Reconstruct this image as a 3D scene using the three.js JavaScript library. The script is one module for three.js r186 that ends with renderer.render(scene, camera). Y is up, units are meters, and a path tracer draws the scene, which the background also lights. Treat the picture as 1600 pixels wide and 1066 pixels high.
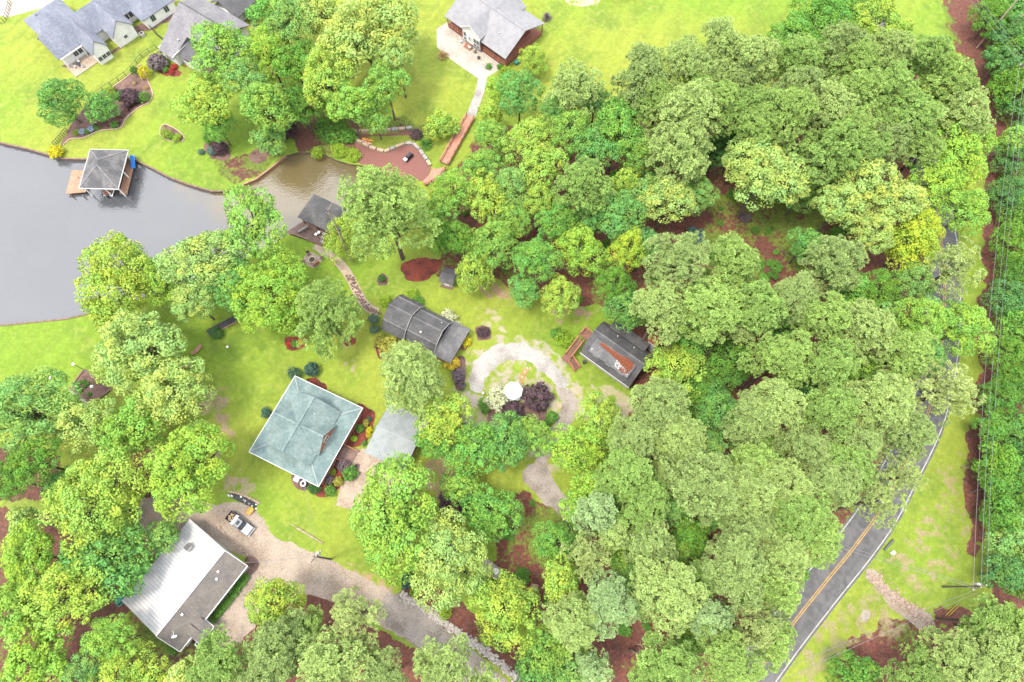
import * as THREE from 'three';
import { mergeGeometries } from 'three/addons/utils/BufferGeometryUtils.js';

// ---------------------------------------------------------------- camera, sky, sun, exposure
const scene = new THREE.Scene();
const camera = new THREE.PerspectiveCamera(53.09, 1600 / 1066, 0.5, 3000);
camera.position.set(0, 118, 0);
camera.rotation.set(THREE.MathUtils.degToRad(-69.9), 0, 0);
const renderer = new THREE.WebGLRenderer({ antialias: true });
renderer.toneMapping = THREE.LinearToneMapping;
renderer.toneMappingExposure = 4.9;
renderer.shadowMap.enabled = true;

function rng(seed) { let a = seed >>> 0; return () => { a = (a + 0x6d2b79f5) | 0; let t = Math.imul(a ^ (a >>> 15), 1 | a); t = (t + Math.imul(t ^ (t >>> 7), 61 | t)) ^ t; return ((t ^ (t >>> 14)) >>> 0) / 4294967296; }; }
// tileable value noise on a 256 lattice
const NL = new Float32Array(65536); { const r = rng(7); for (let i = 0; i < 65536; i++) NL[i] = r(); }
function vn(x, y) { const xi = Math.floor(x), yi = Math.floor(y); let fx = x - xi, fy = y - yi; fx = fx * fx * (3 - 2 * fx); fy = fy * fy * (3 - 2 * fy); const a = xi & 255, b = (xi + 1) & 255, c = (yi & 255) << 8, d = ((yi + 1) & 255) << 8; const p = NL[c + a], q = NL[c + b], s = NL[d + a], t = NL[d + b]; return p + (q - p) * fx + (s - p + (p - q - s + t) * fx) * fy; }
function fbm(x, y, o = 4) { let s = 0, a = 0.5, n = 0; for (let i = 0; i < o; i++) { s += a * vn(x, y); n += a; x = x * 2.03 + 17.3; y = y * 2.03 + 5.1; a *= 0.5; } return s / n; }
const sunDir = new THREE.Vector3(-0.32, 0.92, 0.14).normalize();
{ // overcast sky, brighter overhead and softly round the veiled sun
  const w = 256, h = 128, d = new Float32Array(w * h * 4), v = new THREE.Vector3();
  for (let j = 0; j < h; j++) for (let i = 0; i < w; i++) {
    const th = (j + 0.5) / h * Math.PI - Math.PI / 2, ph = ((i + 0.5) / w - 0.5) * 2 * Math.PI;
    v.set(Math.cos(th) * Math.cos(ph), Math.sin(th), Math.cos(th) * Math.sin(ph));
    const up = Math.max(0, v.y), g = Math.max(0, v.dot(sunDir));
    const k = (0.42 + 0.62 * up + 0.12 * g ** 4) * (0.8 + 0.4 * fbm(v.x * 3 / (up + 0.35) + 40, v.z * 3 / (up + 0.35) + 40, 4));
    const o = (j * w + i) * 4; d[o] = k * 0.985; d[o + 1] = k * 0.995; d[o + 2] = k * 1.04; d[o + 3] = 1;
  }
  const t = new THREE.DataTexture(d, w, h, THREE.RGBAFormat, THREE.FloatType);
  t.mapping = THREE.EquirectangularReflectionMapping; t.magFilter = THREE.LinearFilter; t.needsUpdate = true;
  scene.background = t; scene.environment = t;
}
const sun = new THREE.DirectionalLight(0xfff3e0, 1.5);
sun.position.copy(sunDir).multiplyScalar(200); sun.castShadow = true; sun.shadow.radius = 24;
Object.assign(sun.shadow.camera, { left: -150, right: 150, top: 150, bottom: -150, near: 10, far: 420 });
sun.shadow.mapSize.set(4096, 4096); scene.add(sun);

// ---------------------------------------------------------------- helpers
const taken = {};
const numbered = (n) => { const k = taken[n] = (taken[n] ?? -1) + 1; return k ? n + '_' + String(k).padStart(3, '0') : n; };
function tag(o, label, category, group, kind) { if (label) o.userData.label = label; if (category) o.userData.category = category; if (group) o.userData.group = group; if (kind) o.userData.kind = kind; return o; }
function thing(name, label, category, [x, y, z] = [0, 0, 0], turn = 0, group) { const o = new THREE.Group(); o.name = numbered(name); o.position.set(x, y, z); o.rotation.y = turn; scene.add(o); return tag(o, label, category, group); }
function uvm(g) { // uv in metres, by the way each face points
  if (g.index) g = g.toNonIndexed();
  if (!g.attributes.normal) g.computeVertexNormals();
  const p = g.attributes.position, n = p.count, uv = new Float32Array(n * 2), a = new THREE.Vector3(), b = new THREE.Vector3(), c = new THREE.Vector3(), e = new THREE.Vector3();
  for (let i = 0; i < n; i += 3) {
    a.fromBufferAttribute(p, i); b.fromBufferAttribute(p, i + 1); c.fromBufferAttribute(p, i + 2);
    e.copy(b).sub(a).cross(c.clone().sub(a)); const X = Math.abs(e.x), Y = Math.abs(e.y), Z = Math.abs(e.z);
    [a, b, c].forEach((q, k) => { const o = (i + k) * 2; if (Y > 0.45 * (X + Z)) { uv[o] = q.x; uv[o + 1] = q.z; } else if (X > Z) { uv[o] = q.z; uv[o + 1] = q.y; } else { uv[o] = q.x; uv[o + 1] = q.y; } });
  }
  g.setAttribute('uv', new THREE.BufferAttribute(uv, 2)); return g;
}
const join = (l) => { if (!Array.isArray(l)) return uvm(l); if (l.length === 1) return uvm(l[0]); return mergeGeometries(l.map((g) => { g = uvm(g); for (const k of Object.keys(g.attributes)) if (!['position', 'normal', 'uv'].includes(k)) g.deleteAttribute(k); return g; })); };
function part(name, geo, mat, parent = scene) { const m = new THREE.Mesh(join(geo), mat); m.name = parent === scene ? numbered(name) : name; parent.add(m); return m; }
function solo(name, geo, mat, label, category, group, at) { const m = part(name, geo, mat); if (at) m.position.set(...at); return tag(m, label, category, group); }
function struct(name, geo, mat, label) { return tag(part(name, geo, mat), label, null, null, 'structure'); }
function bx(w, h, d, x = 0, y = 0, z = 0, ry = 0) { const g = new THREE.BoxGeometry(w, h, d); if (ry) g.rotateY(ry); return g.translate(x, y + h / 2, z); }
function cyl(r0, r1, h, x = 0, y = 0, z = 0, n = 10) { return new THREE.CylinderGeometry(r1, r0, h, n).translate(x, y + h / 2, z); }
const V = (a) => new THREE.Vector3(...a);
function bar(p, q, r, n = 6, r1 = r) { const a = V(p), b = V(q), d = b.clone().sub(a), l = d.length(); const g = new THREE.CylinderGeometry(r1, r, l, n).translate(0, l / 2, 0); g.applyQuaternion(new THREE.Quaternion().setFromUnitVectors(new THREE.Vector3(0, 1, 0), d.normalize())); return g.translate(a.x, a.y, a.z); }
function rail(p, q, w, h) { const a = V(p), b = V(q), l = a.distanceTo(b), g = new THREE.BoxGeometry(w, h, l); const m = new THREE.Matrix4().lookAt(b, a, new THREE.Vector3(0, 1, 0)); g.applyMatrix4(m); return g.translate((a.x + b.x) / 2, (a.y + b.y) / 2, (a.z + b.z) / 2); }
function faces(polys) { const v = []; for (const f of polys) for (let i = 1; i + 1 < f.length; i++) v.push(...f[0], ...f[i], ...f[i + 1]); const g = new THREE.BufferGeometry(); g.setAttribute('position', new THREE.Float32BufferAttribute(v, 3)); g.computeVertexNormals(); return g; }
// a sloping polygon given thickness t, turned to face up
function slab(p, t = 0.16) { const a = V(p[0]), n = V(p[1]).sub(a).cross(V(p[2]).sub(a)); if (n.y < 0) p = [...p].reverse(); const lo = p.map(([x, y, z]) => [x, y - t, z]); const out = [p, [...lo].reverse()]; p.forEach((q, i) => { const j = (i + 1) % p.length; out.push([p[j], q, lo[i], lo[j]]); }); return faces(out); }
function flat(pts, y, hole) { const s = new THREE.Shape(pts.map(([x, z]) => new THREE.Vector2(x, -z))); if (hole) s.holes.push(new THREE.Path(hole.map(([x, z]) => new THREE.Vector2(x, -z)))); return new THREE.ShapeGeometry(s).rotateX(-Math.PI / 2).translate(0, y, 0); }
function prism(pts, y0, y1) { const s = new THREE.Shape(pts.map(([x, z]) => new THREE.Vector2(x, -z))); return new THREE.ExtrudeGeometry(s, { depth: y1 - y0, bevelEnabled: false }).rotateX(-Math.PI / 2).translate(0, y0, 0); }
function smooth(pts, step = 0.8, closed = true) { const c = new THREE.CatmullRomCurve3(pts.map(([x, z]) => new THREE.Vector3(x, 0, z)), closed, 'centripetal'); return c.getSpacedPoints(Math.max(8, Math.round(c.getLength() / step))).slice(0, closed ? -1 : undefined).map((p) => [p.x, p.z]); }
function ragged(pts, amp = 0.35, step = 0.5) { return smooth(pts, step).map(([x, z]) => [x + (fbm(x * 0.9 + 31, z * 0.9, 3) - 0.5) * 2.6 * amp, z + (fbm(x * 0.9, z * 0.9 + 57, 3) - 0.5) * 2.6 * amp]); }
function strip(pts, w, y, closed = false, w2) { // a ribbon along a smoothed line
  const c = smooth(pts, 1, closed), L = [], R = []; c.forEach(([x, z], i) => { const a = c[Math.max(0, i - 1)], b = c[Math.min(c.length - 1, i + 1)], dx = b[0] - a[0], dz = b[1] - a[1], l = Math.hypot(dx, dz) || 1; const ww = w2 == null ? w : w + (w2 - w) * i / (c.length - 1); L.push([x - dz / l * ww / 2, z + dx / l * ww / 2]); R.push([x + dz / l * ww / 2, z - dx / l * ww / 2]); });
  const f = []; for (let i = 0; i + 1 < c.length; i++) f.push([[L[i][0], y, L[i][1]], [L[i + 1][0], y, L[i + 1][1]], [R[i + 1][0], y, R[i + 1][1]], [R[i][0], y, R[i][1]]]); return faces(f); }
function fence(pts, y, h, t) { const out = []; for (let i = 0; i + 1 < pts.length; i++) { const [a, b] = [pts[i], pts[i + 1]]; out.push(rail([a[0], y + h / 2, a[1]], [b[0], y + h / 2, b[1]], t, h)); } return out; }

// ---------------------------------------------------------------- materials
const c3 = (r, g, b) => new THREE.Color().setRGB(r, g, b);
function tex(size, metres, fn, srgb = true) { const d = new Uint8Array(size * size * 4); for (let j = 0; j < size; j++) for (let i = 0; i < size; i++) { const v = fn(i / size, j / size, i, j), o = (j * size + i) * 4; for (let k = 0; k < 3; k++) { let q = Array.isArray(v) ? v[k] : v; if (srgb) q = q <= 0.0031308 ? q * 12.92 : 1.055 * Math.pow(q, 1 / 2.4) - 0.055; d[o + k] = Math.max(0, Math.min(255, q * 255)); } d[o + 3] = 255; } const t = new THREE.DataTexture(d, size, size); t.wrapS = t.wrapT = THREE.RepeatWrapping; t.magFilter = THREE.LinearFilter; t.minFilter = THREE.LinearMipmapLinearFilter; t.generateMipmaps = true; if (srgb) t.colorSpace = THREE.SRGBColorSpace; t.repeat.set(1 / metres, 1 / metres); t.needsUpdate = true; return t; }
// noise that repeats after one tile (256-lattice, n cells across)
const tn = (u, v, n, o = 4) => { let s = 0, a = 0.5, m = 0; for (let k = 0; k < o; k++) { const x = u * n, y = v * n, xi = Math.floor(x), yi = Math.floor(y); let fx = x - xi, fy = y - yi; fx *= fx * (3 - 2 * fx); fy *= fy * (3 - 2 * fy); const g = (i, j) => NL[((((j % n) + n) % n + k * 37) & 255) * 256 + ((((i % n) + n) % n + k * 91) & 255)]; const p = g(xi, yi), q = g(xi + 1, yi), r = g(xi, yi + 1), t = g(xi + 1, yi + 1); s += a * (p + (q - p) * fx + (r - p) * fy + (p - q - r + t) * fx * fy); m += a; a *= 0.5; n *= 2; } return s / m; };
const mix = (a, b, t) => a.map((x, i) => x + (b[i] - x) * t);
const lerpC = (t) => Math.max(0, Math.min(1, t));
const sst = (a, b, x) => { const t = lerpC((x - a) / (b - a)); return t * t * (3 - 2 * t); };
const M = {};
const std = (o) => new THREE.MeshStandardMaterial({ roughness: 0.9, metalness: 0, ...o });
const bumpG = tex(256, 1.6, (u, v) => tn(u, v, 32, 3), false);
const mottled = (a, b, metres, n, rough = 0.9, amp = 1) => { a = a.map((x) => x * 0.8); b = b.map((x) => x * 0.8); const t = tex(256, metres, (u, v) => mix(a, b, lerpC(0.5 + ((n >= 20 ? 0.6 * tn(u, v, n, 3) + 0.5 * tn(u, v, 5, 3) - 0.05 : tn(u, v, n, 5)) - 0.5) * 2.6 * amp))); return std({ map: t, roughness: rough, bumpMap: bumpG, bumpScale: 0.02 }); };
const plain = (r, g, b, rough = 0.8, o = {}) => std({ color: c3(r, g, b), roughness: rough, ...o });
// shingles: courses with single tabs a little lighter or darker, weather streaks and patches
function shingle(base, streak, amt = 0.5, seed = 0) {
  const t = tex(512, 6, (u, v, i, j) => { const row = Math.floor(v * 40), tab = Math.floor(u * 20 + (row % 2) * 0.5); const r = NL[((row * 7 + seed) & 255) * 256 + ((tab * 13) & 255)]; const w = tn(u, v, 5, 5); let c = mix(base, streak, lerpC((w - 0.45) * 3) * amt); const k = 0.84 + r * 0.32 - ((v * 40) % 1 < 0.16 ? 0.12 : 0); const s = 0.92 + tn(u, v, 96, 2) * 0.16; return c.map((x) => x * k * s * 0.85); });
  return std({ map: t, roughness: 0.92, bumpMap: bumpG, bumpScale: 0.01 });
}
M.teal = shingle([0.085, 0.128, 0.13], [0.135, 0.18, 0.178], 0.85);
M.charcoal = shingle([0.042, 0.043, 0.047], [0.085, 0.083, 0.085], 0.6, 3);
M.slate = shingle([0.066, 0.067, 0.072], [0.115, 0.113, 0.118], 0.8, 9);
M.brownshingle = shingle([0.098, 0.088, 0.08], [0.062, 0.06, 0.06], 0.7, 5);
M.blueroof = shingle([0.11, 0.123, 0.16], [0.15, 0.16, 0.2], 0.7, 11);
M.greyroof = shingle([0.105, 0.103, 0.115], [0.155, 0.15, 0.16], 0.6, 13);
M.darkroof = shingle([0.05, 0.05, 0.056], [0.075, 0.075, 0.08], 0.6, 15);
M.greymetal = mottled([0.145, 0.147, 0.162], [0.175, 0.176, 0.19], 5, 8, 0.8);
M.whitemetal = mottled([0.3, 0.305, 0.315], [0.34, 0.342, 0.35], 7, 6, 0.8);
M.palemetal = mottled([0.14, 0.165, 0.17], [0.18, 0.2, 0.2], 4, 6, 0.7);
M.white = mottled([0.62, 0.62, 0.62], [0.7, 0.7, 0.69], 3, 6, 0.7);
M.siding = mottled([0.3, 0.295, 0.28], [0.37, 0.36, 0.34], 2, 8, 0.7);
M.trim = plain(0.36, 0.36, 0.365, 0.6);
M.glass = plain(0.03, 0.036, 0.045, 0.08);
M.redwall = mottled([0.13, 0.036, 0.026], [0.19, 0.055, 0.038], 2, 12, 0.8);
M.cedar = mottled([0.2, 0.105, 0.065], [0.29, 0.165, 0.11], 2, 10, 0.8);
M.redcedar = mottled([0.2, 0.072, 0.045], [0.29, 0.115, 0.075], 2, 10, 0.8);
M.olddeck = mottled([0.085, 0.05, 0.042], [0.16, 0.1, 0.085], 1.6, 8, 0.85);
M.brownwood = mottled([0.1, 0.042, 0.03], [0.16, 0.07, 0.05], 1.5, 10, 0.85);
M.tan = mottled([0.28, 0.2, 0.13], [0.36, 0.27, 0.18], 2, 10);
M.brick = mottled([0.11, 0.043, 0.036], [0.17, 0.07, 0.058], 0.9, 16);
M.brickwall = mottled([0.26, 0.09, 0.048], [0.36, 0.135, 0.075], 0.9, 20);
M.stone = mottled([0.27, 0.2, 0.14], [0.38, 0.29, 0.21], 0.8, 6);
M.greystone = mottled([0.16, 0.15, 0.145], [0.27, 0.25, 0.24], 0.8, 6);
M.concrete = mottled([0.22, 0.195, 0.165], [0.3, 0.275, 0.24], 9, 40, 0.9, 1.2);
M.concrete2 = mottled([0.185, 0.14, 0.105], [0.28, 0.225, 0.175], 9, 40, 0.9, 1.2);
M.gravel = mottled([0.12, 0.1, 0.082], [0.235, 0.21, 0.185], 9, 90, 0.95, 1.3);
M.whitegravel = mottled([0.16, 0.15, 0.138], [0.275, 0.265, 0.253], 9, 90, 0.95, 1.3);
M.dirt = mottled([0.15, 0.115, 0.088], [0.25, 0.208, 0.17], 14, 110, 0.95, 1.3);
M.redmulch = mottled([0.05, 0.01, 0.007], [0.15, 0.03, 0.017], 5, 60, 1, 1.5);
M.brownmulch = mottled([0.05, 0.027, 0.022], [0.135, 0.08, 0.067], 5, 60, 1, 1.5);
M.blackmulch = mottled([0.014, 0.015, 0.018], [0.06, 0.06, 0.066], 1, 16, 1, 1.3);
M.straw = mottled([0.13, 0.035, 0.017], [0.22, 0.07, 0.033], 1.2, 18, 1, 1.2);
M.asphalt = mottled([0.058, 0.058, 0.062], [0.088, 0.088, 0.091], 11, 16, 0.9, 1);
M.yellow = mottled([0.21, 0.135, 0.035], [0.32, 0.2, 0.05], 3, 20, 0.8, 1.2);
M.linewhite = mottled([0.2, 0.2, 0.195], [0.32, 0.32, 0.31], 3, 20, 0.8, 1.2);
M.bark = mottled([0.06, 0.045, 0.036], [0.12, 0.095, 0.078], 1.2, 8, 1);
M.barkpine = mottled([0.045, 0.032, 0.027], [0.1, 0.068, 0.052], 1.2, 8, 1);
M.barkpale = mottled([0.2, 0.15, 0.11], [0.34, 0.27, 0.2], 1.2, 8, 1);
M.pole = mottled([0.06, 0.052, 0.046], [0.11, 0.098, 0.088], 1.4, 8, 1);
M.bridge = mottled([0.27, 0.115, 0.075], [0.36, 0.165, 0.112], 4, 30, 0.8, 1.2);
M.canvas = mottled([0.26, 0.262, 0.268], [0.31, 0.31, 0.315], 1, 12, 0.8);
M.boatroof = shingle([0.05, 0.051, 0.056], [0.105, 0.103, 0.106], 0.85, 21);
M.raketrim = plain(0.2, 0.2, 0.2, 0.7);
M.black = plain(0.012, 0.012, 0.014, 0.6);
M.steel = plain(0.3, 0.31, 0.32, 0.45, { metalness: 0.5 });
M.wire = plain(0.13, 0.13, 0.135, 0.5);

// ---------------------------------------------------------------- ground, lake, road
const shore = [[-146.81, -91.93], [-105.42, -86.68], [-99.24, -85.12], [-94.28, -83.56], [-91.63, -82.79], [-86.76, -82.64], [-81.9, -82.48], [-76.82, -82.48], [-73.22, -80.65], [-69.48, -78.53], [-65.59, -76.87], [-62.47, -75.83], [-60.05, -75.09], [-56.98, -75.09], [-54.47, -76.42], [-51.58, -77.92], [-48.82, -80.65], [-46.16, -83.56], [-44.27, -84.18], [-41.93, -84.34], [-38.61, -83.87], [-35.46, -82.33], [-33.18, -81.56], [-30.28, -81.11], [-27.18, -79.43], [-25.05, -76.42], [-26.78, -73.46], [-30.47, -71.71], [-32.22, -69.82], [-33.9, -67.38], [-36.77, -64.55], [-39.83, -63.99], [-43.72, -65.4], [-46.02, -63.71], [-50.59, -60.66], [-57.48, -57.25], [-65.41, -53.63], [-72.12, -50.73], [-77.87, -48.91], [-83.29, -47.5], [-89.21, -46.86], [-94.99, -46.22], [-128.35, -39.83]];
const woodPoly = [[-12.85, -76.42], [-9.13, -82.48], [-4.65, -90.32], [4, -91.93], [21.27, -90.32], [34.7, -91.93], [48.81, -98.47], [60.61, -105.23], [68.88, -113.98], [87.15, -113.98], [85.75, -113.98], [86.42, -96.82], [83.83, -74.94], [79.35, -56.57], [75.78, -42.31], [71, -30.24], [63.02, -17.85], [53.11, -7.33], [42.63, 3.52], [31.64, 15.46], [7.91, 15.46], [4.06, 7.3], [0, 1.6], [-3.16, -4.3], [-1.08, -13.56], [2.18, -15.7], [5.41, -13.56], [9.71, -12.51], [14.29, -18.94], [18.44, -24.5], [21.15, -32.59], [23.34, -39.83], [22.04, -47.37], [14.44, -51.26], [8.4, -49.95], [-1.22, -55.23], [-7.32, -56.57], [-13.48, -57.92]];
const eastPoly = [[110.13, -136.53], [130.09, -136.53], [87.01, 15.46], [71.19, 15.46], [76.53, 3.52], [83.76, -23.37], [93.35, -57.92], [103.03, -90.32], [104.72, -113.98]];
const GW = 260, GD = 180, GX = -130, GZ = -150; // the part of the ground whose colour is laid out in detail
function inPoly(p, x, z) { let c = false; for (let i = 0, j = p.length - 1; i < p.length; j = i++) { const [xi, zi] = p[i], [xj, zj] = p[j]; if ((zi > z) !== (zj > z) && x < (xj - xi) * (z - zi) / (zj - zi) + xi) c = !c; } return c; }
{
  const W = 2048, Hh = 1418, d = new Uint8Array(W * Hh * 4), buf = new Float32Array(W * Hh * 3);
  for (let j = 0; j < Hh; j++) for (let i = 0; i < W; i++) { // lawn: lime with drier and lusher drifts, mown grain
    const x = GX + (i + 0.5) / W * GW, z = GZ + (j + 0.5) / Hh * GD, o = (j * W + i) * 3;
    const big = fbm(x * 0.045 + 9, z * 0.045 + 3, 4), mid = fbm(x * 0.22 + 50, z * 0.22, 4), fine = fbm(x * 1.7, z * 1.7 + 70, 3), f2 = vn(x * 6.3, z * 6.3);
    let c = mix([0.094, 0.155, 0.009], [0.134, 0.165, 0.016], lerpC((big - 0.5) * 3.2 + 0.45));
    c = mix(c, [0.07, 0.12, 0.008], lerpC((mid - 0.52) * 3.2) * 0.75);
    c = mix(c, [0.16, 0.165, 0.04], lerpC((fine - 0.58) * 3 + (mid - 0.5) * 1.2) * 0.45);
    const k = 0.8 + 0.3 * f2 + 0.3 * (fine - 0.4) + 0.16 * (vn(x * 0.9 + z * 0.5, (z - x * 0.6) * 0.08 + 40) - 0.5);
    buf[o] = c[0] * k; buf[o + 1] = c[1] * k; buf[o + 2] = c[2] * k;
  }
  function zone(poly, fn, warp = 1.2, freq = 0.35) {
    let x0 = 1e9, x1 = -1e9, z0 = 1e9, z1 = -1e9; for (const [x, z] of poly) { x0 = Math.min(x0, x); x1 = Math.max(x1, x); z0 = Math.min(z0, z); z1 = Math.max(z1, z); }
    const i0 = Math.max(0, Math.floor((x0 - 3 - GX) / GW * W)), i1 = Math.min(W - 1, Math.ceil((x1 + 3 - GX) / GW * W)), j0 = Math.max(0, Math.floor((z0 - 3 - GZ) / GD * Hh)), j1 = Math.min(Hh - 1, Math.ceil((z1 + 3 - GZ) / GD * Hh));
    for (let j = j0; j <= j1; j++) for (let i = i0; i <= i1; i++) {
      const x = GX + (i + 0.5) / W * GW, z = GZ + (j + 0.5) / Hh * GD;
      const wx = x + (fbm(x * freq, z * freq + 11, 4) - 0.5) * 4 * warp, wz = z + (fbm(x * freq + 23, z * freq, 4) - 0.5) * 4 * warp;
      if (!inPoly(poly, wx, wz)) continue;
      const [c, a] = fn(x, z), o = (j * W + i) * 3; if (a <= 0) continue;
      for (let k = 0; k < 3; k++) buf[o + k] += (c[k] - buf[o + k]) * Math.min(1, a);
    }
  }
  const strawMix = (grass, red = 1) => (x, z) => { const m = fbm(x * 0.16 + 5, z * 0.16 + 80, 4), f = fbm(x * 1.9 + 8, z * 1.9, 3), g = vn(x * 7, z * 7), q = 0.62 + 0.76 * vn(x * 4.3 + 9, z * 4.3); let c = mix([0.08 * red, 0.02, 0.014], [0.062, 0.03, 0.02], f); c = mix(c, [0.14, 0.055, 0.035], lerpC((g - 0.6) * 2)); const w = sst(1 - grass - 0.1, 1 - grass + 0.1, m + (f - 0.5) * 0.55 + (g - 0.5) * 0.12); c = mix(c, mix([0.045, 0.085, 0.007], [0.092, 0.11, 0.014], f), w).map((v) => v * q); return [c, 1]; };
  const dirtMix = (a, amt) => (x, z) => { const f = fbm(x * 0.9 + 4, z * 0.9, 4), g = vn(x * 6, z * 6); a = a.map((q) => q); return [mix(a, mix(a, [0.42, 0.36, 0.3], 0.5), g).map((q) => q * 0.66), lerpC((f - 0.5) * 5 + amt) * (0.55 + 0.45 * vn(x * 3.1, z * 3.1))]; };
  const lush = (amt) => (x, z) => { const f = fbm(x * 0.7 + 4, z * 0.7, 4), g = vn(x * 6, z * 6); return [mix([0.042, 0.09, 0.006], [0.085, 0.13, 0.008], g * 0.5 + f * 0.5), lerpC((f - 0.5) * 4 + amt)]; };
  // woodland floors
  zone([[-12.85, -76.42], [-9.13, -82.48], [-4.65, -90.32], [4, -91.93], [21.27, -90.32], [34.7, -91.93], [48.81, -98.47], [60.61, -105.23], [68.88, -113.98], [87.15, -113.98], [85.75, -113.98], [86.42, -96.82], [83.83, -74.94], [79.35, -56.57], [75.78, -42.31], [71, -30.24], [63.02, -17.85], [53.11, -7.33], [42.63, 3.52], [31.64, 15.46], [7.91, 15.46], [4.06, 7.3], [0, 1.6], [-3.16, -4.3], [-1.08, -13.56], [2.18, -15.7], [5.41, -13.56], [9.71, -12.51], [14.29, -18.94], [18.44, -24.5], [21.15, -32.59], [23.34, -39.83], [22.04, -47.37], [14.44, -51.26], [8.4, -49.95], [-1.22, -55.23], [-7.32, -56.57], [-13.48, -57.92]], strawMix(0.34));
  zone([[37.9, -76.42], [48.64, -74.94], [62.02, -70.54], [61.26, -57.92], [48.49, -53.9], [40.28, -56.57], [37.56, -66.24]], strawMix(0.62), 2);
  zone([[97.47, -132.61], [106.99, -132.61], [103.03, -106.95], [102.77, -91.93], [97.53, -74.94], [93.11, -57.92], [87.75, -39.83], [83.31, -23.37], [77.3, -6.31], [75.71, -6.31], [78.29, -18.94], [85.41, -39.83], [90.82, -60.66], [96.88, -84.03], [97.81, -93.55], [96.42, -105.23]], strawMix(0.16));
  zone([[110.13, -136.53], [147.83, -136.53], [95.84, 24.89], [67.09, 24.89], [76.53, 3.52], [83.76, -23.37], [93.35, -57.92], [103.03, -90.32], [104.72, -113.98]], strawMix(0.4), 1.5);
  zone([[49.44, 15.46], [53.64, 8.22], [61.63, 3.52], [66.47, 4.95], [76.47, 1.6], [86.28, 3.52], [83.05, 15.46]], strawMix(0.2));
  zone([[-49.44, 15.46], [-43.14, 3.52], [-37.66, -2.31], [-31.1, 0.64], [-24.62, 4], [-16.19, 8.22], [-7.97, 13.33], [-7.91, 15.46]], strawMix(0.12), 0.6);
  zone([[-19.18, 0.64], [-15.67, -1.81], [-10.37, 0.64], [-2.05, 4.95], [5.02, 10.98], [7.91, 15.46], [2.97, 14.58], [-10.2, 5.89], [-17.51, 2.57]], strawMix(0.1), 0.5);
  zone([[-96.1, -24.5], [-82.42, -23.37], [-78.02, -21.15], [-76.48, -16.77], [-82.38, -14.09], [-93.07, -13.56]], strawMix(0.15, 0.7), 0.8);
  zone([[-92.78, -12.51], [-78.51, -11.46], [-67.77, -6.31], [-62, 1.6], [-63.95, 7.3], [-53.86, 12.79], [-53.24, 16.34], [-84.79, 16.34]], strawMix(0.3, 0.8));
  zone([[-66.83, -23.37], [-59.23, -24.5], [-56.42, -27.92], [-52.69, -25.63], [-54.98, -18.94], [-60.61, -13.56], [-65.14, -14.63]], strawMix(0.3, 0.8));
  zone([[-47.86, -90.32], [-40.35, -95.18], [-32.28, -95.18], [-24.07, -92.74], [-13.32, -91.12], [-18.51, -87.94], [-31.85, -89.53], [-31.48, -84.81], [-35.21, -82.48], [-43.2, -84.03]], strawMix(0.45, 0.8), 1);
  zone([[-61.3, -82.48], [-52.47, -84.81], [-47.04, -83.26], [-51.58, -77.92], [-55.24, -76.42], [-59.54, -79.43]], strawMix(0.55, 0.7), 1);
  // worn earth and grass mixed with gravel
  zone([[-55.26, -34.97], [-51.63, -33.77], [-49.59, -29.08], [-49.25, -21.15], [-51.46, -21.15], [-51.91, -27.92], [-55.66, -30.24]], dirtMix([0.22, 0.13, 0.085], 0.35));
  zone([[-51.68, -18.94], [-46.33, -20.04], [-44.25, -16.77], [-42.07, -12.51], [-40.61, -9.38], [-42.62, -8.35], [-46.54, -13.56]], dirtMix([0.24, 0.16, 0.11], 0.3));
  zone([[-30.65, -43.56], [-28.1, -41.06], [-28.97, -37.38], [-30.82, -38.6]], dirtMix([0.26, 0.17, 0.12], 0.2), 0.8);
  zone([[-9.82, -36.17], [-7.04, -41.68], [0, -44.19], [8.21, -41.68], [12.09, -34.97], [13.63, -30.24], [21.15, -32.59], [17.88, -24.5], [9.93, -20.04], [5.5, -18.94], [3.34, -23.37], [-4.47, -24.5], [-9.06, -29.08]], dirtMix([0.28, 0.24, 0.2], 0.22));
  zone([[9.21, -34.97], [18.42, -34.97], [21.58, -30.24], [18, -26.77], [11.28, -27.92], [9.09, -30.24]], dirtMix([0.3, 0.25, 0.16], 0.2), 1.5);
  zone([[-16.6, -21.15], [-12.21, -22.26], [-8.77, -17.85], [-6.51, -14.63], [-10.82, -13.56], [-14.16, -15.7]], dirtMix([0.27, 0.13, 0.09], 0.9), 0.6);
  zone([[-9.77, -56.57], [0, -55.23], [3.61, -51.26], [-2.41, -51.26], [-8.48, -53.9]], dirtMix([0.22, 0.1, 0.06], 0.3), 0.8);
  zone([[-7.2, -49.95], [-2.4, -49.95], [-1.18, -44.82], [-5.9, -44.19]], dirtMix([0.3, 0.26, 0.18], 0.1), 0.8);
  zone([[6.02, -51.26], [16.79, -49.95], [13.7, -47.37], [9.51, -46.73]], dirtMix([0.22, 0.12, 0.07], 0.5), 0.8);
  zone([[11.53, -124.97], [20.35, -128.76], [18.66, -123.1], [12.9, -122.73]], dirtMix([0.4, 0.34, 0.26], 0.6), 0.8);
  zone([[92.62, -126.86], [98.4, -126.86], [97.81, -93.55], [94.16, -95.18]], lush(0.1), 1);
  zone([[61.56, -4.3], [66.26, -9.38], [73.2, -16.77], [77.97, -23.37], [78.87, -20.04], [74.65, -6.31], [70.91, -1.32], [65.1, 1.6]], dirtMix([0.2, 0.15, 0.05], 0.0), 1.5);
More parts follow.
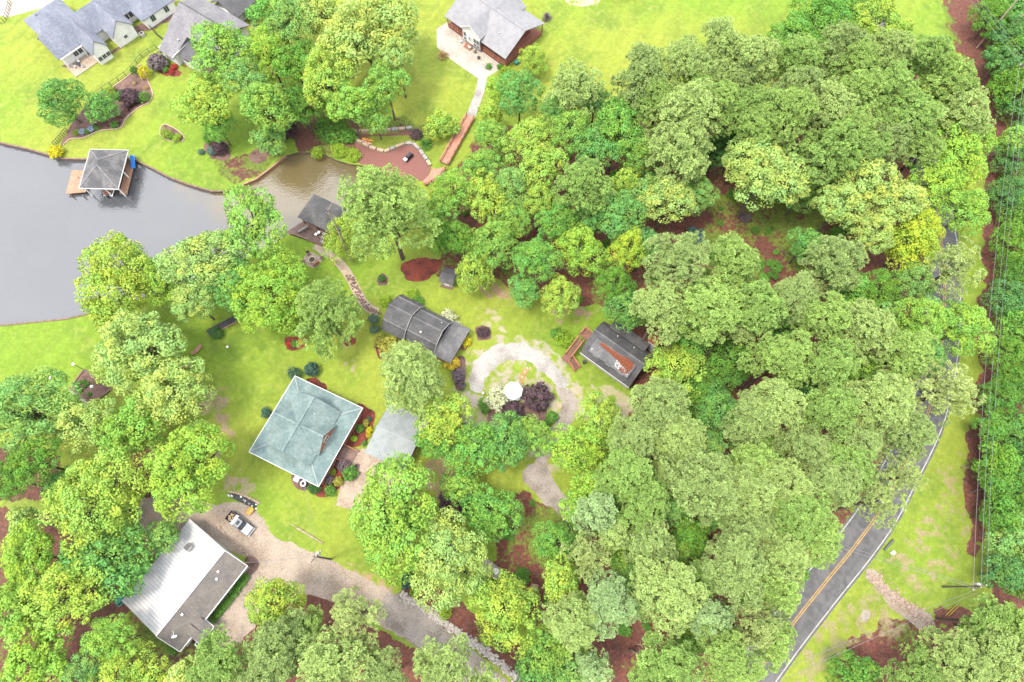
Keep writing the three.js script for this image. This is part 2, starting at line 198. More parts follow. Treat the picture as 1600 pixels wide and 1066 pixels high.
  zone([[45.54, 8.22], [51.36, 3.52], [57.18, -0.34], [60.67, -2.31], [63.69, 3.52], [60.9, 7.3], [53.64, 8.22], [47.87, 12.79], [43.76, 13.68]], dirtMix([0.19, 0.16, 0.05], 0.35), 1.2);
  zone([[-29.56, -5.3], [-25.26, -4.3], [-19.84, -1.81], [-18.66, 0.64], [-21.77, 0.64], [-26.63, -1.81]], dirtMix([0.3, 0.15, 0.085], 0.45), 0.6);
  zone([[-55.41, -43.56], [-45.26, -47.37], [-41.4, -44.82], [-46.67, -39.83], [-52.15, -37.38], [-54.65, -38.6]], lush(0.35), 0.6);
  zone([[-57.53, -2.31], [-48.28, 3.52], [-47.57, 8.22], [-53.86, 12.79], [-61.92, 7.3], [-61.82, 2.57]], strawMix(0.6, 0.6), 0.8);
  for (let i = 0; i < W * Hh; i++) for (let k = 0; k < 4; k++) d[i * 4 + k] = k === 3 ? 255 : Math.max(0, Math.min(255, 255 * (1.055 * Math.pow(Math.max(0, buf[i * 3 + k]), 1 / 2.4) - 0.055)));
  const t = new THREE.DataTexture(d, W, Hh); t.colorSpace = THREE.SRGBColorSpace; t.wrapS = t.wrapT = THREE.MirroredRepeatWrapping; t.magFilter = THREE.LinearFilter; t.minFilter = THREE.LinearMipmapLinearFilter; t.generateMipmaps = true; t.needsUpdate = true;
  const g = flat([[-700, -700], [700, -700], [700, 700], [-700, 700]], 0, shore), p = g.attributes.position, uv = g.attributes.uv;
  for (let i = 0; i < p.count; i++) uv.setXY(i, (p.getX(i) - GX) / GW, (p.getZ(i) - GZ) / GD);
  const gm = new THREE.Mesh(g, std({ map: t, roughness: 1, bumpMap: tex(256, 1, (u, v) => tn(u, v, 64, 2), false), bumpScale: 0.04 }));
  gm.material.bumpMap.repeat.set(GW / 2.2, GD / 2.2);
  gm.name = 'ground'; scene.add(gm); tag(gm, 'lime green lawn and rust brown woodland floor around the lake', null, null, 'structure');
}
{ // murky lake, rippled by a light breeze; the bed below
  const wt = tex(512, 8, (u, v) => { const s = 0.5 + 0.5 * Math.sin(6.2832 * (7 * u + 16 * v) + tn(u, v, 9, 4) * 16); return 0.55 * tn(u, v, 14, 4) + 0.3 * s * tn(u, v, 5, 2) + 0.15 * tn(u, v, 60, 2); }, false);
  // silt colours the inlet brown; the open lake is greyer
  const W = 512, Hh = 354, d = new Uint8Array(W * Hh * 4), s8 = (q) => 255 * (1.055 * Math.pow(q, 1 / 2.4) - 0.055);
  for (let j = 0; j < Hh; j++) for (let i = 0; i < W; i++) { const x = GX + (i + 0.5) / W * GW, z = GZ + (j + 0.5) / Hh * GD, n = fbm(x * 0.09 + 3, z * 0.09, 4), k = sst(-66, -50, x + (n - 0.5) * 26), c = mix(mix([0.04, 0.043, 0.049], [0.05, 0.052, 0.058], n), mix([0.058, 0.045, 0.021], [0.082, 0.064, 0.032], n), k), o = (j * W + i) * 4; for (let q = 0; q < 3; q++) d[o + q] = s8(c[q]); d[o + 3] = 255; }
  const wm = new THREE.DataTexture(d, W, Hh); wm.colorSpace = THREE.SRGBColorSpace; wm.magFilter = THREE.LinearFilter; wm.wrapS = wm.wrapT = THREE.MirroredRepeatWrapping; wm.repeat.set(1 / GW, 1 / GD); wm.offset.set(-GX / GW, -GZ / GD); wm.needsUpdate = true;
  struct('lake_water', flat(shore, -0.55), new THREE.MeshPhysicalMaterial({ map: wm, roughness: 0.06, ior: 1.72, bumpMap: wt, bumpScale: 0.045 }), 'calm grey lake water with a brown inlet');
  const bank = []; shore.forEach((a, i) => { const b = shore[(i + 1) % shore.length]; if (i < shore.length - 1) bank.push([[a[0], 0, a[1]], [b[0], 0, b[1]], [b[0], -1.2, b[1]], [a[0], -1.2, a[1]]]); });
  struct('lake_bank', faces(bank), M.brownmulch, 'dark earth bank dropping to the lake water');
}
{ // timber seawall on the north shore: capped boards along the water
  const wall = (pts, mat, label) => { const o = thing('seawall', label, 'seawall', [0, 0, 0]); const p = pts; for (let i = 0; i + 1 < p.length; i++) { const a = p[i], b = p[i + 1]; part('wall_board', rail([a[0], -0.4, a[1]], [b[0], -0.4, b[1]], 0.16, 0.98), mat, o); part('cap', rail([a[0], 0.11, a[1]], [b[0], 0.11, b[1]], 0.3, 0.06), mat, o); } };
  wall([[-105.42, -86.68], [-99.24, -85.12], [-94.28, -83.56], [-91.63, -82.79], [-86.76, -82.64]], M.olddeck, 'weathered board seawall along the lawn behind the hip roofed boathouse');
  wall([[-76.82, -82.48], [-73.22, -80.65], [-69.48, -78.53], [-65.59, -76.87], [-62.47, -75.83], [-60.05, -75.09], [-56.98, -75.09], [-54.47, -76.42]], M.olddeck, 'weathered board seawall curving along the garden lawn east of the boathouse');
  wall([[-54.47, -76.42], [-51.58, -77.92], [-48.82, -80.65], [-46.16, -83.56]], M.cedar, 'orange brown timber seawall along the mouth of the inlet');
  wall([[-77.87, -48.91], [-83.29, -47.5], [-89.21, -46.86], [-94.99, -46.22]], M.olddeck, 'low board seawall along the far lawn across the lake');
}
const roadLine = [[32.3, 18.53], [37.04, 13.33], [42.87, 7.02], [51.22, -1.42], [57.13, -7.23], [62.2, -12.82], [67.25, -19.82], [71.94, -26.54], [75.24, -32.59], [78.28, -40.32], [82.2, -55.09], [84.05, -70.54], [83.79, -84.03], [82.02, -98.47], [80.12, -113.98], [79.54, -130.68]];
{
  struct('road', [strip(roadLine, 6.7, 0.006)], M.asphalt, 'two lane grey asphalt road curving through the trees');
  const off = (d) => { const c = smooth(roadLine, 2, false); return c.map(([x, z], i) => { const a = c[Math.max(0, i - 1)], b = c[Math.min(c.length - 1, i + 1)], dx = b[0] - a[0], dz = b[1] - a[1], l = Math.hypot(dx, dz); return [x - dz / l * d, z + dx / l * d]; }); };
  for (const d of [-0.16, 0.16]) struct('yellow_line_marking', [strip(off(d), 0.16, 0.012)], M.yellow, 'double yellow centre line painted on the road');
  for (const d of [-2.95, 2.95]) struct('white_line_marking', [strip(off(d), 0.17, 0.012)], M.linewhite, 'white edge line painted on the road');
}
// gravel and dirt drives
struct('gravel_road', [flat(ragged([[-63.31, -13.56], [-59.81, -15.16], [-54.37, -15.16], [-50.32, -13.56], [-46.39, -14.09], [-43.15, -12.51], [-40.02, -8.87], [-36.11, -7.33], [-31.69, -5.5], [-27.28, -3.3], [-21.89, -1.12], [-18.1, 1.41], [-14.38, 3.52], [-8.11, 7.76], [-3.01, 11.43], [0, 14.13], [-6.93, 15.02], [-11.04, 10.98], [-16.22, 7.76], [-20.42, 5.42], [-24.65, 3.52], [-28.93, 1.6], [-34.26, 0.15], [-38.64, -1.81], [-40.48, 0.15], [-40.57, 3.52], [-42.63, 7.3], [-46.49, 8.69], [-48.43, 5.89], [-46.36, 2.57], [-44.25, -0.83], [-42.18, -3.3], [-44.34, -5.3], [-48.86, -7.33], [-53.52, -9.9], [-56.64, -9.38], [-59.48, -7.33], [-61.77, -9.38]], 0.5), 0.005)], M.dirt, 'pale dirt and gravel lane between the metal roofed house and the lawn');
struct('gravel_verge', [flat(ragged([[-20.7, 1.12], [-16.58, 0.64], [-10.2, 5.89], [-3.01, 11.43], [1.48, 15.46], [-5.93, 15.46], [-10.01, 11.7], [-16.24, 7.3], [-20.47, 4.66]], 0.4), 0.011)], M.gravel, 'grey gravel stretch of the lane');
struct('gravel_loop', [flat(ragged([[-7.22, -33.54], [-7.74, -36.17], [-6.41, -39.58], [-3.76, -41.93], [0, -42.81], [3.29, -42.31], [5.84, -40.32], [8.36, -37.99], [10.12, -34.73], [8.73, -34.01], [7.16, -35.93], [4.87, -37.62], [3.03, -39.09], [0, -39.58], [-2.33, -38.6], [-4.05, -37.14], [-4.95, -34.97], [-5.96, -33.18]], 0.5, 0.4), 0.008)], M.whitegravel, 'white gravel turning loop round the garden island');
struct('drive_track', [flat(ragged([[8.29, -34.97], [10.56, -33.77], [11.93, -30.24], [10.13, -27], [8.49, -24.5], [6.88, -22.03], [6.06, -19.49], [7.87, -16.77], [10.28, -13.56], [11.27, -10.94], [9.14, -11.25], [5.42, -14.09], [2.41, -17.64], [1.65, -19.49], [3.87, -20.92], [5.8, -23.94], [7.44, -27.35], [8.63, -30.24]], 0.5), 0.006)], M.gravel, 'worn gravel track leaving the turning loop between trees');
struct('drive_track', [flat(ragged([[-8.23, -32.59], [-6.64, -32.82], [-6.79, -29.08], [-5.81, -24.5], [-4.21, -21.15], [-6.08, -20.92], [-7.82, -24.5], [-8.83, -29.08]], 0.5), 0.006)], M.gravel, 'worn wheel track along the edge of the turning loop');
struct('parking_slab', [prism([[-27.71, -23.04], [-23.95, -23.37], [-18.72, -19.49], [-17.48, -16.77], [-21.64, -13.56], [-25.89, -12.51], [-29.76, -13.56], [-29.28, -16.77], [-28.08, -19.49]], -0.1, 0.02)], M.concrete2, 'tan concrete apron beside the green roofed house');
struct('stone_path', [strip([[-38.24, -63.01], [-36.51, -61.76], [-34.52, -60.38], [-32.65, -58.6], [-30.84, -56.03], [-29.56, -53.63], [-28.17, -51.26], [-26.6, -49.56], [-25.12, -48.91]], 1.7, 0.008)], M.concrete2, 'pale sandy path from the lakeside deck to the gambrel cabin');
{ const o = thing('stepping_stone_path', 'flat brown stepping stones set in the sandy path', 'path', [0, 0, 0]); const c = smooth([[-31.13, -56.57], [-29.56, -53.63], [-28.17, -51.26], [-26.6, -49.56], [-25.12, -48.91]], 0.5, false), r = rng(5); c.forEach(([x, z]) => { for (const s of [-0.45, 0.1, 0.55]) if (r() < 0.8) part('stone', cyl(0.2 + r() * 0.1, 0.19, 0.05, x + s + r() * 0.15, 0.005, z + r() * 0.3, 6), M.brownmulch, o); }); }

// ---------------------------------------------------------------- buildings
const AX = (axis, a, y, b) => axis === 'x' ? [a, y, b] : [b, y, a];
function gable(L, W, hE, rise, ox = 0, oz = 0, axis = 'x', t = 0.18) { const s = (sgn) => slab([AX(axis, -L / 2, hE, sgn * W / 2), AX(axis, L / 2, hE, sgn * W / 2), AX(axis, L / 2, hE + rise, 0), AX(axis, -L / 2, hE + rise, 0)], t).translate(ox, 0, oz); return [s(1), s(-1)]; }
function gableEnd(W, h0, hE, rise, a, o, axis = 'x', t = 0.15) { const q = (s) => [AX(axis, a + s, h0, -W / 2), AX(axis, a + s, h0, W / 2), AX(axis, a + s, hE, W / 2), AX(axis, a + s, hE + rise, 0), AX(axis, a + s, hE, -W / 2)]; const A = q(-t / 2), B = q(t / 2), f = [A, [...B].reverse()]; for (let i = 0; i < 5; i++) { const j = (i + 1) % 5; f.push([A[i], B[i], B[j], A[j]]); } const g = faces(f); return axis === 'x' ? g.translate(0, 0, o) : g.translate(o, 0, 0); }
function hip(W, D, hE, rise, ridge, axis = 'x', t = 0.16) { const w = W / 2, d = D / 2, r = ridge / 2, y = hE + rise, R = axis === 'x' ? [[-r, y, 0], [r, y, 0]] : [[0, y, -r], [0, y, r]]; const c = [[-w, hE, -d], [w, hE, -d], [w, hE, d], [-w, hE, d]]; return axis === 'x' ? [slab([c[0], c[1], R[1], R[0]], t), slab([c[1], c[2], R[1]], t), slab([c[2], c[3], R[0], R[1]], t), slab([c[3], c[0], R[0]], t)] : [slab([c[0], c[1], R[0]], t), slab([c[1], c[2], R[1], R[0]], t), slab([c[2], c[3], R[1]], t), slab([c[3], c[0], R[0], R[1]], t)]; }
function gutter(W, D, y, s = 0.14) { return [bx(W + 0.16, s, 0.1, 0, y - s, D / 2 + 0.03), bx(W + 0.16, s, 0.1, 0, y - s, -D / 2 - 0.03), bx(0.1, s, D - 0.06, W / 2 + 0.03, y - s, 0), bx(0.1, s, D - 0.06, -W / 2 - 0.03, y - s, 0)]; }
function windowAt(parent, x, y, z, ry, w, h, frame = M.trim) { const f = part('window', [bx(w + 0.16, 0.08, 0.1, 0, h), bx(w + 0.16, 0.08, 0.12, 0, -0.08), bx(0.08, h, 0.1, -w / 2 - 0.04, 0), bx(0.08, h, 0.1, w / 2 + 0.04, 0), bx(0.05, h, 0.06, 0, 0)], frame, parent); f.position.set(x, y, z); f.rotation.y = ry; for (const s of [-1, 1]) part('pane', bx(w / 2 - 0.03, h, 0.03, s * w / 4, 0, 0), M.glass, f); return f; }
function doorAt(parent, x, y, z, ry, mat) { const f = part('door', [bx(0.95, 2.05, 0.07)], mat, parent); f.position.set(x, y, z); f.rotation.y = ry; part('handle', bx(0.06, 0.12, 0.08, 0.36, 1, 0.07), M.steel, f); return f; }
function railing(parent, pts, y, mat, h = 0.95) { const g = []; for (let i = 0; i + 1 < pts.length; i++) { const a = pts[i], b = pts[i + 1], ya = a[2] ?? y, yb = b[2] ?? y; g.push(rail([a[0], ya + h, a[1]], [b[0], yb + h, b[1]], 0.14, 0.06), rail([a[0], ya + 0.15, a[1]], [b[0], yb + 0.15, b[1]], 0.06, 0.07), rail([a[0], ya + h * 0.55, a[1]], [b[0], yb + h * 0.55, b[1]], 0.05, 0.06)); } part('handrail', g, mat, parent); for (let i = 0; i + 1 < pts.length; i++) { const a = pts[i], b = pts[i + 1], ya = a[2] ?? y, yb = b[2] ?? y, n = Math.max(1, Math.round(Math.hypot(b[0] - a[0], b[1] - a[1]) / 1.6)); for (let k = i ? 1 : 0; k <= n; k++) part('post', bx(0.11, h, 0.11, a[0] + (b[0] - a[0]) * k / n, ya + (yb - ya) * k / n, a[1] + (b[1] - a[1]) * k / n), mat, parent); } }
// deck boards too narrow to pick apart: joined, with real gaps
function boards(w, d, y, t = 0.05, dir = 'x', bw = 0.19) { const g = []; const n = Math.round((dir === 'x' ? d : w) / (bw + 0.02)); for (let i = 0; i < n; i++) { const o = (i + 0.5) / n * (dir === 'x' ? d : w) - (dir === 'x' ? d : w) / 2; g.push(dir === 'x' ? bx(w, t, bw, 0, y, o) : bx(bw, t, d, o, y, 0)); } return g; }
const shift = (l, x, y, z) => l.map((g) => g.translate(x, y, z));
function house(name, label, [cx, cz, w, d, rot], cat = 'house') { return [thing(name, label, cat, [cx, 0, cz], rot), w, d]; }
function panels(parent, z0, z1, p, q, y0, y1, mat, axis = 'z', wid = 0.62) { // standing-seam sheets, each its own piece, from eave p to ridge q
  const n = Math.round((z1 - z0) / wid), s = (z1 - z0) / n; for (let i = 0; i < n; i++) { const a = z0 + i * s, b = a + s - 0.006, P = (u, v, y) => axis === 'z' ? [u, y, v] : [v, y, u]; part('roof_panel', [slab([P(p, a, y0), P(p, b, y0), P(q, b, y1), P(q, a, y1)], 0.07), rail(P(p, a + 0.03, y0 + 0.035), P(q, a + 0.03, y1 + 0.035), 0.05, 0.045)], mat, parent); } }

{ // green roofed house: low hip skirt, cross gables rising through it
  const [h, w, d] = house('green_roof_house', 'house with teal shingle cross gable roof and white gutter', [-35.2, -25.91, 13.61, 14.82, -0.441]);
  part('wall', bx(w - 4.2, 2.95, d - 2.4, -1, 0.35, 0), M.redwall, h); part('foundation', bx(w - 4, 0.35, d - 2.2, -1, -0.02, 0), M.greystone, h);
  const rf = part('roof', [...hip(w, d, 3, 2.0, d - w, 'z')], M.teal, h); part('gutter', gutter(w, d, 3.02), M.trim, rf);
  for (const [a, b] of [[-1, -1], [1, -1], [1, 1], [-1, 1]]) part('hip_cap', rail([a * w / 2 * 0.99, 3.06, b * d / 2 * 0.99], [a * w / 2 * 0.5, 4.04, b * (d / 2 - w / 4)], 0.2, 0.06), M.palemetal, rf);
  const g1 = part('gable_roof', gable(10.2, 8.6, 4.0, 3.3, -0.15, 0, 'z'), M.teal, h); part('ridge_cap', bx(0.3, 0.07, 10.2, -0.15, 7.27, 0), M.teal, g1);
  const g2 = part('gable_roof', gable(9.6, 5.7, 4.05, 2.95, -0.2, 0.1, 'x'), M.teal, h); part('ridge_cap', bx(9.6, 0.07, 0.26, -0.2, 6.97, 0.1), M.teal, g2);
  part('gable_wall', gableEnd(5.0, 3.3, 4.3, 2.5, 4.42, 0.1, 'x'), M.brickwall, h); part('gable_wall', gableEnd(5.0, 3.3, 4.3, 2.5, -4.75, 0.1, 'x'), M.brickwall, h);
  part('gable_wall', gableEnd(7.8, 3.5, 4.15, 2.95, 4.85, -0.15, 'z'), M.brickwall, h); part('gable_wall', gableEnd(7.8, 3.5, 4.15, 2.95, -4.85, -0.15, 'z'), M.brickwall, h);
  windowAt(h, 4.53, 4.5, 0.1, Math.PI / 2, 1.1, 0.9);
  part('vent_pipe', cyl(0.07, 0.07, 0.6, 1.2, 6.0, -2.6, 8), M.trim, h);
  part('porch_deck', shift(boards(2.6, d - 1, 0.45, 0.06, 'x'), w / 2 - 1.55, 0, 0), M.brownwood, h); part('porch_base', bx(2.5, 0.44, d - 1.2, w / 2 - 1.55, 0, 0), M.olddeck, h);
  for (const z of [-6.8, -4, -1.2, 2.2, 5, 6.8]) part('porch_post', bx(0.14, 2.4, 0.14, w / 2 - 0.4, 0.5, z), M.brownwood, h);
  railing(h, [[w / 2 - 0.35, -d / 2 + 0.6], [w / 2 - 0.35, -0.6]], 0.5, M.redcedar, 0.9); railing(h, [[w / 2 - 0.35, 2], [w / 2 - 0.35, d / 2 - 0.6]], 0.5, M.redcedar, 0.9);
  part('porch_ramp', [slab([[w / 2 - 0.3, 0.5, -0.6], [w / 2 - 0.3, 0.5, 1.9], [w / 2 + 2.3, 0.06, 1.9], [w / 2 + 2.3, 0.06, -0.6]], 0.1)], M.olddeck, h); railing(h, [[w / 2 - 0.2, -0.7, 0.5], [w / 2 + 2.3, -0.7, 0.05]], 0, M.redcedar, 0.8); railing(h, [[w / 2 - 0.2, 2, 0.5], [w / 2 + 2.3, 2, 0.05]], 0, M.redcedar, 0.8);
  for (const z of [-5, -2.5, 3.4]) windowAt(h, w / 2 - 3.07, 1.2, z, Math.PI / 2, 1.1, 1.2); for (const x of [-4, -1, 2]) windowAt(h, x, 1.2, d / 2 - 1.17, 0, 1.1, 1.2); doorAt(h, w / 2 - 3.06, 0.5, 0.6, Math.PI / 2, M.white);
}
{ // metal carport
  const [h, w, d] = house('carport', 'pale grey-green ribbed metal carport beside the tan concrete apron', [-20.64, -22.72, 7.65, 4.77, -0.420], 'carport');
  const r = part('ridge_cap', bx(w + 0.1, 0.05, 0.34, 0, 3.28, -d / 2), M.palemetal, h); r.position.y = 0.02;
  panels(h, -w / 2, w / 2, d / 2, -d / 2, 2.5, 3.3, M.palemetal, 'x', 0.46); panels(h, -w / 2, w / 2, -d / 2 - d, -d / 2, 2.5, 3.3, M.palemetal, 'x', 0.46);
  for (const x of [-w / 2 + 0.2, 0, w / 2 - 0.2]) for (const z of [d / 2 - 0.25, -1.5 * d + 0.25]) part('post', bx(0.1, 2.45, 0.1, x, 0, z), M.steel, h);
  part('side_panel', bx(0.06, 1.3, d * 1.9, w / 2 - 0.1, 1.1, -d / 2), M.redcedar, h); for (const z of [d / 2 - 0.25, -1.5 * d + 0.25]) part('eave_beam', bx(w - 0.1, 0.1, 0.1, 0, 2.33, z), M.steel, h);
}
function gambrel(L, W, hE, hB, hR, inset, x0, t = 0.16) { const w = W / 2, b = w - inset; const P = [[-w, hE], [-b, hB], [0, hR], [b, hB], [w, hE]], g = []; for (let i = 0; i < 4; i++) g.push(slab([[x0 - L / 2, P[i][1], P[i][0]], [x0 + L / 2, P[i][1], P[i][0]], [x0 + L / 2, P[i + 1][1], P[i + 1][0]], [x0 - L / 2, P[i + 1][1], P[i + 1][0]]], t)); return g; }
function gambrelEnd(W, h0, hE, hB, hR, inset, x, t = 0.15) { const w = W / 2, b = w - inset, P = [[-w, h0], [w, h0], [w, hE], [b, hB], [0, hR], [-b, hB], [-w, hE]]; const A = P.map(([z, y]) => [x - t / 2, y, z]), B = P.map(([z, y]) => [x + t / 2, y, z]), f = [A, [...B].reverse()]; A.forEach((_, i) => { const j = (i + 1) % A.length; f.push([A[i], B[i], B[j], A[j]]); }); return faces(f); }
function rake(W, hE, hB, hR, inset, x, mat, parent, name = 'rake_trim') { const w = W / 2, b = w - inset, P = [[-w, hE], [-b, hB], [0, hR], [b, hB], [w, hE]], g = []; for (let i = 0; i < 4; i++) g.push(rail([x, P[i][1] - 0.05, P[i][0]], [x, P[i + 1][1] - 0.05, P[i + 1][0]], 0.07, 0.2)); return part(name, g, mat, parent); }
{ // gambrel cabin: taller end block, longer lower block, hipped porch
  const [h] = house('gambrel_cabin', 'red cabin with dark grey barn style gambrel roof and porch', [-17.07, -45.45, 11.51, 7.8, -0.486], 'cabin'), W = 7.2;
  part('wall', bx(9.6, 2.5, W - 1.2, 0, 0, 0), M.redwall, h); for (const x of [-5.0, 4.75]) part('gable_wall', gambrelEnd(W - 0.9, 0, 2.4, 4.0, 5.2, 1.25, x), M.redwall, h);
  const r1 = part('roof', gambrel(4.7, W + 0.5, 2.4, 4.35, 5.85, 1.35, -3.15), M.charcoal, h); rake(W + 0.5, 2.4, 4.35, 5.85, 1.35, -0.8, M.raketrim, r1); rake(W + 0.5, 2.4, 4.35, 5.85, 1.35, -5.52, M.charcoal, r1);
  const r2 = part('roof', gambrel(6.1, W - 0.2, 2.35, 4.1, 5.45, 1.25, 2.3), M.charcoal, h); rake(W - 0.2, 2.35, 4.1, 5.45, 1.25, 5.36, M.raketrim, r2);
  for (const [z, y] of [[0, 5.46], [2.22, 4.12], [-2.22, 4.12]]) part('ridge_cap', bx(6, 0.05, 0.22, 2.3, y, z), M.slate, r2); for (const [z, y] of [[0, 5.86], [2.5, 4.36], [-2.5, 4.36]]) part('ridge_cap', bx(4.6, 0.05, 0.22, -3.15, y, z), M.slate, r1);
  part('vent', bx(0.3, 0.18, 0.3, 1.8, 4.55, 1.6), M.trim, h); part('vent', cyl(0.08, 0.08, 0.4, 4.2, 4.3, -1.7, 8), M.trim, h);
  const E = 5.3, X = E + 3.5, Z = W / 2 + 0.1, y0 = 2.35, y1 = 3.35; part('porch_roof', [slab([[E, y1, -Z + 1.6], [X, y0, -Z], [X, y0, Z], [E, y1, Z - 1.6]].map(([a, b, c]) => [a, b, c]), 0.14), slab([[E, y1, -Z + 1.6], [E, y0, -Z], [X, y0, -Z]], 0.14), slab([[E, y1, Z - 1.6], [X, y0, Z], [E, y0, Z]], 0.14)], M.slate, h);
  for (const z of [-Z + 0.3, 0, Z - 0.3]) part('porch_post', bx(0.14, 2.3, 0.14, X - 0.3, 0.02, z), M.brownwood, h); part('porch_deck', [bx(3.4, 0.3, W - 0.4, E + 1.4, 0, 0)], M.brownwood, h);
  part('step', bx(0.9, 0.16, 1.5, X + 0.2, 0, -0.9), M.brownwood, h); railing(h, [[X - 0.3, 0.1], [X - 0.3, Z - 0.3]], 0.3, M.brownwood, 0.8);
  windowAt(h, 4.85, 2.9, 0, Math.PI / 2, 0.9, 1); for (const x of [-3.4, -0.6, 2.2]) { windowAt(h, x, 1, W / 2 - 0.57, 0, 1, 1.1); windowAt(h, x, 1, -W / 2 + 0.57, Math.PI, 1, 1.1); }
}
{ // garage with long shed dormer, rust coloured pine straw lying on the roof
  const [h] = house('woodland_garage', 'white garage with dark gambrel roof and pine straw lying on it', [18.68, -39.76, 10.55, 7.42, -0.664], 'garage'), W = 7.6, L = 10.6;
  part('wall', bx(L - 0.5, 2.8, W - 1, 0, 0, 0), M.siding, h); for (const x of [-L / 2 + 0.3, L / 2 - 0.3]) part('gable_wall', gambrelEnd(W - 0.9, 0, 2.7, 4.5, 6.1, 1.4, x), M.siding, h);
  const r = part('roof', gambrel(L, W, 2.7, 4.6, 6.3, 1.4, 0), M.charcoal, h); part('ridge_cap', bx(L, 0.06, 0.28, 0, 6.28, 0), M.slate, r);
  const dm = part('shed_dormer', [slab([[-L / 2 + 1.2, 4.75, 3.35], [L / 2 - 1.1, 4.75, 3.35], [L / 2 - 1.1, 6.1, 0.9], [-L / 2 + 1.2, 6.1, 0.9]], 0.14)], M.slate, h); part('dormer_wall', [bx(L - 3, 1.75, 0.12, 0.05, 2.95, 2.95), bx(0.1, 1.2, 2, L / 2 - 1.5, 3.9, 1.95), bx(0.1, 1.2, 2, -L / 2 + 1.6, 3.9, 1.95)], M.white, dm);
  for (const x of [-2.6, 0, 2.6]) windowAt(h, x, 3.75, 3.03, 0, 0.9, 0.7);
  part('fascia', bx(L, 0.2, 0.1, 0, 2.5, W / 2 + 0.02), M.trim, r); part('lower_roof', [slab([[-L / 2 + 1.5, 3.3, -W / 2 - 1.2], [L / 2 - 1.6, 3.3, -W / 2 - 1.2], [L / 2 - 1.6, 3.9, -W / 2 + 0.9], [-L / 2 + 1.5, 3.9, -W / 2 + 0.9]], 0.14)], M.charcoal, h); part('lean_to_wall', bx(L - 3.4, 3.2, 0.12, 0, 0, -W / 2 - 1), M.siding, h);
  part('side_roof', [slab([[3, 3.35, -W / 2 - 3.1], [5, 3.35, -W / 2 - 3.1], [5, 3.75, -W / 2 - 1.3], [3, 3.75, -W / 2 - 1.3]], 0.12)], M.charcoal, h); part('side_wall', bx(1.7, 3.3, 1.6, 4, 0, -W / 2 - 2.1), M.siding, h);
  for (const x of [-3.4, -1, 1.6]) windowAt(h, x, 1, W / 2 - 0.47, 0, 0.9, 1); part('vent', cyl(0.09, 0.09, 0.4, 2, 5.2, -1.8, 8), M.trim, h); part('vent', cyl(0.09, 0.09, 0.4, -1.5, 5.2, -1.8, 8), M.trim, h);
  // fallen straw: loose needles heaped on the dormer
  const heap = (pts, n, seed) => { const q = rng(seed), g = []; for (let i = 0; i < n; i++) { const t = q(), u = q() * 2 - 1, [x, z, y, wd] = pts(t, u), a = q() * 3.14, l = 0.12 + q() * 0.16; const dx = Math.cos(a) * l, dz = Math.sin(a) * l, nx = -Math.sin(a) * 0.05, nz = Math.cos(a) * 0.05, yy = y + 0.02 + q() * 0.07, ty = (q() - 0.5) * 0.05; g.push([x - dx, yy, z - dz], [x + nx, yy + 0.03, z + nz], [x + dx, yy + ty, z + dz], [x - dx, yy, z - dz], [x + dx, yy + ty, z + dz], [x - nx, yy + 0.01, z - nz]); } const ge = new THREE.BufferGeometry(); ge.setAttribute('position', new THREE.Float32BufferAttribute(g.flat(), 3)); ge.computeVertexNormals(); return ge; };
  const sl = (z) => 4.75 + (3.35 - z) / 2.45 * 1.35; const qq = rng(3);
  const st = solo('pine_straw_drift', [heap((t, u) => { const x = -2.9 + t * 6.7, wd = 0.12 + 0.5 * t * (0.7 + 0.6 * vn(t * 14, 3)); const z = 1.32 + 0.25 * t + (u * Math.abs(u) * 0.5 + u * 0.5) * wd; return [x, z, sl(z)]; }, 3600, 5), heap((t, u) => { const x = 2.2 + t * 1.6, z = 2.6 + u * 0.4; return [x, z, sl(z)]; }, 90, 8), heap((t, u) => { const x = 3.05 + t * 1.9, z = -W / 2 - 2.2 + u * 0.85; return [x, z, 3.35 + (z + W / 2 + 3.1) / 1.8 * 0.4]; }, 1300, 11)], M.straw, 'rust coloured drift of pine straw on the garage dormer roof', 'pine straw'); st.userData.kind = 'stuff'; st.position.copy(h.position); st.rotation.copy(h.rotation);
  // lichen patches on the dormer
  const lich = []; for (let i = 0; i < 60; i++) { const x = 1 + qq() * 2.6, z = 2 + qq() * 0.9; lich.push(new THREE.CircleGeometry(0.05 + qq() * 0.15, 6).rotateX(-Math.PI / 2).rotateX(Math.atan2(1.35, 2.45)).translate(x, sl(z) + 0.012, z)); } tag(part('lichen', lich, plain(0.25, 0.25, 0.25, 1), h), null, null, null, 'stuff');
}
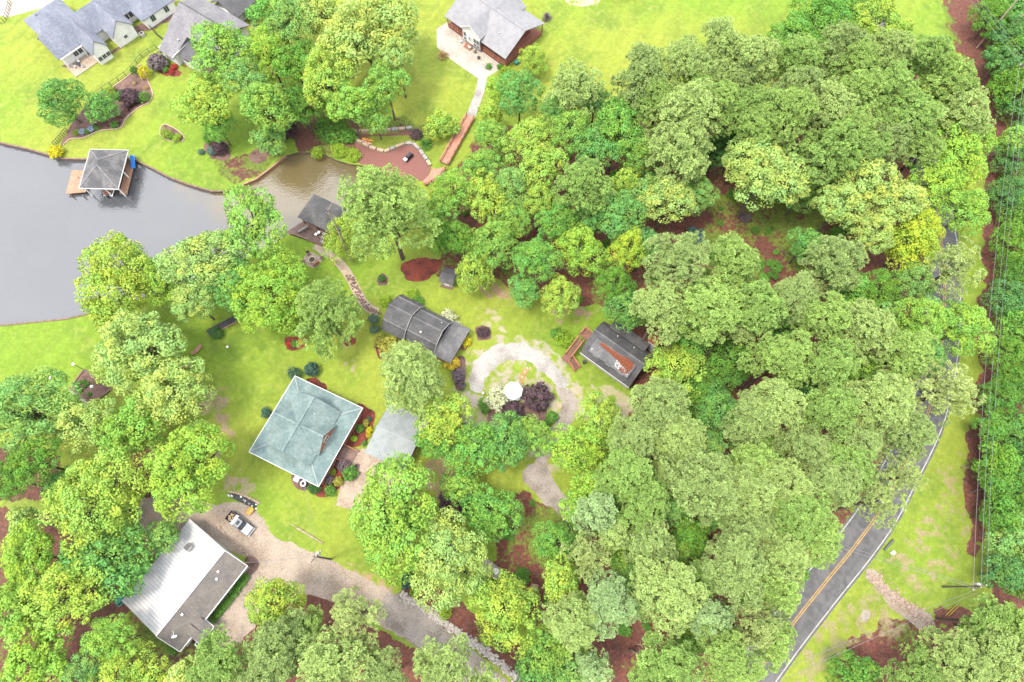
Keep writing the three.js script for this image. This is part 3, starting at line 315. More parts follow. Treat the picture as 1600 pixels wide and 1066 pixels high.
{ // outside stair of the garage: upper landing, long flight, turn, short flight
  const o = thing('wooden_stair', 'brown wooden outside stair climbing to the garage end wall', 'stair', [0, 0, 0]); const P = [[13.5, 2.75, -43.4], [11.14, 1.65, -42.21], [9.96, 1.1, -40.07], [11.07, 1.1, -38.73], [11.82, 0.1, -37.59]];
  const dir = (a, b) => { const d = [b[0] - a[0], b[2] - a[2]], l = Math.hypot(...d); return [d[0] / l, d[1] / l, l]; };
  const top = P[0], turn = [P[2][0] + 0.2, 1.05, P[2][2] + 0.2];
  const run = (a, b, n, w) => { const [dx, dz, l] = dir(a, b), ry = Math.atan2(-dz, dx); for (let i = 0; i < n; i++) { const t = (i + 0.5) / n; part('tread', bx(l / n * 0.86, 0.05, w, a[0] + dx * l * t, a[1] + (b[1] - a[1]) * t, a[2] + dz * l * t, ry), M.brownwood, o); } for (const s of [-1, 1]) { const ox = -dz * s * w / 2, oz = dx * s * w / 2; part('stringer', rail([a[0] + ox, a[1] - 0.12, a[2] + oz], [b[0] + ox, b[1] - 0.12, b[2] + oz], 0.06, 0.26), M.redcedar, o); railing(o, [[a[0] + ox, a[2] + oz, a[1]], [b[0] + ox, b[2] + oz, b[1]]], 0, M.redcedar, 0.9); } return ry; };
  const m = [P[0][0] - 1.1, 2.7, P[0][2] + 0.9]; part('landing', bx(2, 0.1, 1.7, top[0], 2.65, top[2], -0.65), M.brownwood, o); for (const [a, b] of [[-0.8, -0.7], [0.8, -0.7], [0.8, 0.7], [-0.8, 0.7]]) part('post', bx(0.14, 2.7, 0.14, top[0] + a, 0, top[2] + b), M.brownwood, o);
  railing(o, [[top[0] + 1, top[2] - 0.1], [top[0] - 0.2, top[2] - 1.2], [top[0] - 1.2, top[2] - 0.1]], 2.72, M.redcedar);
  run(m, turn, 10, 1.2); part('landing', bx(1.5, 0.1, 1.5, turn[0] - 0.2, 0.98, turn[2] + 0.25, -0.65), M.brownwood, o); for (const [a, b] of [[-0.6, 0.2], [0.4, 0.7], [0, -0.4]]) part('post', bx(0.14, 1, 0.14, turn[0] - 0.2 + a, 0, turn[2] + 0.25 + b), M.brownwood, o);
  run([turn[0] + 0.4, 0.95, turn[2] + 0.6], [P[4][0], 0.12, P[4][2]], 6, 1.2);
}
{ // metal and shingle roofed house at the lane
  const [h, w, d] = house('metal_roof_house', 'house with half white ribbed metal and half brown shingle roof', [-52.03, -1.11, 12.74, 15.2, -0.606]), X = 2.35, yr = 4.5;
  part('wall', bx(w - 0.9, 2.7, d - 0.8, 0, 0, 0), M.siding, h); part('gable_wall', [faces([[[-w / 2 + 0.4, 2.6, -d / 2 + 0.32], [X, yr - 0.15, -d / 2 + 0.32], [w / 2 - 0.4, 2.7, -d / 2 + 0.32]].reverse()]), faces([[[-w / 2 + 0.4, 2.6, d / 2 - 0.32], [X, yr - 0.15, d / 2 - 0.32], [w / 2 - 0.4, 2.7, d / 2 - 0.32]]])], M.siding, h);
  panels(h, -d / 2, d / 2, -w / 2, X, 2.75, yr, M.whitemetal, 'z', 0.5);
  const r = part('shingle_roof', [slab([[X + 0.02, yr, -d / 2], [w / 2, 2.85, -d / 2], [w / 2, 2.85, d / 2], [X + 0.02, yr, d / 2]], 0.16)], M.brownshingle, h); part('gutter', bx(0.14, 0.14, d, w / 2 + 0.05, 2.72, 0), M.trim, r); part('ridge_cap', bx(0.24, 0.06, d, X, yr, 0), M.trim, r);
  part('rake_trim', [rail([-w / 2, 2.68, -d / 2 - 0.05], [X, yr - 0.08, -d / 2 - 0.05], 0.08, 0.24), rail([w / 2, 2.76, -d / 2 - 0.05], [X, yr - 0.08, -d / 2 - 0.05], 0.08, 0.24), rail([w / 2, 2.76, d / 2 + 0.05], [X, yr - 0.08, d / 2 + 0.05], 0.08, 0.24)], M.trim, h);
  const pz = 3.6; part('porch_roof', [slab([[w / 2 - 1.6, 3.5, pz - 0.1], [w / 2 - 0.6, 3.4, pz - 1.5], [w / 2 + 1.8, 2.8, pz - 1.5], [w / 2 + 1.8, 3.25, pz]], 0.14), slab([[w / 2 - 1.6, 3.5, pz + 0.1], [w / 2 + 1.8, 3.25, pz], [w / 2 + 1.8, 2.8, pz + 1.5], [w / 2 - 0.6, 3.4, pz + 1.5]], 0.14)], M.brownshingle, h);
  part('porch_trim', [bx(2, 0.16, 0.1, w / 2 + 0.85, 2.66, pz - 1.54), bx(2, 0.16, 0.1, w / 2 + 0.85, 2.66, pz + 1.54), bx(0.1, 0.16, 3.1, w / 2 + 1.83, 2.66, pz)], M.trim, h); for (const z of [pz - 1.3, pz + 1.3]) part('porch_post', bx(0.14, 2.7, 0.14, w / 2 + 1.6, 0, z), M.tan, h); part('porch_slab', bx(2, 0.15, 2.9, w / 2 + 0.6, 0, pz), M.concrete, h);
  const ch = part('chimney', bx(1, 1.1, 1, -2.9, 3.4, -4.6), M.siding, h); part('cap', bx(0.8, 0.14, 0.9, -2.9, 4.5, -4.6), M.black, ch);
  for (const [x, z, y] of [[3.6, -4.6, 4.02], [4.1, -3.6, 3.8], [3.4, 3.2, 4.1], [-0.4, 4.4, 3.75], [0.8, -4.4, 4.1]]) part('roof_vent', bx(0.34, 0.2, 0.34, x, y, z), M.trim, h);
  const ds = part('satellite_dish', [new THREE.SphereGeometry(0.62, 14, 6, 0, 6.283, 0, 0.75).scale(1, 0.5, 1).rotateX(2.2).rotateY(0.6).translate(4.4, 4.1, 6.1), bar([4.4, 3.6, 6.1], [4.4, 4.2, 6.1], 0.04), bar([4.4, 4.1, 6.1], [4.0, 4.6, 5.6], 0.03)], M.white, h);
  for (const z of [-2.6, -1.5]) { windowAt(h, w / 2 - 0.42, 1.1, z, Math.PI / 2, 0.85, 1.2); } for (const z of [-3.25, -0.85]) part('shutter', bx(0.06, 1.25, 0.36, w / 2 - 0.42, 1.1, z), plain(0.2, 0.02, 0.03), h);
  windowAt(h, w / 2 - 0.42, 1.1, 6.1, Math.PI / 2, 0.9, 1.1); part('shutter', bx(0.06, 1.2, 0.36, w / 2 - 0.42, 1.05, 5.3), plain(0.2, 0.02, 0.03), h); doorAt(h, w / 2 - 0.42, 0.15, pz, Math.PI / 2, M.tan);
  windowAt(h, 0, 1.1, -d / 2 + 0.38, Math.PI, 1, 1.1);
  const ac = thing('air_conditioner', 'white air conditioning unit beside the small house porch', 'air conditioner', [h.position.x, 0, h.position.z], h.rotation.y); part('case', bx(0.85, 0.75, 0.85, w / 2 + 0.9, 0, pz + 2.3), M.white, ac); part('fan_grille', [new THREE.TorusGeometry(0.3, 0.03, 6, 18).rotateX(Math.PI / 2).translate(w / 2 + 0.9, 0.78, pz + 2.3), cyl(0.27, 0.27, 0.02, w / 2 + 0.9, 0.75, pz + 2.3, 14)], M.black, ac);
}
{ // long white house with blue-grey roofs and two front gables
  const h = thing('white_house', 'long white house with pale blue-grey gabled roofs on the lake lawn', 'house', [-95.82, 0, -105.75], 0.81);
  part('wall', [bx(21, 2.9, 6.6, 11, 0, -3.7), bx(3.1, 3.4, 5, 7.15, 0, 2.2), bx(4.8, 3.4, 4.2, 13.55, 0, 1.6), bx(7.6, 2.9, 12, 22.5, 0, -2), bx(8, 2.9, 6.4, 5, 0, -10.6)], M.white, h);
  part('roof', gable(22.5, 7.8, 3, 3.5, 10.9, -3.7, 'x'), M.blueroof, h); part('gable_wall', gableEnd(7, 2.9, 3, 3.2, 0.25, -3.7, 'x'), M.white, h);
  part('wing_roof', gable(9.4, 3.9, 3.4, 2.7, 7.2, 0.4, 'z'), M.blueroof, h); part('gable_wall', gableEnd(3.2, 2, 3.4, 2.3, 4.75, 7.2, 'z'), M.white, h);
  part('wing_roof', gable(8.6, 5.4, 3.4, 3.0, 13.55, 0, 'z'), M.blueroof, h); part('gable_wall', gableEnd(4.8, 2, 3.4, 2.7, 3.75, 13.55, 'z'), M.white, h);
  part('hip_roof', shift(hip(8.8, 13, 3, 3.6, 5, 'z'), 22.5, 0, -2), M.blueroof, h); part('rear_roof', shift(hip(9, 7.4, 3, 2.4, 3, 'x'), 5, 0, -10.8), M.blueroof, h);
  for (const x of [6.2, 7.2, 8.2]) windowAt(h, x, 1, 4.74, 0, 0.75, 1.5); windowAt(h, 13.5, 1.3, 3.75, 0, 0.7, 0.8); windowAt(h, 16.8, 1.2, -0.37, 0, 0.8, 1.3); windowAt(h, 17.9, 1.2, -0.37, 0, 0.8, 1.3); for (const x of [20.6, 24.2]) windowAt(h, x, 1.1, 4.03, 0, 1, 1.4); windowAt(h, 4.6, 0.9, -0.36, 0, 1.0, 1.6); windowAt(h, 3.4, 0.9, -0.36, 0, 0.9, 1.6);
  part('patio', bx(5.6, 0.16, 3.6, 2.7, -0.02, 1.6), M.concrete2, h); part('patio_roof_beam', [bx(5.4, 0.25, 0.2, 2.7, 2.6, 0.3)], M.white, h); for (const x of [0.3, 5]) part('patio_post', bx(0.2, 2.5, 0.2, x, 0.14, 0.3), M.white, h);
  part('vent_pipe', cyl(0.08, 0.08, 0.5, 13, 5.1, -1.3, 8), M.trim, h); part('vent_pipe', cyl(0.08, 0.08, 0.5, 3, 5.0, -10.6, 8), M.black, h);
  const ac = thing('air_conditioner', 'grey air conditioning unit against the white house wall', 'air conditioner', [-95.82, 0, -105.75], 0.81); part('case', bx(0.9, 0.8, 0.9, 16.6, 0, 4.4), M.siding, ac); part('fan_grille', cyl(0.32, 0.32, 0.03, 16.6, 0.8, 4.4, 14), M.black, ac);
  const f = thing('patio_table', 'small dark patio table on the white house terrace', 'table', [-93.2, 0.14, -106.3], 0.5); part('top', cyl(0.5, 0.5, 0.05, 0, 0.68, 0, 12), M.glass, f); part('leg', cyl(0.06, 0.06, 0.68), M.black, f); for (const a of [0.4, 2.6, 4.4]) { const c = thing('patio_chair', 'white patio chair drawn up to the dark terrace table', 'chair', [-93.2 + Math.cos(a) * 0.95, 0.14, -106.3 + Math.sin(a) * 0.95], -a, 'terrace chairs'); part('seat', bx(0.45, 0.05, 0.45, 0, 0.4), M.trim, c); part('backrest', bx(0.05, 0.5, 0.45, 0.22, 0.45), M.trim, c); for (const [p, q] of [[-1, -1], [1, -1], [1, 1], [-1, 1]]) part('leg', bx(0.04, 0.4, 0.04, p * 0.19, 0, q * 0.19), M.trim, c); }
}
{ // grey shingled house: long cat-slide wing toward the garden
  const h = thing('grey_house', 'grey shingle roofed house with white porch gable behind the grove', 'house', [-67.8, 0, -115.4], -0.6);
  part('wall', [bx(13, 4.4, 8.6, 3.8, 0, 0), bx(4.6, 2.8, 5.6, -0.4, 0, 6.8), bx(5.6, 2.9, 7, 2, 0, -8.6)], M.white, h); part('gable_wall', gableEnd(8.6, 3.8, 4.4, 2.4, -2.6, 0, 'x'), M.white, h);
  part('roof', [slab([[-3.2, 7, 0], [11, 7, 0], [11, 4.6, 5], [2.4, 4.6, 5], [-3.2, 4.6, 5]]), slab([[-3.2, 7, 0], [11, 7, 0], [11, 4.4, -5], [-3.2, 4.4, -5]])], M.greyroof, h); part('wing_roof', [slab([[-2.9, 4.72, 4.8], [2.4, 4.72, 4.8], [2.4, 2.95, 10.3], [-2.0, 2.95, 10.2]])], M.greyroof, h);
  part('porch_roof', [slab([[2.5, 3.9, 4.2], [8.6, 3.9, 4.2], [8.6, 2.9, 8.9], [2.5, 2.9, 8.9]])], M.darkroof, h); part('ridge_cap', bx(14.2, 0.07, 0.3, 3.9, 6.98, 0), M.darkroof, h);
  part('garage_roof', shift(gable(6.4, 8.2, 3, 2.6, 0, 0, 'z'), 2, 0, -8.6), M.darkroof, h); part('porch_deck', bx(6, 0.3, 4.4, 5.5, 0, 6.6), M.tan, h); for (const x of [2.8, 5.6, 8.4]) part('porch_post', bx(0.18, 2.6, 0.18, x, 0.3, 8.6), M.white, h); part('porch_rail', [bx(6, 0.1, 0.1, 5.6, 1.2, 8.6), bx(6, 0.08, 0.08, 5.6, 0.5, 8.6)], M.white, h);
  part('roof_vent', cyl(0.16, 0.16, 0.3, 1.2, 4.3, 6.6, 10), M.trim, h); windowAt(h, -0.4, 1, 9.64, 0, 1.2, 1.3); part('gutter', bx(0.12, 0.14, 5.8, 2.46, 3.4, 7.5).rotateX(0), M.trim, h).visible = true;
}
{ // red porch house
  const [h, w, d] = house('red_porch_house', 'red railed house with smooth grey cross gable roof and patio', [-3.74, -116.03, 17.66, 12.88, -0.724]);
  part('wall', bx(w - 4.6, 2.5, d - 4.4, 0, 0.7, 0), M.redwall, h); part('foundation', bx(w - 0.8, 0.62, d - 0.8, 0, 0, 0), M.redwall, h); part('porch_deck', boards(w - 0.7, d - 0.7, 0.62, 0.07, 'x', 0.2), M.redcedar, h);
  const r = part('roof', gable(w, d, 3.2, 2.9, 0, 0, 'x'), M.greymetal, h); part('ridge_cap', bx(w, 0.07, 0.34, 0, 6.08, 0), M.greymetal, r); part('gable_wall', gableEnd(d - 4.4, 3, 3.3, 2.1, w / 2 - 2.3, 0, 'x'), M.redwall, h); part('gable_wall', gableEnd(d - 4.4, 3, 3.3, 2.1, -w / 2 + 2.3, 0, 'x'), M.redwall, h);
  const gx = -0.9; const r2 = part('front_gable_roof', gable(d / 2 + 0.4, 5.6, 3.95, 2.05, gx, d / 4 + 0.2, 'z'), M.greymetal, h); part('rear_gable_roof', gable(d / 2 + 0.4, 6.4, 3.7, 2.3, gx + 0.8, -d / 4 - 0.2, 'z'), M.greymetal, h); part('gable_wall', gableEnd(5, 0.7, 3.95, 1.75, d / 2 + 0.1, gx, 'z'), M.white, h); part('gable_trim', [rail([gx - 2.8, 3.88, d / 2 + 0.42], [gx, 5.93, d / 2 + 0.42], 0.1, 0.22), rail([gx + 2.8, 3.88, d / 2 + 0.42], [gx, 5.93, d / 2 + 0.42], 0.1, 0.22)], M.trim, r2);
  for (const x of [gx - 1.8, gx + 1.1, gx + 2.0]) { windowAt(h, x, 0.95, d / 2 + 0.22, 0, 0.65, 0.7); windowAt(h, x, 1.9, d / 2 + 0.22, 0, 0.65, 1.2); } doorAt(h, gx - 0.4, 0.75, d / 2 + 0.22, 0, M.white); windowAt(h, gx - 0.4, 1.9, d / 2 + 0.28, 0, 0.4, 0.6);
  railing(h, [[-w / 2 + 0.4, -2], [-w / 2 + 0.4, d / 2 - 0.4], [gx - 2.6, d / 2 - 0.4]], 0.69, M.redcedar, 1.0); railing(h, [[gx + 2.6, d / 2 - 0.4], [w / 2 - 0.4, d / 2 - 0.4], [w / 2 - 0.4, -d / 2 + 0.4]], 0.69, M.redcedar, 1.0);
  for (const [x, z] of [[-w / 2 + 0.4, d / 2 - 0.4], [-5.2, d / 2 - 0.4], [gx - 2.6, d / 2 - 0.4], [gx + 2.6, d / 2 - 0.4], [5.2, d / 2 - 0.4], [w / 2 - 0.4, d / 2 - 0.4], [w / 2 - 0.4, 2], [w / 2 - 0.4, -2.2], [w / 2 - 0.4, -d / 2 + 0.4]]) part('porch_post', bx(0.15, 2.5, 0.15, x, 0.69, z), M.redcedar, h);
  for (const x of [-5.6, 4, 6]) windowAt(h, x, 1.3, d / 2 - 2.17, 0, 1, 1.3); for (let i = 0; i < 3; i++) part('step', bx(1.8, 0.2, 0.35, gx - 0.4, i * 0.2, d / 2 + 1.2 - i * 0.3), M.redcedar, h); part('roof_vent', cyl(0.14, 0.14, 0.3, 4.2, 4.6, 3.2, 10), M.steel, h);
}
{ const o = tag(part('concrete_patio', [prism([[-16.69, -116.68], [-16.35, -111.49], [-13.46, -108.34], [-7.4, -103.18], [-5.89, -103.01], [-3.44, -104.88], [-0.55, -106.95], [-1.39, -108.34], [-14.21, -118.68]], -0.1, 0.03)], M.concrete), 'pale concrete patio in front of the red railed house', null, null, 'structure'); }
struct('garden_walk', [strip([[-6.64, -106.95], [-6.31, -103.52], [-6.8, -99.81], [-7.69, -96.49], [-8.7, -93.06]], 1.9, 0.036)], M.whitegravel, 'narrow white concrete walk from patio to footbridge');
struct('driveway', [prism([[-112.28, -119.96], [-106.02, -122.36], [-99.8, -125.35], [-105.08, -130.68], [-122.59, -130.68], [-118.61, -121.25]], -0.1, 0.02)], M.concrete, 'white concrete drive behind the long white house');
struct('driveway', [prism([[-61.89, -126.48], [-56.39, -126.48], [-56.83, -123.1], [-56.93, -119.41], [-55.87, -116.68], [-57.07, -116.14], [-58.63, -119.41], [-59.75, -123.47]], -0.1, 0.02)], M.concrete2, 'peach coloured drive beside the grey house');
struct('driveway', [prism([[-77.14, -122.73], [-73.58, -127.24], [-70.34, -130.68], [-73.56, -130.68], [-78.04, -124.6]], -0.1, 0.021)], M.concrete, 'white drive between the white house and grey house');
{ // timber shed beyond the far lawn
  const h = thing('timber_shed', 'brown timber shed with pale metal roof on the far lawn', 'shed', [23.4, 0, -128.5], -0.16); part('wall', bx(9, 2.3, 4.4), M.cedar, h); part('roof', gable(9.6, 5.2, 2.3, 0.9), M.whitemetal, h); part('door', bx(1.4, 1.9, 0.08, 1.6, 0, 2.24), M.brownwood, h); windowAt(h, -2, 0.9, 2.22, 0, 0.9, 0.8); part('lumber', [bx(4, 0.3, 0.8, -1.6, 0, 2.8)], M.tan, h);
}
{ // little black roofed shed
  const h = thing('garden_shed', 'little shed with black roof under the grove edge', 'shed', [...(() => { const [x, z] = [-11.91, -55.54]; return [x, 0, z]; })()], -0.3); part('wall', bx(2.3, 1.9, 2.6), M.siding, h); part('roof', gable(2.7, 3.2, 1.9, 0.75, 0, 0, 'x', 0.12), M.charcoal, h); part('door', bx(0.9, 1.6, 0.06, 0, 0, 1.32), M.white, h); part('skirt', bx(2.4, 0.12, 0.5, 0, 0, 1.6), M.brownmulch, h);
}
const toLocal = (o, [x, z]) => { const dx = x - o.position.x, dz = z - o.position.z, c = Math.cos(o.rotation.y), s = Math.sin(o.rotation.y); return [dx * c - dz * s, dx * s + dz * c]; };
const deckOf = (o, pts, y, mat) => { const l = pts.map((p) => toLocal(o, p)), x0 = Math.min(...l.map((p) => p[0])), x1 = Math.max(...l.map((p) => p[0])), z0 = Math.min(...l.map((p) => p[1])), z1 = Math.max(...l.map((p) => p[1])); return [x0, x1, z0, z1]; };
{ // hip roofed boathouse over a slip, cedar docks each side
  const [h, w, d] = house('boathouse', 'boathouse with weathered hip roof and orange cedar docks on open water', [-80.7, -78.34, 7.63, 8.97, -0.028], 'boathouse'); h.position.y = -0.55;
  const r = part('roof', hip(w, d, 3.5, 2.3, 1.2, 'z'), M.boatroof, h); part('fascia', gutter(w, d, 3.5, 0.2), M.trim, r); for (const [a, b] of [[-1, -1], [1, -1], [1, 1], [-1, 1]]) part('hip_cap', rail([a * w / 2 * 0.98, 3.56, b * d / 2 * 0.98], [0, 5.8, b * 0.6], 0.22, 0.06), M.greyroof, r);
  const dk = (name, pts) => { const l = pts.map((p) => toLocal(h, p)); const s = part(name, prism(l, 0.55, 0.68), M.cedar, h); return s; };
  dk('dock', [[-89.07, -79.94], [-86.23, -79.94], [-85.13, -74.84], [-89.12, -74.4]]); dk('dock', [[-76.75, -82.53], [-78.28, -82.38], [-78.4, -74.4], [-76.84, -74.25]]); dk('dock', [[-86.42, -82.07], [-78.09, -82.07], [-78.06, -80.55], [-86.29, -80.24]]); dk('dock', [[-83.24, -80.55], [-82.21, -80.55], [-80.44, -74.4], [-81.56, -74.25]]);
  for (const x of [-w / 2 + 0.5, 0.7, w / 2 - 0.4]) for (const z of [-d / 2 + 0.6, 0, d / 2 - 0.5]) part('post', bx(0.2, 4.2, 0.2, x, -0.75, z), M.white, h); for (const [x, z] of [[-6.6, 0.4], [-6.9, 4.6], [-4.6, 4.6], [4.9, 4.6], [5.0, 0]]) part('piling', cyl(0.13, 0.12, 1.9, x, -1, z, 8), M.olddeck, h);
  part('storage_wall', bx(2.2, 2.3, 0.12, 2.2, 0.68, -d / 2 + 0.9), M.cedar, h);
  const b = thing('motor_boat', 'white motor boat with red seat moored under the boathouse roof', 'boat', [h.position.x + 0.1, -0.55, h.position.z + 1.6], h.rotation.y + Math.PI);
  const S = []; const sec = [[-2.6, 0.95, 0.55], [-1, 1.05, 0.6], [0.8, 1.0, 0.68], [2, 0.6, 0.78], [2.7, 0.06, 0.85]]; for (let i = 0; i + 1 < sec.length; i++) { const [z0, w0, h0] = sec[i], [z1, w1, h1] = sec[i + 1]; for (const s of [-1, 1]) { S.push([[s * w0, h0, z0], [s * w1, h1, z1], [s * w1 * 0.5, -0.2, z1], [s * w0 * 0.5, -0.2, z0]]); S.push([[s * w0, h0, z0], [s * w1, h1, z1], [s * w1 * 0.78, h1, z1], [s * w0 * 0.78, h0, z0]]); } S.push([[-w0 * 0.8, 0.2, z0], [w0 * 0.8, 0.2, z0], [w1 * 0.8, 0.2, z1], [-w1 * 0.8, 0.2, z1]]); } S.push([[-0.95, 0.55, -2.6], [0.95, 0.55, -2.6], [0.5, -0.2, -2.6], [-0.5, -0.2, -2.6]]);
  part('hull', faces(S), M.white, b); part('seat', [bx(1.2, 0.3, 0.5, 0, 0.25, -1.9), bx(1.2, 0.35, 0.12, 0, 0.45, -2.2)], plain(0.25, 0.02, 0.03), b); part('engine', bx(0.4, 0.7, 0.4, 0, 0.2, -2.8), M.black, b); part('windscreen', bx(1.1, 0.35, 0.05, 0, 0.6, 0.4), M.glass, b);
  const k = thing('water_slide', 'blue slide standing at the boathouse corner', 'slide', [h.position.x + w / 2 + 0.35, 0.12, h.position.z - d / 2 + 1.4], h.rotation.y); part('chute', [slab([[-0.35, 1.5, -1], [0.35, 1.5, -1], [0.35, 0.15, 1.1], [-0.35, 0.15, 1.1]], 0.08), rail([-0.38, 1.6, -1], [-0.38, 0.3, 1.1], 0.06, 0.2), rail([0.38, 1.6, -1], [0.38, 0.3, 1.1], 0.06, 0.2)], plain(0.02, 0.13, 0.4, 0.4), k); part('ladder', [bx(0.6, 1.5, 0.06, 0, 0, -1.05)], M.trim, k);
}
{ // dark boathouse with a lounge deck at the inlet mouth
  const [h, w, d] = house('inlet_boathouse', 'dark hip roofed boathouse with a brown lounge deck at the inlet', [-36.58, -68.33, 7.49, 5.19, -0.476], 'boathouse'); const r = part('roof', hip(w, d + 0.6, 3, 1.9, 2.2, 'x'), M.charcoal, h);
  for (const x of [-w / 2 + 0.5, 0, w / 2 - 0.5]) for (const z of [-d / 2 + 0.3, d / 2 - 0.2]) part('post', bx(0.18, 3.9, 0.18, x, -0.95, z), M.brownwood, h); part('floor_deck', prism([[-w / 2 + 0.3, -d / 2], [w / 2 - 0.3, -d / 2], [w / 2 - 0.3, d / 2], [-w / 2 + 0.3, d / 2]], 0.06, 0.18), M.olddeck, h);
  const l = [[-44.07, -65.71], [-40.97, -68.27], [-35.07, -65.64], [-35.77, -63.74], [-36.8, -62.77], [-40.04, -64.16]].map((p) => toLocal(h, p)); part('lounge_deck', prism(l, 0.03, 0.2), M.olddeck, h); const bb = []; for (let i = 0; i < 22; i++) bb.push(i); part('deck_trim', fence([...l, l[0]].slice(3, 6).concat([l[5]]), 0.2, 0.06, 0.12), M.brownwood, h);
  const at2 = (p) => { const [x, z] = p; return [x, 0.2, z]; };
  const be = thing('deck_bench', 'long grey slatted bench on the lounge deck', 'bench', at2([-40.69, -66.16]), 0.62); for (const z of [-0.2, 0, 0.2]) part('slat', bx(2.2, 0.05, 0.16, 0, 0.42, z), M.greystone, be); part('backrest', bx(2.2, 0.4, 0.06, 0, 0.5, 0.32), M.greystone, be); for (const x of [-0.95, 0.95]) part('leg', bx(0.08, 0.42, 0.5, x, 0, 0), M.greystone, be);
  for (const [p, tx] of [[[-38.08, -65.03], 'white cushioned deck stool nearer the water on the lounge deck'], [[-37.56, -65.46], 'white cushioned deck stool nearer the boathouse posts']]) { const s = thing('deck_stool', tx, 'stool', at2(p), -0.5); part('seat', bx(0.55, 0.12, 0.55, 0, 0.36), M.white, s); part('base', bx(0.45, 0.36, 0.45), M.brownwood, s); }
  for (const [p, tx] of [[[-36.6, -65.17], 'dark deck chair facing the boathouse at the deck edge'], [[-36.77, -64.33], 'dark deck chair between stool and deck edge'], [[-36.69, -63.49], 'grey deck chair beside the sandy path']]) { const s = thing('deck_chair', tx, 'chair', at2(p), 0.8); part('seat', bx(0.6, 0.1, 0.6, 0, 0.35), M.greystone, s); part('backrest', bx(0.08, 0.6, 0.6, 0.3, 0.4), M.black, s); for (const [a, b] of [[-1, -1], [1, -1], [1, 1], [-1, 1]]) part('leg', bx(0.06, 0.35, 0.06, a * 0.25, 0, b * 0.25), M.black, s); }
  const tb = thing('blue_tarp', 'crumpled bright blue tarp beside the dark boathouse', 'tarp', [...(() => { const [x, z] = [-34.08, -66.53]; return [x, 0, z]; })()]); part('sheet', new THREE.IcosahedronGeometry(0.7, 2).scale(1.1, 0.5, 0.8).translate(0, 0.2, 0), plain(0.03, 0.22, 0.5, 0.5), tb);
}
{ // red footbridge from the garden walk down to the terrace landing
  const a = [-8.67, -92.83], b = [-13.72, -81.38], h = thing('footbridge', 'long orange-red wooden footbridge with handrails down to the terrace', 'footbridge', [(a[0] + b[0]) / 2, 0, (a[1] + b[1]) / 2], Math.atan2(-(b[1] - a[1]), b[0] - a[0])), L = Math.hypot(b[0] - a[0], b[1] - a[1]);
  part('deck', boards(L, 1.9, 0.5, 0.06, 'y', 0.2), M.bridge, h); for (const z of [-0.85, 0.85]) { part('beam', bx(L, 0.24, 0.12, 0, 0.25, z), M.bridge, h); railing(h, [[-L / 2, z], [L / 2, z]], 0.56, M.bridge, 0.9); } for (let i = 0; i < 6; i++) for (const z of [-0.8, 0.8]) part('support', bx(0.16, 0.3, 0.16, -L / 2 + 0.4 + i * (L - 0.8) / 5, -0.03, z), M.bridge, h);
  const g = thing('bridge_landing', 'orange-red timber landing at the foot of the footbridge', 'landing', [0, 0, 0]); part('deck', prism([[-16.15, -80], [-13.32, -80.31], [-13.66, -79.1], [-14.89, -77.44], [-17.4, -76.1], [-17.83, -77.14], [-16.49, -78.79]], 0.38, 0.55), M.bridge, g); for (const p of [[-16.04, -79.6], [-13.72, -79.9], [-15.07, -77.94], [-17.33, -76.74]]) part('support', bx(0.2, 0.4, 0.2, p[0], -0.02, p[1]), M.bridge, g); railing(g, [[-13.44, -80.15], [-14.9, -77.59], [-17.4, -76.25]], 0.55, M.bridge, 0.8);
}
// brick terrace, stone walls of single blocks, kayaks
struct('brick_terrace', [prism([[-32.3, -86.84], [-31.38, -81.87], [-29.21, -80.65], [-25.83, -78.53], [-20.6, -77.32], [-17.27, -77.62], [-16.35, -80.5], [-18.74, -84.49], [-20.39, -86.05], [-21.97, -86.05], [-23.89, -85.12], [-26.18, -84.03], [-29.28, -85.27]], -0.3, 0.03)], M.brick, 'brick red paved terrace at the inlet');
{ const wall = (pts, label, hh) => { const o = thing('stone_wall', label, 'wall', [0, 0, 0]), r = rng(9); for (let i = 0; i + 1 < pts.length; i++) { const a = pts[i], b = pts[i + 1], l = Math.hypot(b[0] - a[0], b[1] - a[1]), n = Math.max(1, Math.round(l / 1.5)), ry = Math.atan2(-(b[1] - a[1]), b[0] - a[0]); for (let k = 0; k < n; k++) { const t = (k + 0.5) / n; part('stone', bx(l / n * (0.8 + r() * 0.12), hh * (0.85 + r() * 0.3), 0.55 + r() * 0.15, a[0] + (b[0] - a[0]) * t, -0.02, a[1] + (b[1] - a[1]) * t, ry), r() < 0.3 ? M.greystone : M.stone, o); } } };
  wall([[-33.01, -89.11], [-29.58, -89.45], [-25.09, -89.72], [-20.6, -90.2]], 'low tan stone wall along the upper terrace lawn', 0.55); wall([[-32.2, -87.31], [-29.31, -85.58], [-26.13, -84.34], [-23.96, -85.43], [-22.06, -86.37], [-20.41, -86.37], [-18.89, -84.81], [-16.5, -81]], 'tan stone block wall bordering the brick terrace', 0.5); }
struct('wall_foot_bed', [flat(ragged([[-32.96, -88.57], [-29.53, -88.73], [-25.05, -89.05], [-20.57, -89.53], [-20.12, -88.57], [-23.82, -88.42], [-29.1, -88.26], [-31.71, -87.78]], 0.2), 0.012)], M.brick, 'brick red strip below the upper stone wall');
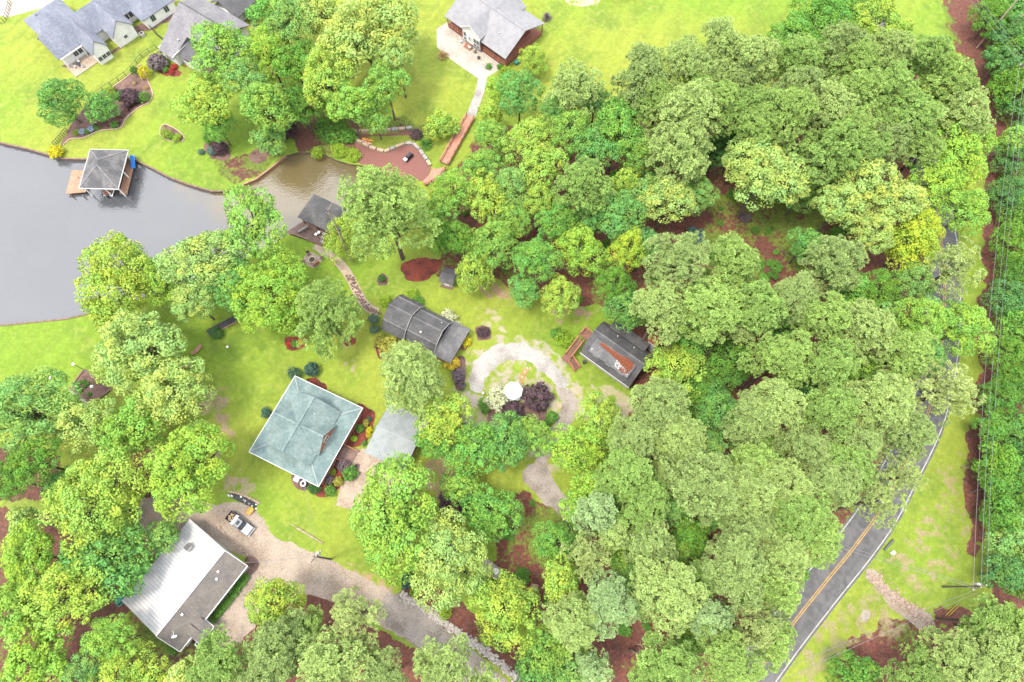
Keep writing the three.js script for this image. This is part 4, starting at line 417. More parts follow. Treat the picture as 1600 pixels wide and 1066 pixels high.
for (const [p, c, t, a] of [[[-29.77, -87.31], [0.42, 0.17, 0.015], 'orange kayak lying on the terrace lawn', -0.25], [[-30.12, -86.71], [0.42, 0.2, 0.14], 'pale pink kayak lying beside the orange kayak', -0.35]]) { const k = thing('kayak', t, 'kayak', [p[0], 0.02, p[1]], a); const P = []; for (let i = 0; i <= 16; i++) { const s = i / 16 * 2 - 1; P.push(new THREE.Vector2(Math.max(0.02, 0.34 * (1 - s * s)), s * 1.6)); } part('hull', new THREE.LatheGeometry(P, 10).rotateZ(Math.PI / 2).scale(1, 0.55, 1).translate(0, 0.2, 0), plain(...c, 0.4), k); part('cockpit', new THREE.TorusGeometry(0.24, 0.04, 6, 16).scale(1.7, 1, 1).rotateX(Math.PI / 2).translate(0.1, 0.37, 0), M.black, k); }
{ const p = [-20.89, -82.95], o = thing('grill', 'black and white patio grill on the brick terrace', 'grill', [p[0], 0.03, p[1]], 0.9); part('cabinet', bx(1.6, 0.85, 0.7, 0, 0, 0), M.black, o); part('lid', bx(1.3, 0.3, 0.65, 0, 0.85, 0), M.black, o); part('shelf', bx(0.6, 0.05, 0.7, -1.15, 0.8, 0), M.white, o); part('leg', bx(0.06, 0.8, 0.5, -1.4, 0, 0), M.steel, o); }
{ // white gazebo on the garden island
  const p = [0.22, -33.03], o = thing('gazebo', 'white octagonal gazebo roof beside the big purple shrub', 'gazebo', [p[0], 0, p[1]], 0.2); for (let i = 0; i < 8; i++) { const a = i / 8 * 6.2832, b = (i + 1) / 8 * 6.2832, R = 1.75; part('roof_panel', slab([[R * Math.cos(a), 2.4, R * Math.sin(a)], [R * Math.cos(b), 2.4, R * Math.sin(b)], [0.15 * Math.cos(b), 3.1, 0.15 * Math.sin(b)], [0.15 * Math.cos(a), 3.1, 0.15 * Math.sin(a)]], 0.06), M.canvas, o); part('post', cyl(0.06, 0.06, 2.4, 1.55 * Math.cos(a), 0, 1.55 * Math.sin(a), 6), M.white, o); } part('finial', [cyl(0.18, 0.05, 0.3, 0, 3.05, 0, 8)], M.white, o); part('floor', cyl(1.6, 1.6, 0.12, 0, 0, 0, 8), M.white, o);
  const c = thing('arch_ornament', 'small pale hoop ornament resting on the gazebo roof', 'ornament', [p[0], 2.83, p[1] + 0.35]); part('hoop', new THREE.TorusGeometry(0.42, 0.05, 6, 16, 3.9).rotateX(-1.2).rotateY(1), M.greystone, c); }
{ const o = thing('brick_path', 'short broken brick path leading to the gazebo', 'path', [0, 0, 0]), r = rng(12), c = smooth([[2.79, -37.99], [1.73, -36.17], [1.15, -34.73]], 0.45, false); c.forEach(([x, z]) => { for (const s of [-0.55, -0.1, 0.35]) if (r() < 0.85) part('brick', bx(0.36, 0.04, 0.24, x + s + r() * 0.2, 0.004, z + r() * 0.2, r() * 3), r() < 0.5 ? M.brickwall : M.stone, o); }); }

// ---------------------------------------------------------------- trees
// Crowns are built at 5 m radius round their centre and scaled. Every leaf or needle blade is a face of its own.
class Leaves { constructor() { this.p = []; this.n = []; this.c = []; }
  tri(a, b, c, n, k) { this.p.push(a.x, a.y, a.z, b.x, b.y, b.z, c.x, c.y, c.z); for (let i = 0; i < 3; i++) { this.n.push(n.x, n.y, n.z); this.c.push(k[0], k[1], k[2]); } }
  geo() { const g = new THREE.BufferGeometry(); g.setAttribute('position', new THREE.Float32BufferAttribute(this.p, 3)); g.computeVertexNormals(); g.setAttribute('color', new THREE.Float32BufferAttribute(this.c, 3)); g.setAttribute('uv', new THREE.Float32BufferAttribute(new Float32Array(this.p.length / 3 * 2), 2)); return g; } }
const rv = (r) => { const u = r() * 2 - 1, a = r() * 6.2832, s = Math.sqrt(1 - u * u); return new THREE.Vector3(s * Math.cos(a), u, s * Math.sin(a)); };
function leaf(L, p, n, size, k, r) { // a folded four-cornered leaf spray
  const t = rv(r).cross(n).normalize(), b = n.clone().cross(t), s = size * (0.7 + r() * 0.6), w = s * 0.62, up = n.clone().multiplyScalar(-s * 0.16);
  const A = p.clone().addScaledVector(t, -s), C = p.clone().addScaledVector(t, s), B = p.clone().addScaledVector(b, w).add(up), D = p.clone().addScaledVector(b, -w).add(up);
  L.tri(A, B, C, n, k); L.tri(A, C, D, n, k);
}
function crownSpots(r, n, R, flatY, spread, lobesN, tall) { // clump centres over a crown of several uneven lobes
  const lobes = [[new THREE.Vector3(0, 0.1 * R * flatY, 0), R * 0.56]]; const a0 = r() * 6.28;
  for (let i = 0; i < lobesN; i++) { const a = a0 + i * 2.4 + (r() - 0.5) * 0.8, t = tall ? (i + 0.5) / lobesN * 1.5 - 0.75 : (r() - 0.55) * 0.9, rad = R * spread * (0.72 + r() * 0.5) * (tall ? 1 - Math.max(0, t) * 0.75 : 1); lobes.push([new THREE.Vector3(Math.cos(a) * rad, t * R * flatY * (tall ? 0.95 : 0.62), Math.sin(a) * rad), R * (tall ? 0.27 + r() * 0.15 : 0.3 + r() * 0.2)]); }
  if (tall) lobes[0][1] = R * 0.42; lobes.push([new THREE.Vector3((r() - 0.5) * R * 0.3, R * flatY * 0.62, (r() - 0.5) * R * 0.3), R * 0.32]);
  const area = lobes.reduce((s, l) => s + l[1] * l[1], 0), out = [];
  for (const [c, q] of lobes) { const m = Math.max(5, Math.round(n * 1.35 * q * q / area)); for (let i = 0; i < m; i++) { const y = 1 - (i + 0.5) / m * 1.6, a = i * 2.39996 + r(), s = Math.sqrt(Math.max(0, 1 - y * y)), d = new THREE.Vector3(s * Math.cos(a), y, s * Math.sin(a)).addScaledVector(rv(r), 0.2).normalize(); const p = new THREE.Vector3(c.x + d.x * q, c.y + d.y * q * Math.min(1, flatY + 0.1), c.z + d.z * q); if (lobes.some(([e, w]) => e !== c && p.distanceTo(e) < w * 0.6)) continue; p.out = d; out.push(p); } }
  return out; }
function limbs(spots, r, low, thick) { const l = []; for (let i = 0; i < spots.length; i += 3) { const q = spots[i], m = new THREE.Vector3(q.x * 0.45, Math.min(q.y, q.y * 0.4 + low * 0.35), q.z * 0.45); l.push(bar([0, low * (0.2 + 0.5 * r()), 0], m.toArray(), thick, 5, thick * 0.6), bar(m.toArray(), q.clone().multiplyScalar(0.97).toArray(), thick * 0.6, 4, thick * 0.2)); } l.push(bar([0, low, 0], [0, 1.2, 0], thick * 1.6, 6, thick * 0.5)); return join(l); }
function broadleaf(seed, { n = 96, per = 66, leafSize = 0.22, clump = 1.05, flatY = 0.9, spread = 0.52, lobes = 6, droop = 0 } = {}) {
  const r = rng(seed), L = new Leaves(), spots = crownSpots(r, n, 5, flatY, spread, lobes, false);
  for (const s of spots) { const cr = clump * (0.65 + r() * 0.7), out = s.out, tone = 0.86 + r() * 0.28, yel = (r() - 0.35) * 0.34;
    for (let i = 0; i < per; i++) { const d = rv(r); d.y = Math.abs(d.y) * 1.1 - 0.25; d.addScaledVector(out, 0.55).normalize(); const p = s.clone().addScaledVector(d, cr * (0.72 + r() * 0.36)); p.y -= cr * 0.25 + droop * r();
      const nrm = d.clone().addScaledVector(rv(r), 0.75).normalize(); const k = tone * (0.82 + r() * 0.36); leaf(L, p, nrm, leafSize, [k * (1 + yel), k, k * (1 - yel)], r); } }
  return { crown: L.geo(), limbs: limbs(spots, r, -4.2, 0.13) };
}
function pine(seed, { n = 92, tufts = 21, blades = 8, len = 0.34, clump = 0.95, flatY = 1.0, spread = 0.6, lobes = 9 } = {}) {
  const r = rng(seed), L = new Leaves(), spots = crownSpots(r, n, 5, flatY, spread, lobes, true);
  for (const s of spots) { const cr = clump * (0.7 + r() * 0.6), out = s.out, tone = 0.88 + r() * 0.24;
    for (let i = 0; i < tufts; i++) { const d = rv(r); d.y = Math.abs(d.y) * 1.1 - 0.1; d.addScaledVector(out, 0.3).normalize(); const p = s.clone().addScaledVector(d, cr * (0.6 + r() * 0.42)); p.y -= cr * 0.2; const ax = d.clone(); ax.y += 0.7; ax.normalize(); const ks = tone * (0.78 + r() * 0.44), sz = len * (0.75 + r() * 0.5); const e1 = rv(r).cross(ax).normalize(), e2 = ax.clone().cross(e1);
      for (let b = 0; b < blades; b++) { const a = b / blades * 6.2832 + r() * 0.5, el = b % 3 === 0 ? 1.0 + r() * 0.35 : 0.2 + r() * 0.6; const dir = e1.clone().multiplyScalar(Math.cos(a) * Math.cos(el)).addScaledVector(e2, Math.sin(a) * Math.cos(el)).addScaledVector(ax, Math.sin(el)); const side = dir.clone().cross(ax).normalize().multiplyScalar(sz * 0.26); const tip = p.clone().addScaledVector(dir, sz * (0.8 + r() * 0.4)); const k = ks * (0.86 + r() * 0.28);
        L.tri(p, tip.clone().add(side), tip.sub(side), ax, [k, k, k]); } } }
  return { crown: L.geo(), limbs: limbs(spots, r, -5.2, 0.1) };
}
const leafy = (r, g, b, tr = 0.3) => new THREE.MeshPhysicalMaterial({ color: c3(r, g, b), vertexColors: true, roughness: 1, specularIntensity: 0.3, transmission: tr, thickness: 0, side: THREE.DoubleSide });
const BL = [[0.19, 6], [0.165, 7], [0.21, 5], [0.18, 8], [0.2, 6]].map(([ls, lb], i) => broadleaf(100 + i, { leafSize: ls, lobes: lb, per: Math.round(64 * (0.22 / ls) ** 1.3), spread: 0.48 + i * 0.025 })), BS = [0, 1, 2].map((i) => broadleaf(140 + i, { n: 64, per: 56, leafSize: 0.31, clump: 1.3, lobes: 4 + i })), BB = [0, 1, 2].map((i) => broadleaf(160 + i, { n: 155, per: 92, leafSize: 0.135 + i * 0.012, clump: 0.88, lobes: 8 + i }));
const BW = [0, 1].map((i) => broadleaf(180 + i, { n: 60, per: 90, leafSize: 0.17, clump: 1.2, droop: 1.6 }));
const PN = [0, 1, 2, 3, 4].map((i) => pine(200 + i, { lobes: 8 + (i % 3), len: 0.31 + 0.03 * (i % 3) })), PB = [0, 1].map((i) => pine(220 + i, { n: 128, tufts: 19, len: 0.27, clump: 0.82, lobes: 11 })), PS = [0, 1].map((i) => pine(240 + i, { n: 56, tufts: 15, len: 0.5, clump: 1.15, lobes: 6 })), PT = [0, 1].map((i) => pine(260 + i, { n: 60, tufts: 10, len: 0.38, clump: 0.85, lobes: 8, spread: 0.66 }));
const KIND = {
  P: ['pine_tree', 'yellow-green pine', [leafy(0.185, 0.285, 0.066), leafy(0.165, 0.27, 0.062), leafy(0.22, 0.305, 0.09), leafy(0.18, 0.255, 0.078)], 'barkpine'],
  Q: ['pine_tree', 'pale grey-green pine', [leafy(0.2, 0.3, 0.12), leafy(0.21, 0.31, 0.125)], 'barkpine'],
  T: ['pine_tree', 'thin dull green pine', [leafy(0.21, 0.27, 0.085), leafy(0.2, 0.265, 0.08)], 'barkpine'],
  L: ['broadleaf_tree', 'lime green broadleaf tree', [leafy(0.185, 0.33, 0.042), leafy(0.21, 0.34, 0.055), leafy(0.165, 0.315, 0.048), leafy(0.22, 0.34, 0.05)], 'bark'],
  W: ['broadleaf_tree', 'pale green broadleaf tree', [leafy(0.25, 0.36, 0.09), leafy(0.225, 0.345, 0.09)], 'bark'],
  D: ['broadleaf_tree', 'mid green broadleaf tree', [leafy(0.11, 0.265, 0.045), leafy(0.145, 0.285, 0.07), leafy(0.1, 0.245, 0.055), leafy(0.15, 0.29, 0.05)], 'bark'],
  G: ['broadleaf_tree', 'deep green broadleaf tree', [leafy(0.075, 0.19, 0.028), leafy(0.09, 0.21, 0.026), leafy(0.068, 0.175, 0.045)], 'bark'],
  Y: ['broadleaf_tree', 'bright yellow-green broadleaf tree', [leafy(0.25, 0.36, 0.03), leafy(0.235, 0.35, 0.035)], 'bark'],
  V: ['willow_tree', 'soft drooping yellow-green tree', [leafy(0.21, 0.32, 0.045)], 'bark'],
};
const NEAR = { // landmarks by which alike trees are told apart
  w: [[[49, -67.67], 'beside the mossy clearing in the wood'], [[23.02, -34.97], 'behind the woodland garage'], [[52.86, -12.51], 'along the straight of the paved road'], [[67.92, -34.97], 'beside the paved road bend'], [[19.23, 8.22], 'around the bare dead pine'], [[10.89, -15.7], 'beside the worn gravel track'], [[34.16, -101.82], 'at the edge of the far lawn'], [[46.05, -34.97], 'deep between the garage and the road bend'], [[5.14, 3.52], 'near the tan pallet and gravel lane'], [[66.22, -88.73], 'between the clearing and the far road corner'], [[31.29, -12.51], 'in the thick of the southern wood'], [[35.15, -53.9], 'between the clearing and the woodland garage']],
  c: [[[-9.2, -85.58], 'by the red footbridge'], [[-9.87, -60.66], 'around the little black shed'], [[9.7, -53.9], 'overlooking the lawn by the wooden stair'], [[10.85, -98.47], 'at the far lawn end of the grove'], [[-1.12, -24.5], 'below the garden island'], [[11.17, -24.5], 'beside the worn gravel track'], [[-13.5, -26.77], 'between the carport and the loop'], [[10.28, -76.42], 'in the middle of the grove'], [[23.44, -60.66], 'where the grove meets the pine wood'], [[-4.34, -14.63], 'by the tall plum bush']],
  e: [[[105.53, -108.69], 'beside the far utility pole'], [[98.73, -70.54], 'behind the verge power lines near the far pole'], [[89.79, -34.97], 'behind the middle of the verge power lines'], [[82.29, -9.38], 'behind the verge near the roadside pole'], [[68.62, 9.15], 'below the roadside gully']],
  l: [[[-69.58, -56.57], 'on the lake shore'], [[-74.33, -32.59], 'around the timber edged plot'], [[-64.79, -7.33], 'beside the rear deck'], [[-82.47, -18.94], 'around the brown straw patch'], [[-76.01, 3.52], 'behind the metal roofed house'], [[-56.81, -23.37], 'beside the worn earth on the lawn'], [[-48.31, -52.57], 'by the black mulch strip']],
  n: [[[-61.74, -103.52], 'next to the grey house'], [[-39.73, -88.73], 'over the inlet bank'], [[-26.38, -108.69], 'beside the lawn of the red house'], [[-47.79, -113.98], 'in the middle of the inlet grove']],
  s: [[[-38.01, 3.52], 'at the bend of the dirt lane'], [[-24.43, 6.36], 'below the wooden lane pole'], [[-6.02, 10.98], 'along the stone rubble'], [[-46.15, 10.98], 'below the metal roofed house']],
  v: [[[87.69, -77.92], 'over the far stretch of paved road'], [[80.93, -52.57], 'over the middle of the paved road'], [[70.17, -23.37], 'overhanging the near road bend']],
  o: [[[71.45, -121.25], 'at the field edge of the far wood'], [[71.34, -103.52], 'in the middle of the far wood'], [[89.48, -98.47], 'at the far road corner']],
};
const near = (z, x, y) => NEAR[z].reduce((a, b) => Math.hypot(b[0][0] - x, b[0][1] - y) < Math.hypot(a[0][0] - x, a[0][1] - y) ? b : a)[1];
const trunkGeo = {}; const tr = rng(77);
function tree(x, z, R, H, kind, label, group, fill = 0.89) {
  const [name, , mats, bark] = KIND[kind], isP = 'PQT'.includes(kind), a = (isP ? 0.9 : 0.85) * R, hc = Math.max(H - a, H * 0.45), base = hc - 0.5 * a;
  const o = thing(name, label, 'tree', [x, 0, z], 0, group);
  const set = kind === 'T' ? PT : kind === 'V' ? BW : isP ? (R > 6.4 ? PB : R < 3.6 ? PS : PN) : R > 6.4 ? BB : R < 3.6 ? BS : BL, v = set[Math.floor(tr() * set.length)], s = R / 5 * fill, turn = tr() * 6.2832, sy = s * (0.92 + tr() * 0.2), rt = (isP ? 0.018 : 0.016) * H, sx = s * (0.88 + tr() * 0.24), sz = s * s / sx, lean = [(tr() - 0.5) * 0.24, (tr() - 0.5) * 0.24];
  const key = bark; trunkGeo[key] ??= join(new THREE.CylinderGeometry(0.62, 1, 1, 8, 3).translate(0, 0.5, 0));
  const t = new THREE.Mesh(trunkGeo[key], M[bark]); t.name = 'trunk'; t.scale.set(rt, base + 0.25 * a, rt); t.position.y = -0.02; o.add(t);
  const l = new THREE.Mesh(v.limbs, M[bark]); l.name = 'branches'; l.position.y = hc; l.scale.set(sx, sy, sz); l.rotation.set(lean[0], turn, lean[1]); o.add(l);
  const c = new THREE.Mesh(v.crown, mats[Math.floor(tr() * mats.length)]); c.name = 'crown'; c.position.y = hc; c.scale.set(sx, sy, sz); c.rotation.set(lean[0], turn, lean[1]); o.add(c);
  return o;
}
const TREES = [
  [-67.79, -51.72, 7.4, 16, 'L', 'l'], [-53.14, -53.59, 7.08, 18, 'W', 'l'], [-45.48, -60.93, 6, 17, 'D', 'l'], [-42.34, -47.41, 6.43, 15, 'L', 'l'],
  [-62.1, -37.73, 7.85, 18, 'W', 'l'], [-55.04, -30.49, 6.05, 16, 'W', 'l'], [-77.9, -27.36, 7.81, 18, 'D', 'l'], [-74.39, -18.89, 3.99, 15, 'G', 'l'],
  [-69.5, -25.47, 5.19, 14, 'W', 'l'], [-62.07, -25.03, 5.01, 13, 'L', 'l'], [-51.47, -17.86, 7.06, 16, 'L', 'l'], [-64.23, -12.61, 8.13, 17, 'L', 'l'],
  [-79.79, -16.73, 3.65, 12, 'G', 'l'], [-77.19, -10.32, 2.63, 9, 'W', 'l'], [-72.69, -5.02, 5.2, 15, 'L', 'l'], [-65.58, 0.14, 5.84, 16, 'L', 'l'],
  [-72.9, 2.35, 4.72, 14, 'L', 'l'], [-61.83, -4.76, 5.91, 13, 'D', 'l'], [-59.24, 6.76, 3.76, 12, 'L', 'l'], [-68.48, 10.13, 5.55, 14, 'L', 'l'],
  [-56.32, 10.89, 4.28, 12, 'L', 'l'], [-62.05, 11.84, 3.69, 12, 'D', 'l'], [-51.38, 12.56, 3.15, 11, 'L', 'l'], [-72.41, -15.88, 3.1, 9, 'D', 'l'],
  [-55.36, -8.44, 2.64, 8, 'D', 'l'], [-34.83, 1.65, 4.73, 14, 'L', 's'], [-31.9, 7.87, 5.14, 19, 'P', 's'], [-40.32, 9.7, 4.79, 18, 'P', 's'],
  [-45.57, 11.67, 3.59, 15, 'W', 's'], [-21.9, 2.88, 4.26, 20, 'T', 's'], [-24.26, 9.48, 5.55, 21, 'P', 's'], [-17.46, 11.19, 3.67, 18, 'P', 's'],
  [-9.45, 10.4, 4.72, 19, 'P', 's'], [-29.25, 5.28, 3.11, 15, 'P', 's'], [-3.9, 12.74, 3.47, 18, 'P', 's'], [-35.05, 12.47, 3.51, 17, 'P', 's'],
  [-18.75, -10.52, 8.49, 17, 'L', 'i1'], [-9.48, -4.68, 7.16, 16, 'W', 'i2'], [-0.95, 2.82, 6.1, 14, 'L', 's'], [-3.28, -11.9, 4.93, 10, 'D', 'c'],
  [-6.05, -21.69, 5.21, 12, 'D', 'c'], [-1.05, -23.05, 4.63, 11, 'D', 'c'], [3.41, -24.19, 3.84, 9, 'D', 'c'], [6.78, -7.06, 4.19, 11, 'D', 'c'],
  [10.85, -21.48, 5.17, 13, 'L', 'c'], [14.18, -26, 4.41, 12, 'L', 'c'], [-16.57, -32.43, 6.63, 18, 'P', 'i3'], [-11.09, -26.38, 4.81, 13, 'L', 'c'],
  [-13.49, -22.71, 2.74, 9, 'D', 'c'], [5.44, 7.62, 3.75, 12, 'D', 'w'], [2.78, 12.06, 3.15, 11, 'D', 'w'], [7.45, -1.21, 3.44, 13, 'L', 'w'],
  [-8.35, -16.02, 3.13, 8, 'D', 'c'], [-31.72, -44.48, 6.26, 15, 'P', 'i4'], [-21.03, -60.11, 8.63, 25, 'P', 'i5'], [-30.93, -62.39, 5, 10, 'V', 'i6'],
  [-29.3, -103.46, 9.64, 20, 'W', 'n'], [-35.97, -94.14, 6.85, 17, 'L', 'n'], [-31.23, -87.57, 4.65, 15, 'L', 'n'], [-24.4, -92.27, 4.46, 15, 'D', 'n'],
  [-47.82, -98.74, 5.54, 16, 'L', 'n'], [-43.65, -105.56, 5.82, 18, 'D', 'n'], [-38.12, -107.81, 5.59, 18, 'W', 'n'], [-56.28, -98.38, 6.23, 18, 'D', 'n'],
  [-46.78, -86.88, 6.12, 16, 'D', 'n'], [-59.51, -89.25, 5.48, 14, 'L', 'n'], [-42.81, -97.36, 5.04, 15, 'G', 'n'], [-41.44, -89.45, 4.52, 12, 'G', 'n'],
  [-51.5, -93.63, 4.22, 15, 'D', 'n'], [-26.93, -87.44, 3.76, 11, 'D', 'n'], [-47.71, -83.53, 3.52, 9, 'D', 'n'], [-57.8, -85.95, 3.77, 10, 'D', 'n'],
  [-25.75, -109.85, 4.64, 16, 'W', 'n'], [-22.45, -98.19, 4.24, 16, 'W', 'n'], [-47.84, -110.32, 5.17, 16, 'D', 'n'], [-89.96, -91.61, 5.37, 11, 'D', 'i7'],
  [-83.2, -92.22, 3.38, 7, 'D', 'i8'], [-14.67, -88.69, 3.51, 6, 'L', 'i9'], [4.56, -104.81, 3.62, 7, 'L', 'ia'], [-2.62, -96.34, 2.88, 7, 'L', 'c'],
  [1.49, -90.84, 4.47, 14, 'D', 'c'], [-3.89, -80.82, 4.14, 13, 'D', 'c'], [11.34, -87.24, 6.44, 20, 'P', 'c'], [19.61, -80.36, 5.43, 18, 'D', 'c'],
  [10.8, -80.39, 4.98, 17, 'D', 'c'], [3.23, -79.18, 5.5, 16, 'L', 'c'], [5.26, -73.08, 4.68, 16, 'L', 'c'], [0, -69.37, 4.66, 15, 'D', 'c'],
  [-10.43, -69.73, 4.74, 13, 'L', 'c'], [-4.44, -67.16, 4.91, 14, 'L', 'c'], [4.86, -66.39, 3.71, 14, 'L', 'c'], [12.25, -65.24, 5.08, 21, 'P', 'c'],
  [21.01, -70.72, 2.82, 13, 'L', 'c'], [27.72, -65.49, 5.25, 17, 'W', 'c'], [19.18, -62.73, 4.54, 16, 'D', 'c'], [-3.21, -58.64, 5.27, 14, 'D', 'c'],
  [-6.84, -54.39, 4.41, 10, 'L', 'c'], [-9.5, -59.99, 4.17, 12, 'G', 'c'], [4.13, -54.35, 4.46, 15, 'D', 'c'], [11.86, -56.8, 5.2, 15, 'L', 'c'],
  [8.3, -48.8, 4.04, 12, 'L', 'c'], [2.27, -50.36, 3.18, 10, 'D', 'c'], [20.41, -56.38, 4.26, 15, 'Y', 'c'], [17.61, -50.08, 3.99, 14, 'G', 'c'],
  [19.69, -45.85, 4.42, 13, 'D', 'c'], [14.99, -63.7, 4.15, 14, 'D', 'c'], [8.04, -62.38, 4.13, 14, 'D', 'c'], [-13.48, -64.79, 3.99, 12, 'D', 'c'],
  [0, -62.86, 3.93, 13, 'D', 'c'], [15.31, -76.7, 4.24, 16, 'D', 'c'], [-5.38, -74.49, 4.06, 13, 'D', 'c'], [8.23, -85.68, 3.63, 15, 'D', 'c'],
  [15.65, -86.33, 3.61, 16, 'G', 'c'], [23.67, -57.52, 3.38, 14, 'G', 'c'], [23.42, -75.15, 3.98, 16, 'D', 'c'], [-4.05, -88.66, 2.79, 9, 'L', 'c'],
  [-12.96, -60.7, 3.06, 9, 'G', 'c'], [23.92, -87.82, 5.34, 23, 'P', 'w'], [31.09, -89.94, 4.89, 23, 'P', 'w'], [39.05, -95.64, 4.76, 22, 'P', 'w'],
  [43.72, -90.38, 4.9, 23, 'P', 'w'], [30.22, -78.06, 6.79, 24, 'P', 'w'], [36.66, -81.02, 4.57, 22, 'P', 'w'], [28.76, -71.51, 5.6, 22, 'P', 'w'],
  [44.57, -69.2, 7.07, 20, 'W', 'w'], [26.76, -49.52, 5.35, 24, 'P', 'w'], [35.52, -49.84, 4.58, 22, 'P', 'w'], [30.55, -41.38, 5.63, 24, 'P', 'w'],
  [23.62, -42.29, 4.72, 21, 'P', 'w'], [39.14, -41.86, 4.68, 22, 'P', 'w'], [27.43, -34.42, 5.34, 14, 'L', 'w'], [36.13, -35.88, 4.92, 14, 'G', 'w'],
  [22.45, -26.53, 4.69, 21, 'P', 'w'], [18.23, -21.78, 4.05, 20, 'P', 'w'], [24.41, -21.78, 4.05, 20, 'P', 'w'], [33.35, -26.72, 4.73, 15, 'D', 'w'],
  [37, -25.14, 4.5, 20, 'P', 'w'], [30.73, -30.2, 3.82, 12, 'G', 'w'], [52.51, -50.44, 4.85, 21, 'P', 'w'], [44.8, -44.22, 3.87, 22, 'P', 'w'],
  [49.18, -40.18, 4.23, 22, 'P', 'w'], [41.36, -33.95, 4.76, 22, 'P', 'w'], [55.13, -38.15, 4.62, 22, 'P', 'w'], [49.44, -32.96, 4.17, 21, 'P', 'w'],
  [61.14, -34.87, 4.61, 21, 'P', 'w'], [67.59, -41.9, 4.63, 18, 'L', 'v'], [74.79, -41.05, 5.31, 17, 'L', 'v'], [70.4, -57.52, 5.68, 15, 'Y', 'v'],
  [73.83, -50.94, 4.83, 19, 'T', 'v'], [66.56, -28.96, 5.96, 21, 'T', 'v'], [55.88, -27.01, 4.85, 22, 'P', 'w'], [47.97, -25.8, 4.07, 21, 'P', 'w'],
  [39.47, -26.17, 4.24, 22, 'P', 'w'], [59.57, -22.02, 4.25, 20, 'P', 'v'], [44.05, -20.09, 3.83, 20, 'P', 'w'], [51.88, -21.06, 3.84, 20, 'P', 'w'],
  [67.7, -35.55, 3.75, 16, 'D', 'v'], [63.32, -48.87, 3.78, 13, 'G', 'w'], [69.7, -50.23, 3.76, 14, 'D', 'v'], [57.47, -34.51, 3.59, 14, 'D', 'w'],
  [47.32, -31.95, 3.15, 13, 'G', 'w'], [36.32, -40.29, 3.53, 18, 'P', 'w'], [63.25, -108.17, 6.8, 15, 'D', 'o'], [73.54, -109.3, 6.54, 15, 'L', 'o'],
  [56.39, -104.39, 4.63, 14, 'D', 'o'], [69.29, -115.55, 5.86, 14, 'D', 'o'], [78.55, -106.77, 4.19, 12, 'L', 'o'], [52.37, -91.77, 4.95, 22, 'P', 'o'],
  [60.86, -94.12, 5.48, 22, 'P', 'o'], [68.65, -91.77, 4.95, 22, 'P', 'o'], [75.94, -92.22, 4.96, 22, 'P', 'o'], [48.34, -78.08, 5.66, 23, 'P', 'w'],
  [56.11, -79.56, 5.21, 23, 'P', 'w'], [61.26, -82.7, 4.55, 23, 'P', 'w'], [60.06, -75.75, 4.27, 22, 'P', 'w'], [68.15, -84.48, 5.09, 22, 'P', 'o'],
  [79.72, -86.92, 4.92, 21, 'P', 'o'], [70.8, -78.27, 5, 22, 'P', 'o'], [81.26, -81.18, 5.36, 20, 'P', 'o'], [55.98, -72.99, 5.62, 22, 'P', 'w'],
  [57.76, -63.56, 4.71, 18, 'W', 'w'], [61.71, -67.89, 5.43, 19, 'W', 'w'], [75.78, -68.3, 5.05, 17, 'L', 'v'], [80.16, -73.47, 5.81, 18, 'L', 'v'],
  [80.67, -63.5, 4.79, 16, 'L', 'v'], [67.94, -64.59, 5.19, 18, 'W', 'w'], [72.94, -60.88, 4.08, 15, 'Y', 'v'], [63.29, -59.27, 4.03, 16, 'W', 'w'],
  [65.93, -74.56, 4.32, 20, 'P', 'w'], [43.27, -80.04, 4.55, 22, 'P', 'w'], [72.99, -74.05, 3.88, 19, 'P', 'v'], [51.98, -84.99, 4.62, 22, 'P', 'o'],
  [43.01, -76.9, 3.85, 21, 'P', 'w'], [87.3, -79.57, 3.11, 14, 'L', 'v'], [63.16, -89.35, 4.68, 22, 'P', 'o'], [-60.87, -50.99, 4.49, 13, 'L', 'l'],
  [-48.73, -49.99, 4.67, 14, 'D', 'l'], [-40.66, -53.17, 4.09, 12, 'L', 'l'], [-69.81, -44.75, 3.53, 12, 'L', 'l'], [-55.48, -47.46, 4.22, 13, 'W', 'l'],
  [-39.76, -44.54, 3.36, 10, 'L', 'l'], [39.5, -79.22, 3.7, 10, 'G', 'w'], [43.68, -81.86, 3.24, 9, 'G', 'w'], [54.07, -69.57, 4.04, 12, 'D', 'w'],
  [39.25, -50.39, 3.36, 12, 'G', 'w'], [46.22, -41.74, 3.22, 14, 'D', 'w'], [59.43, -49.86, 3.59, 12, 'D', 'w'], [34.07, -68.79, 3.76, 13, 'D', 'w'],
  [24.63, -68.66, 3.52, 13, 'D', 'w'], [63.71, -43.31, 3.27, 13, 'D', 'w'], [54.65, -28.42, 3.09, 14, 'D', 'w'], [40.28, -21.13, 3.02, 14, 'D', 'w'],
  [32.78, -11.52, 2.98, 12, 'D', 'w'], [25.42, -12.26, 2.93, 14, 'D', 'w'], [25.3, -5.8, 2.72, 12, 'D', 'w'], [16.49, -4.87, 2.72, 12, 'D', 'w'],
  [35.55, 0.57, 2.81, 14, 'D', 'w'], [26.05, 6.69, 2.42, 12, 'D', 'w'], [30.28, -39.96, 3.68, 13, 'D', 'w'], [58.29, -70.9, 3.81, 20, 'P', 'w'],
  [62.02, -72.38, 4.06, 20, 'P', 'w'], [33.91, -84.93, 4.21, 20, 'P', 'w'], [26.84, -83.66, 4.43, 20, 'P', 'w'], [38.18, -90.03, 4.06, 19, 'P', 'w'],
  [42.6, -87.07, 4.02, 19, 'P', 'w'], [23.9, -85.11, 4.06, 17, 'D', 'w'], [53.23, -59.05, 3.24, 11, 'D', 'w'], [12.44, -10.57, 3.58, 18, 'Q', 'w'],
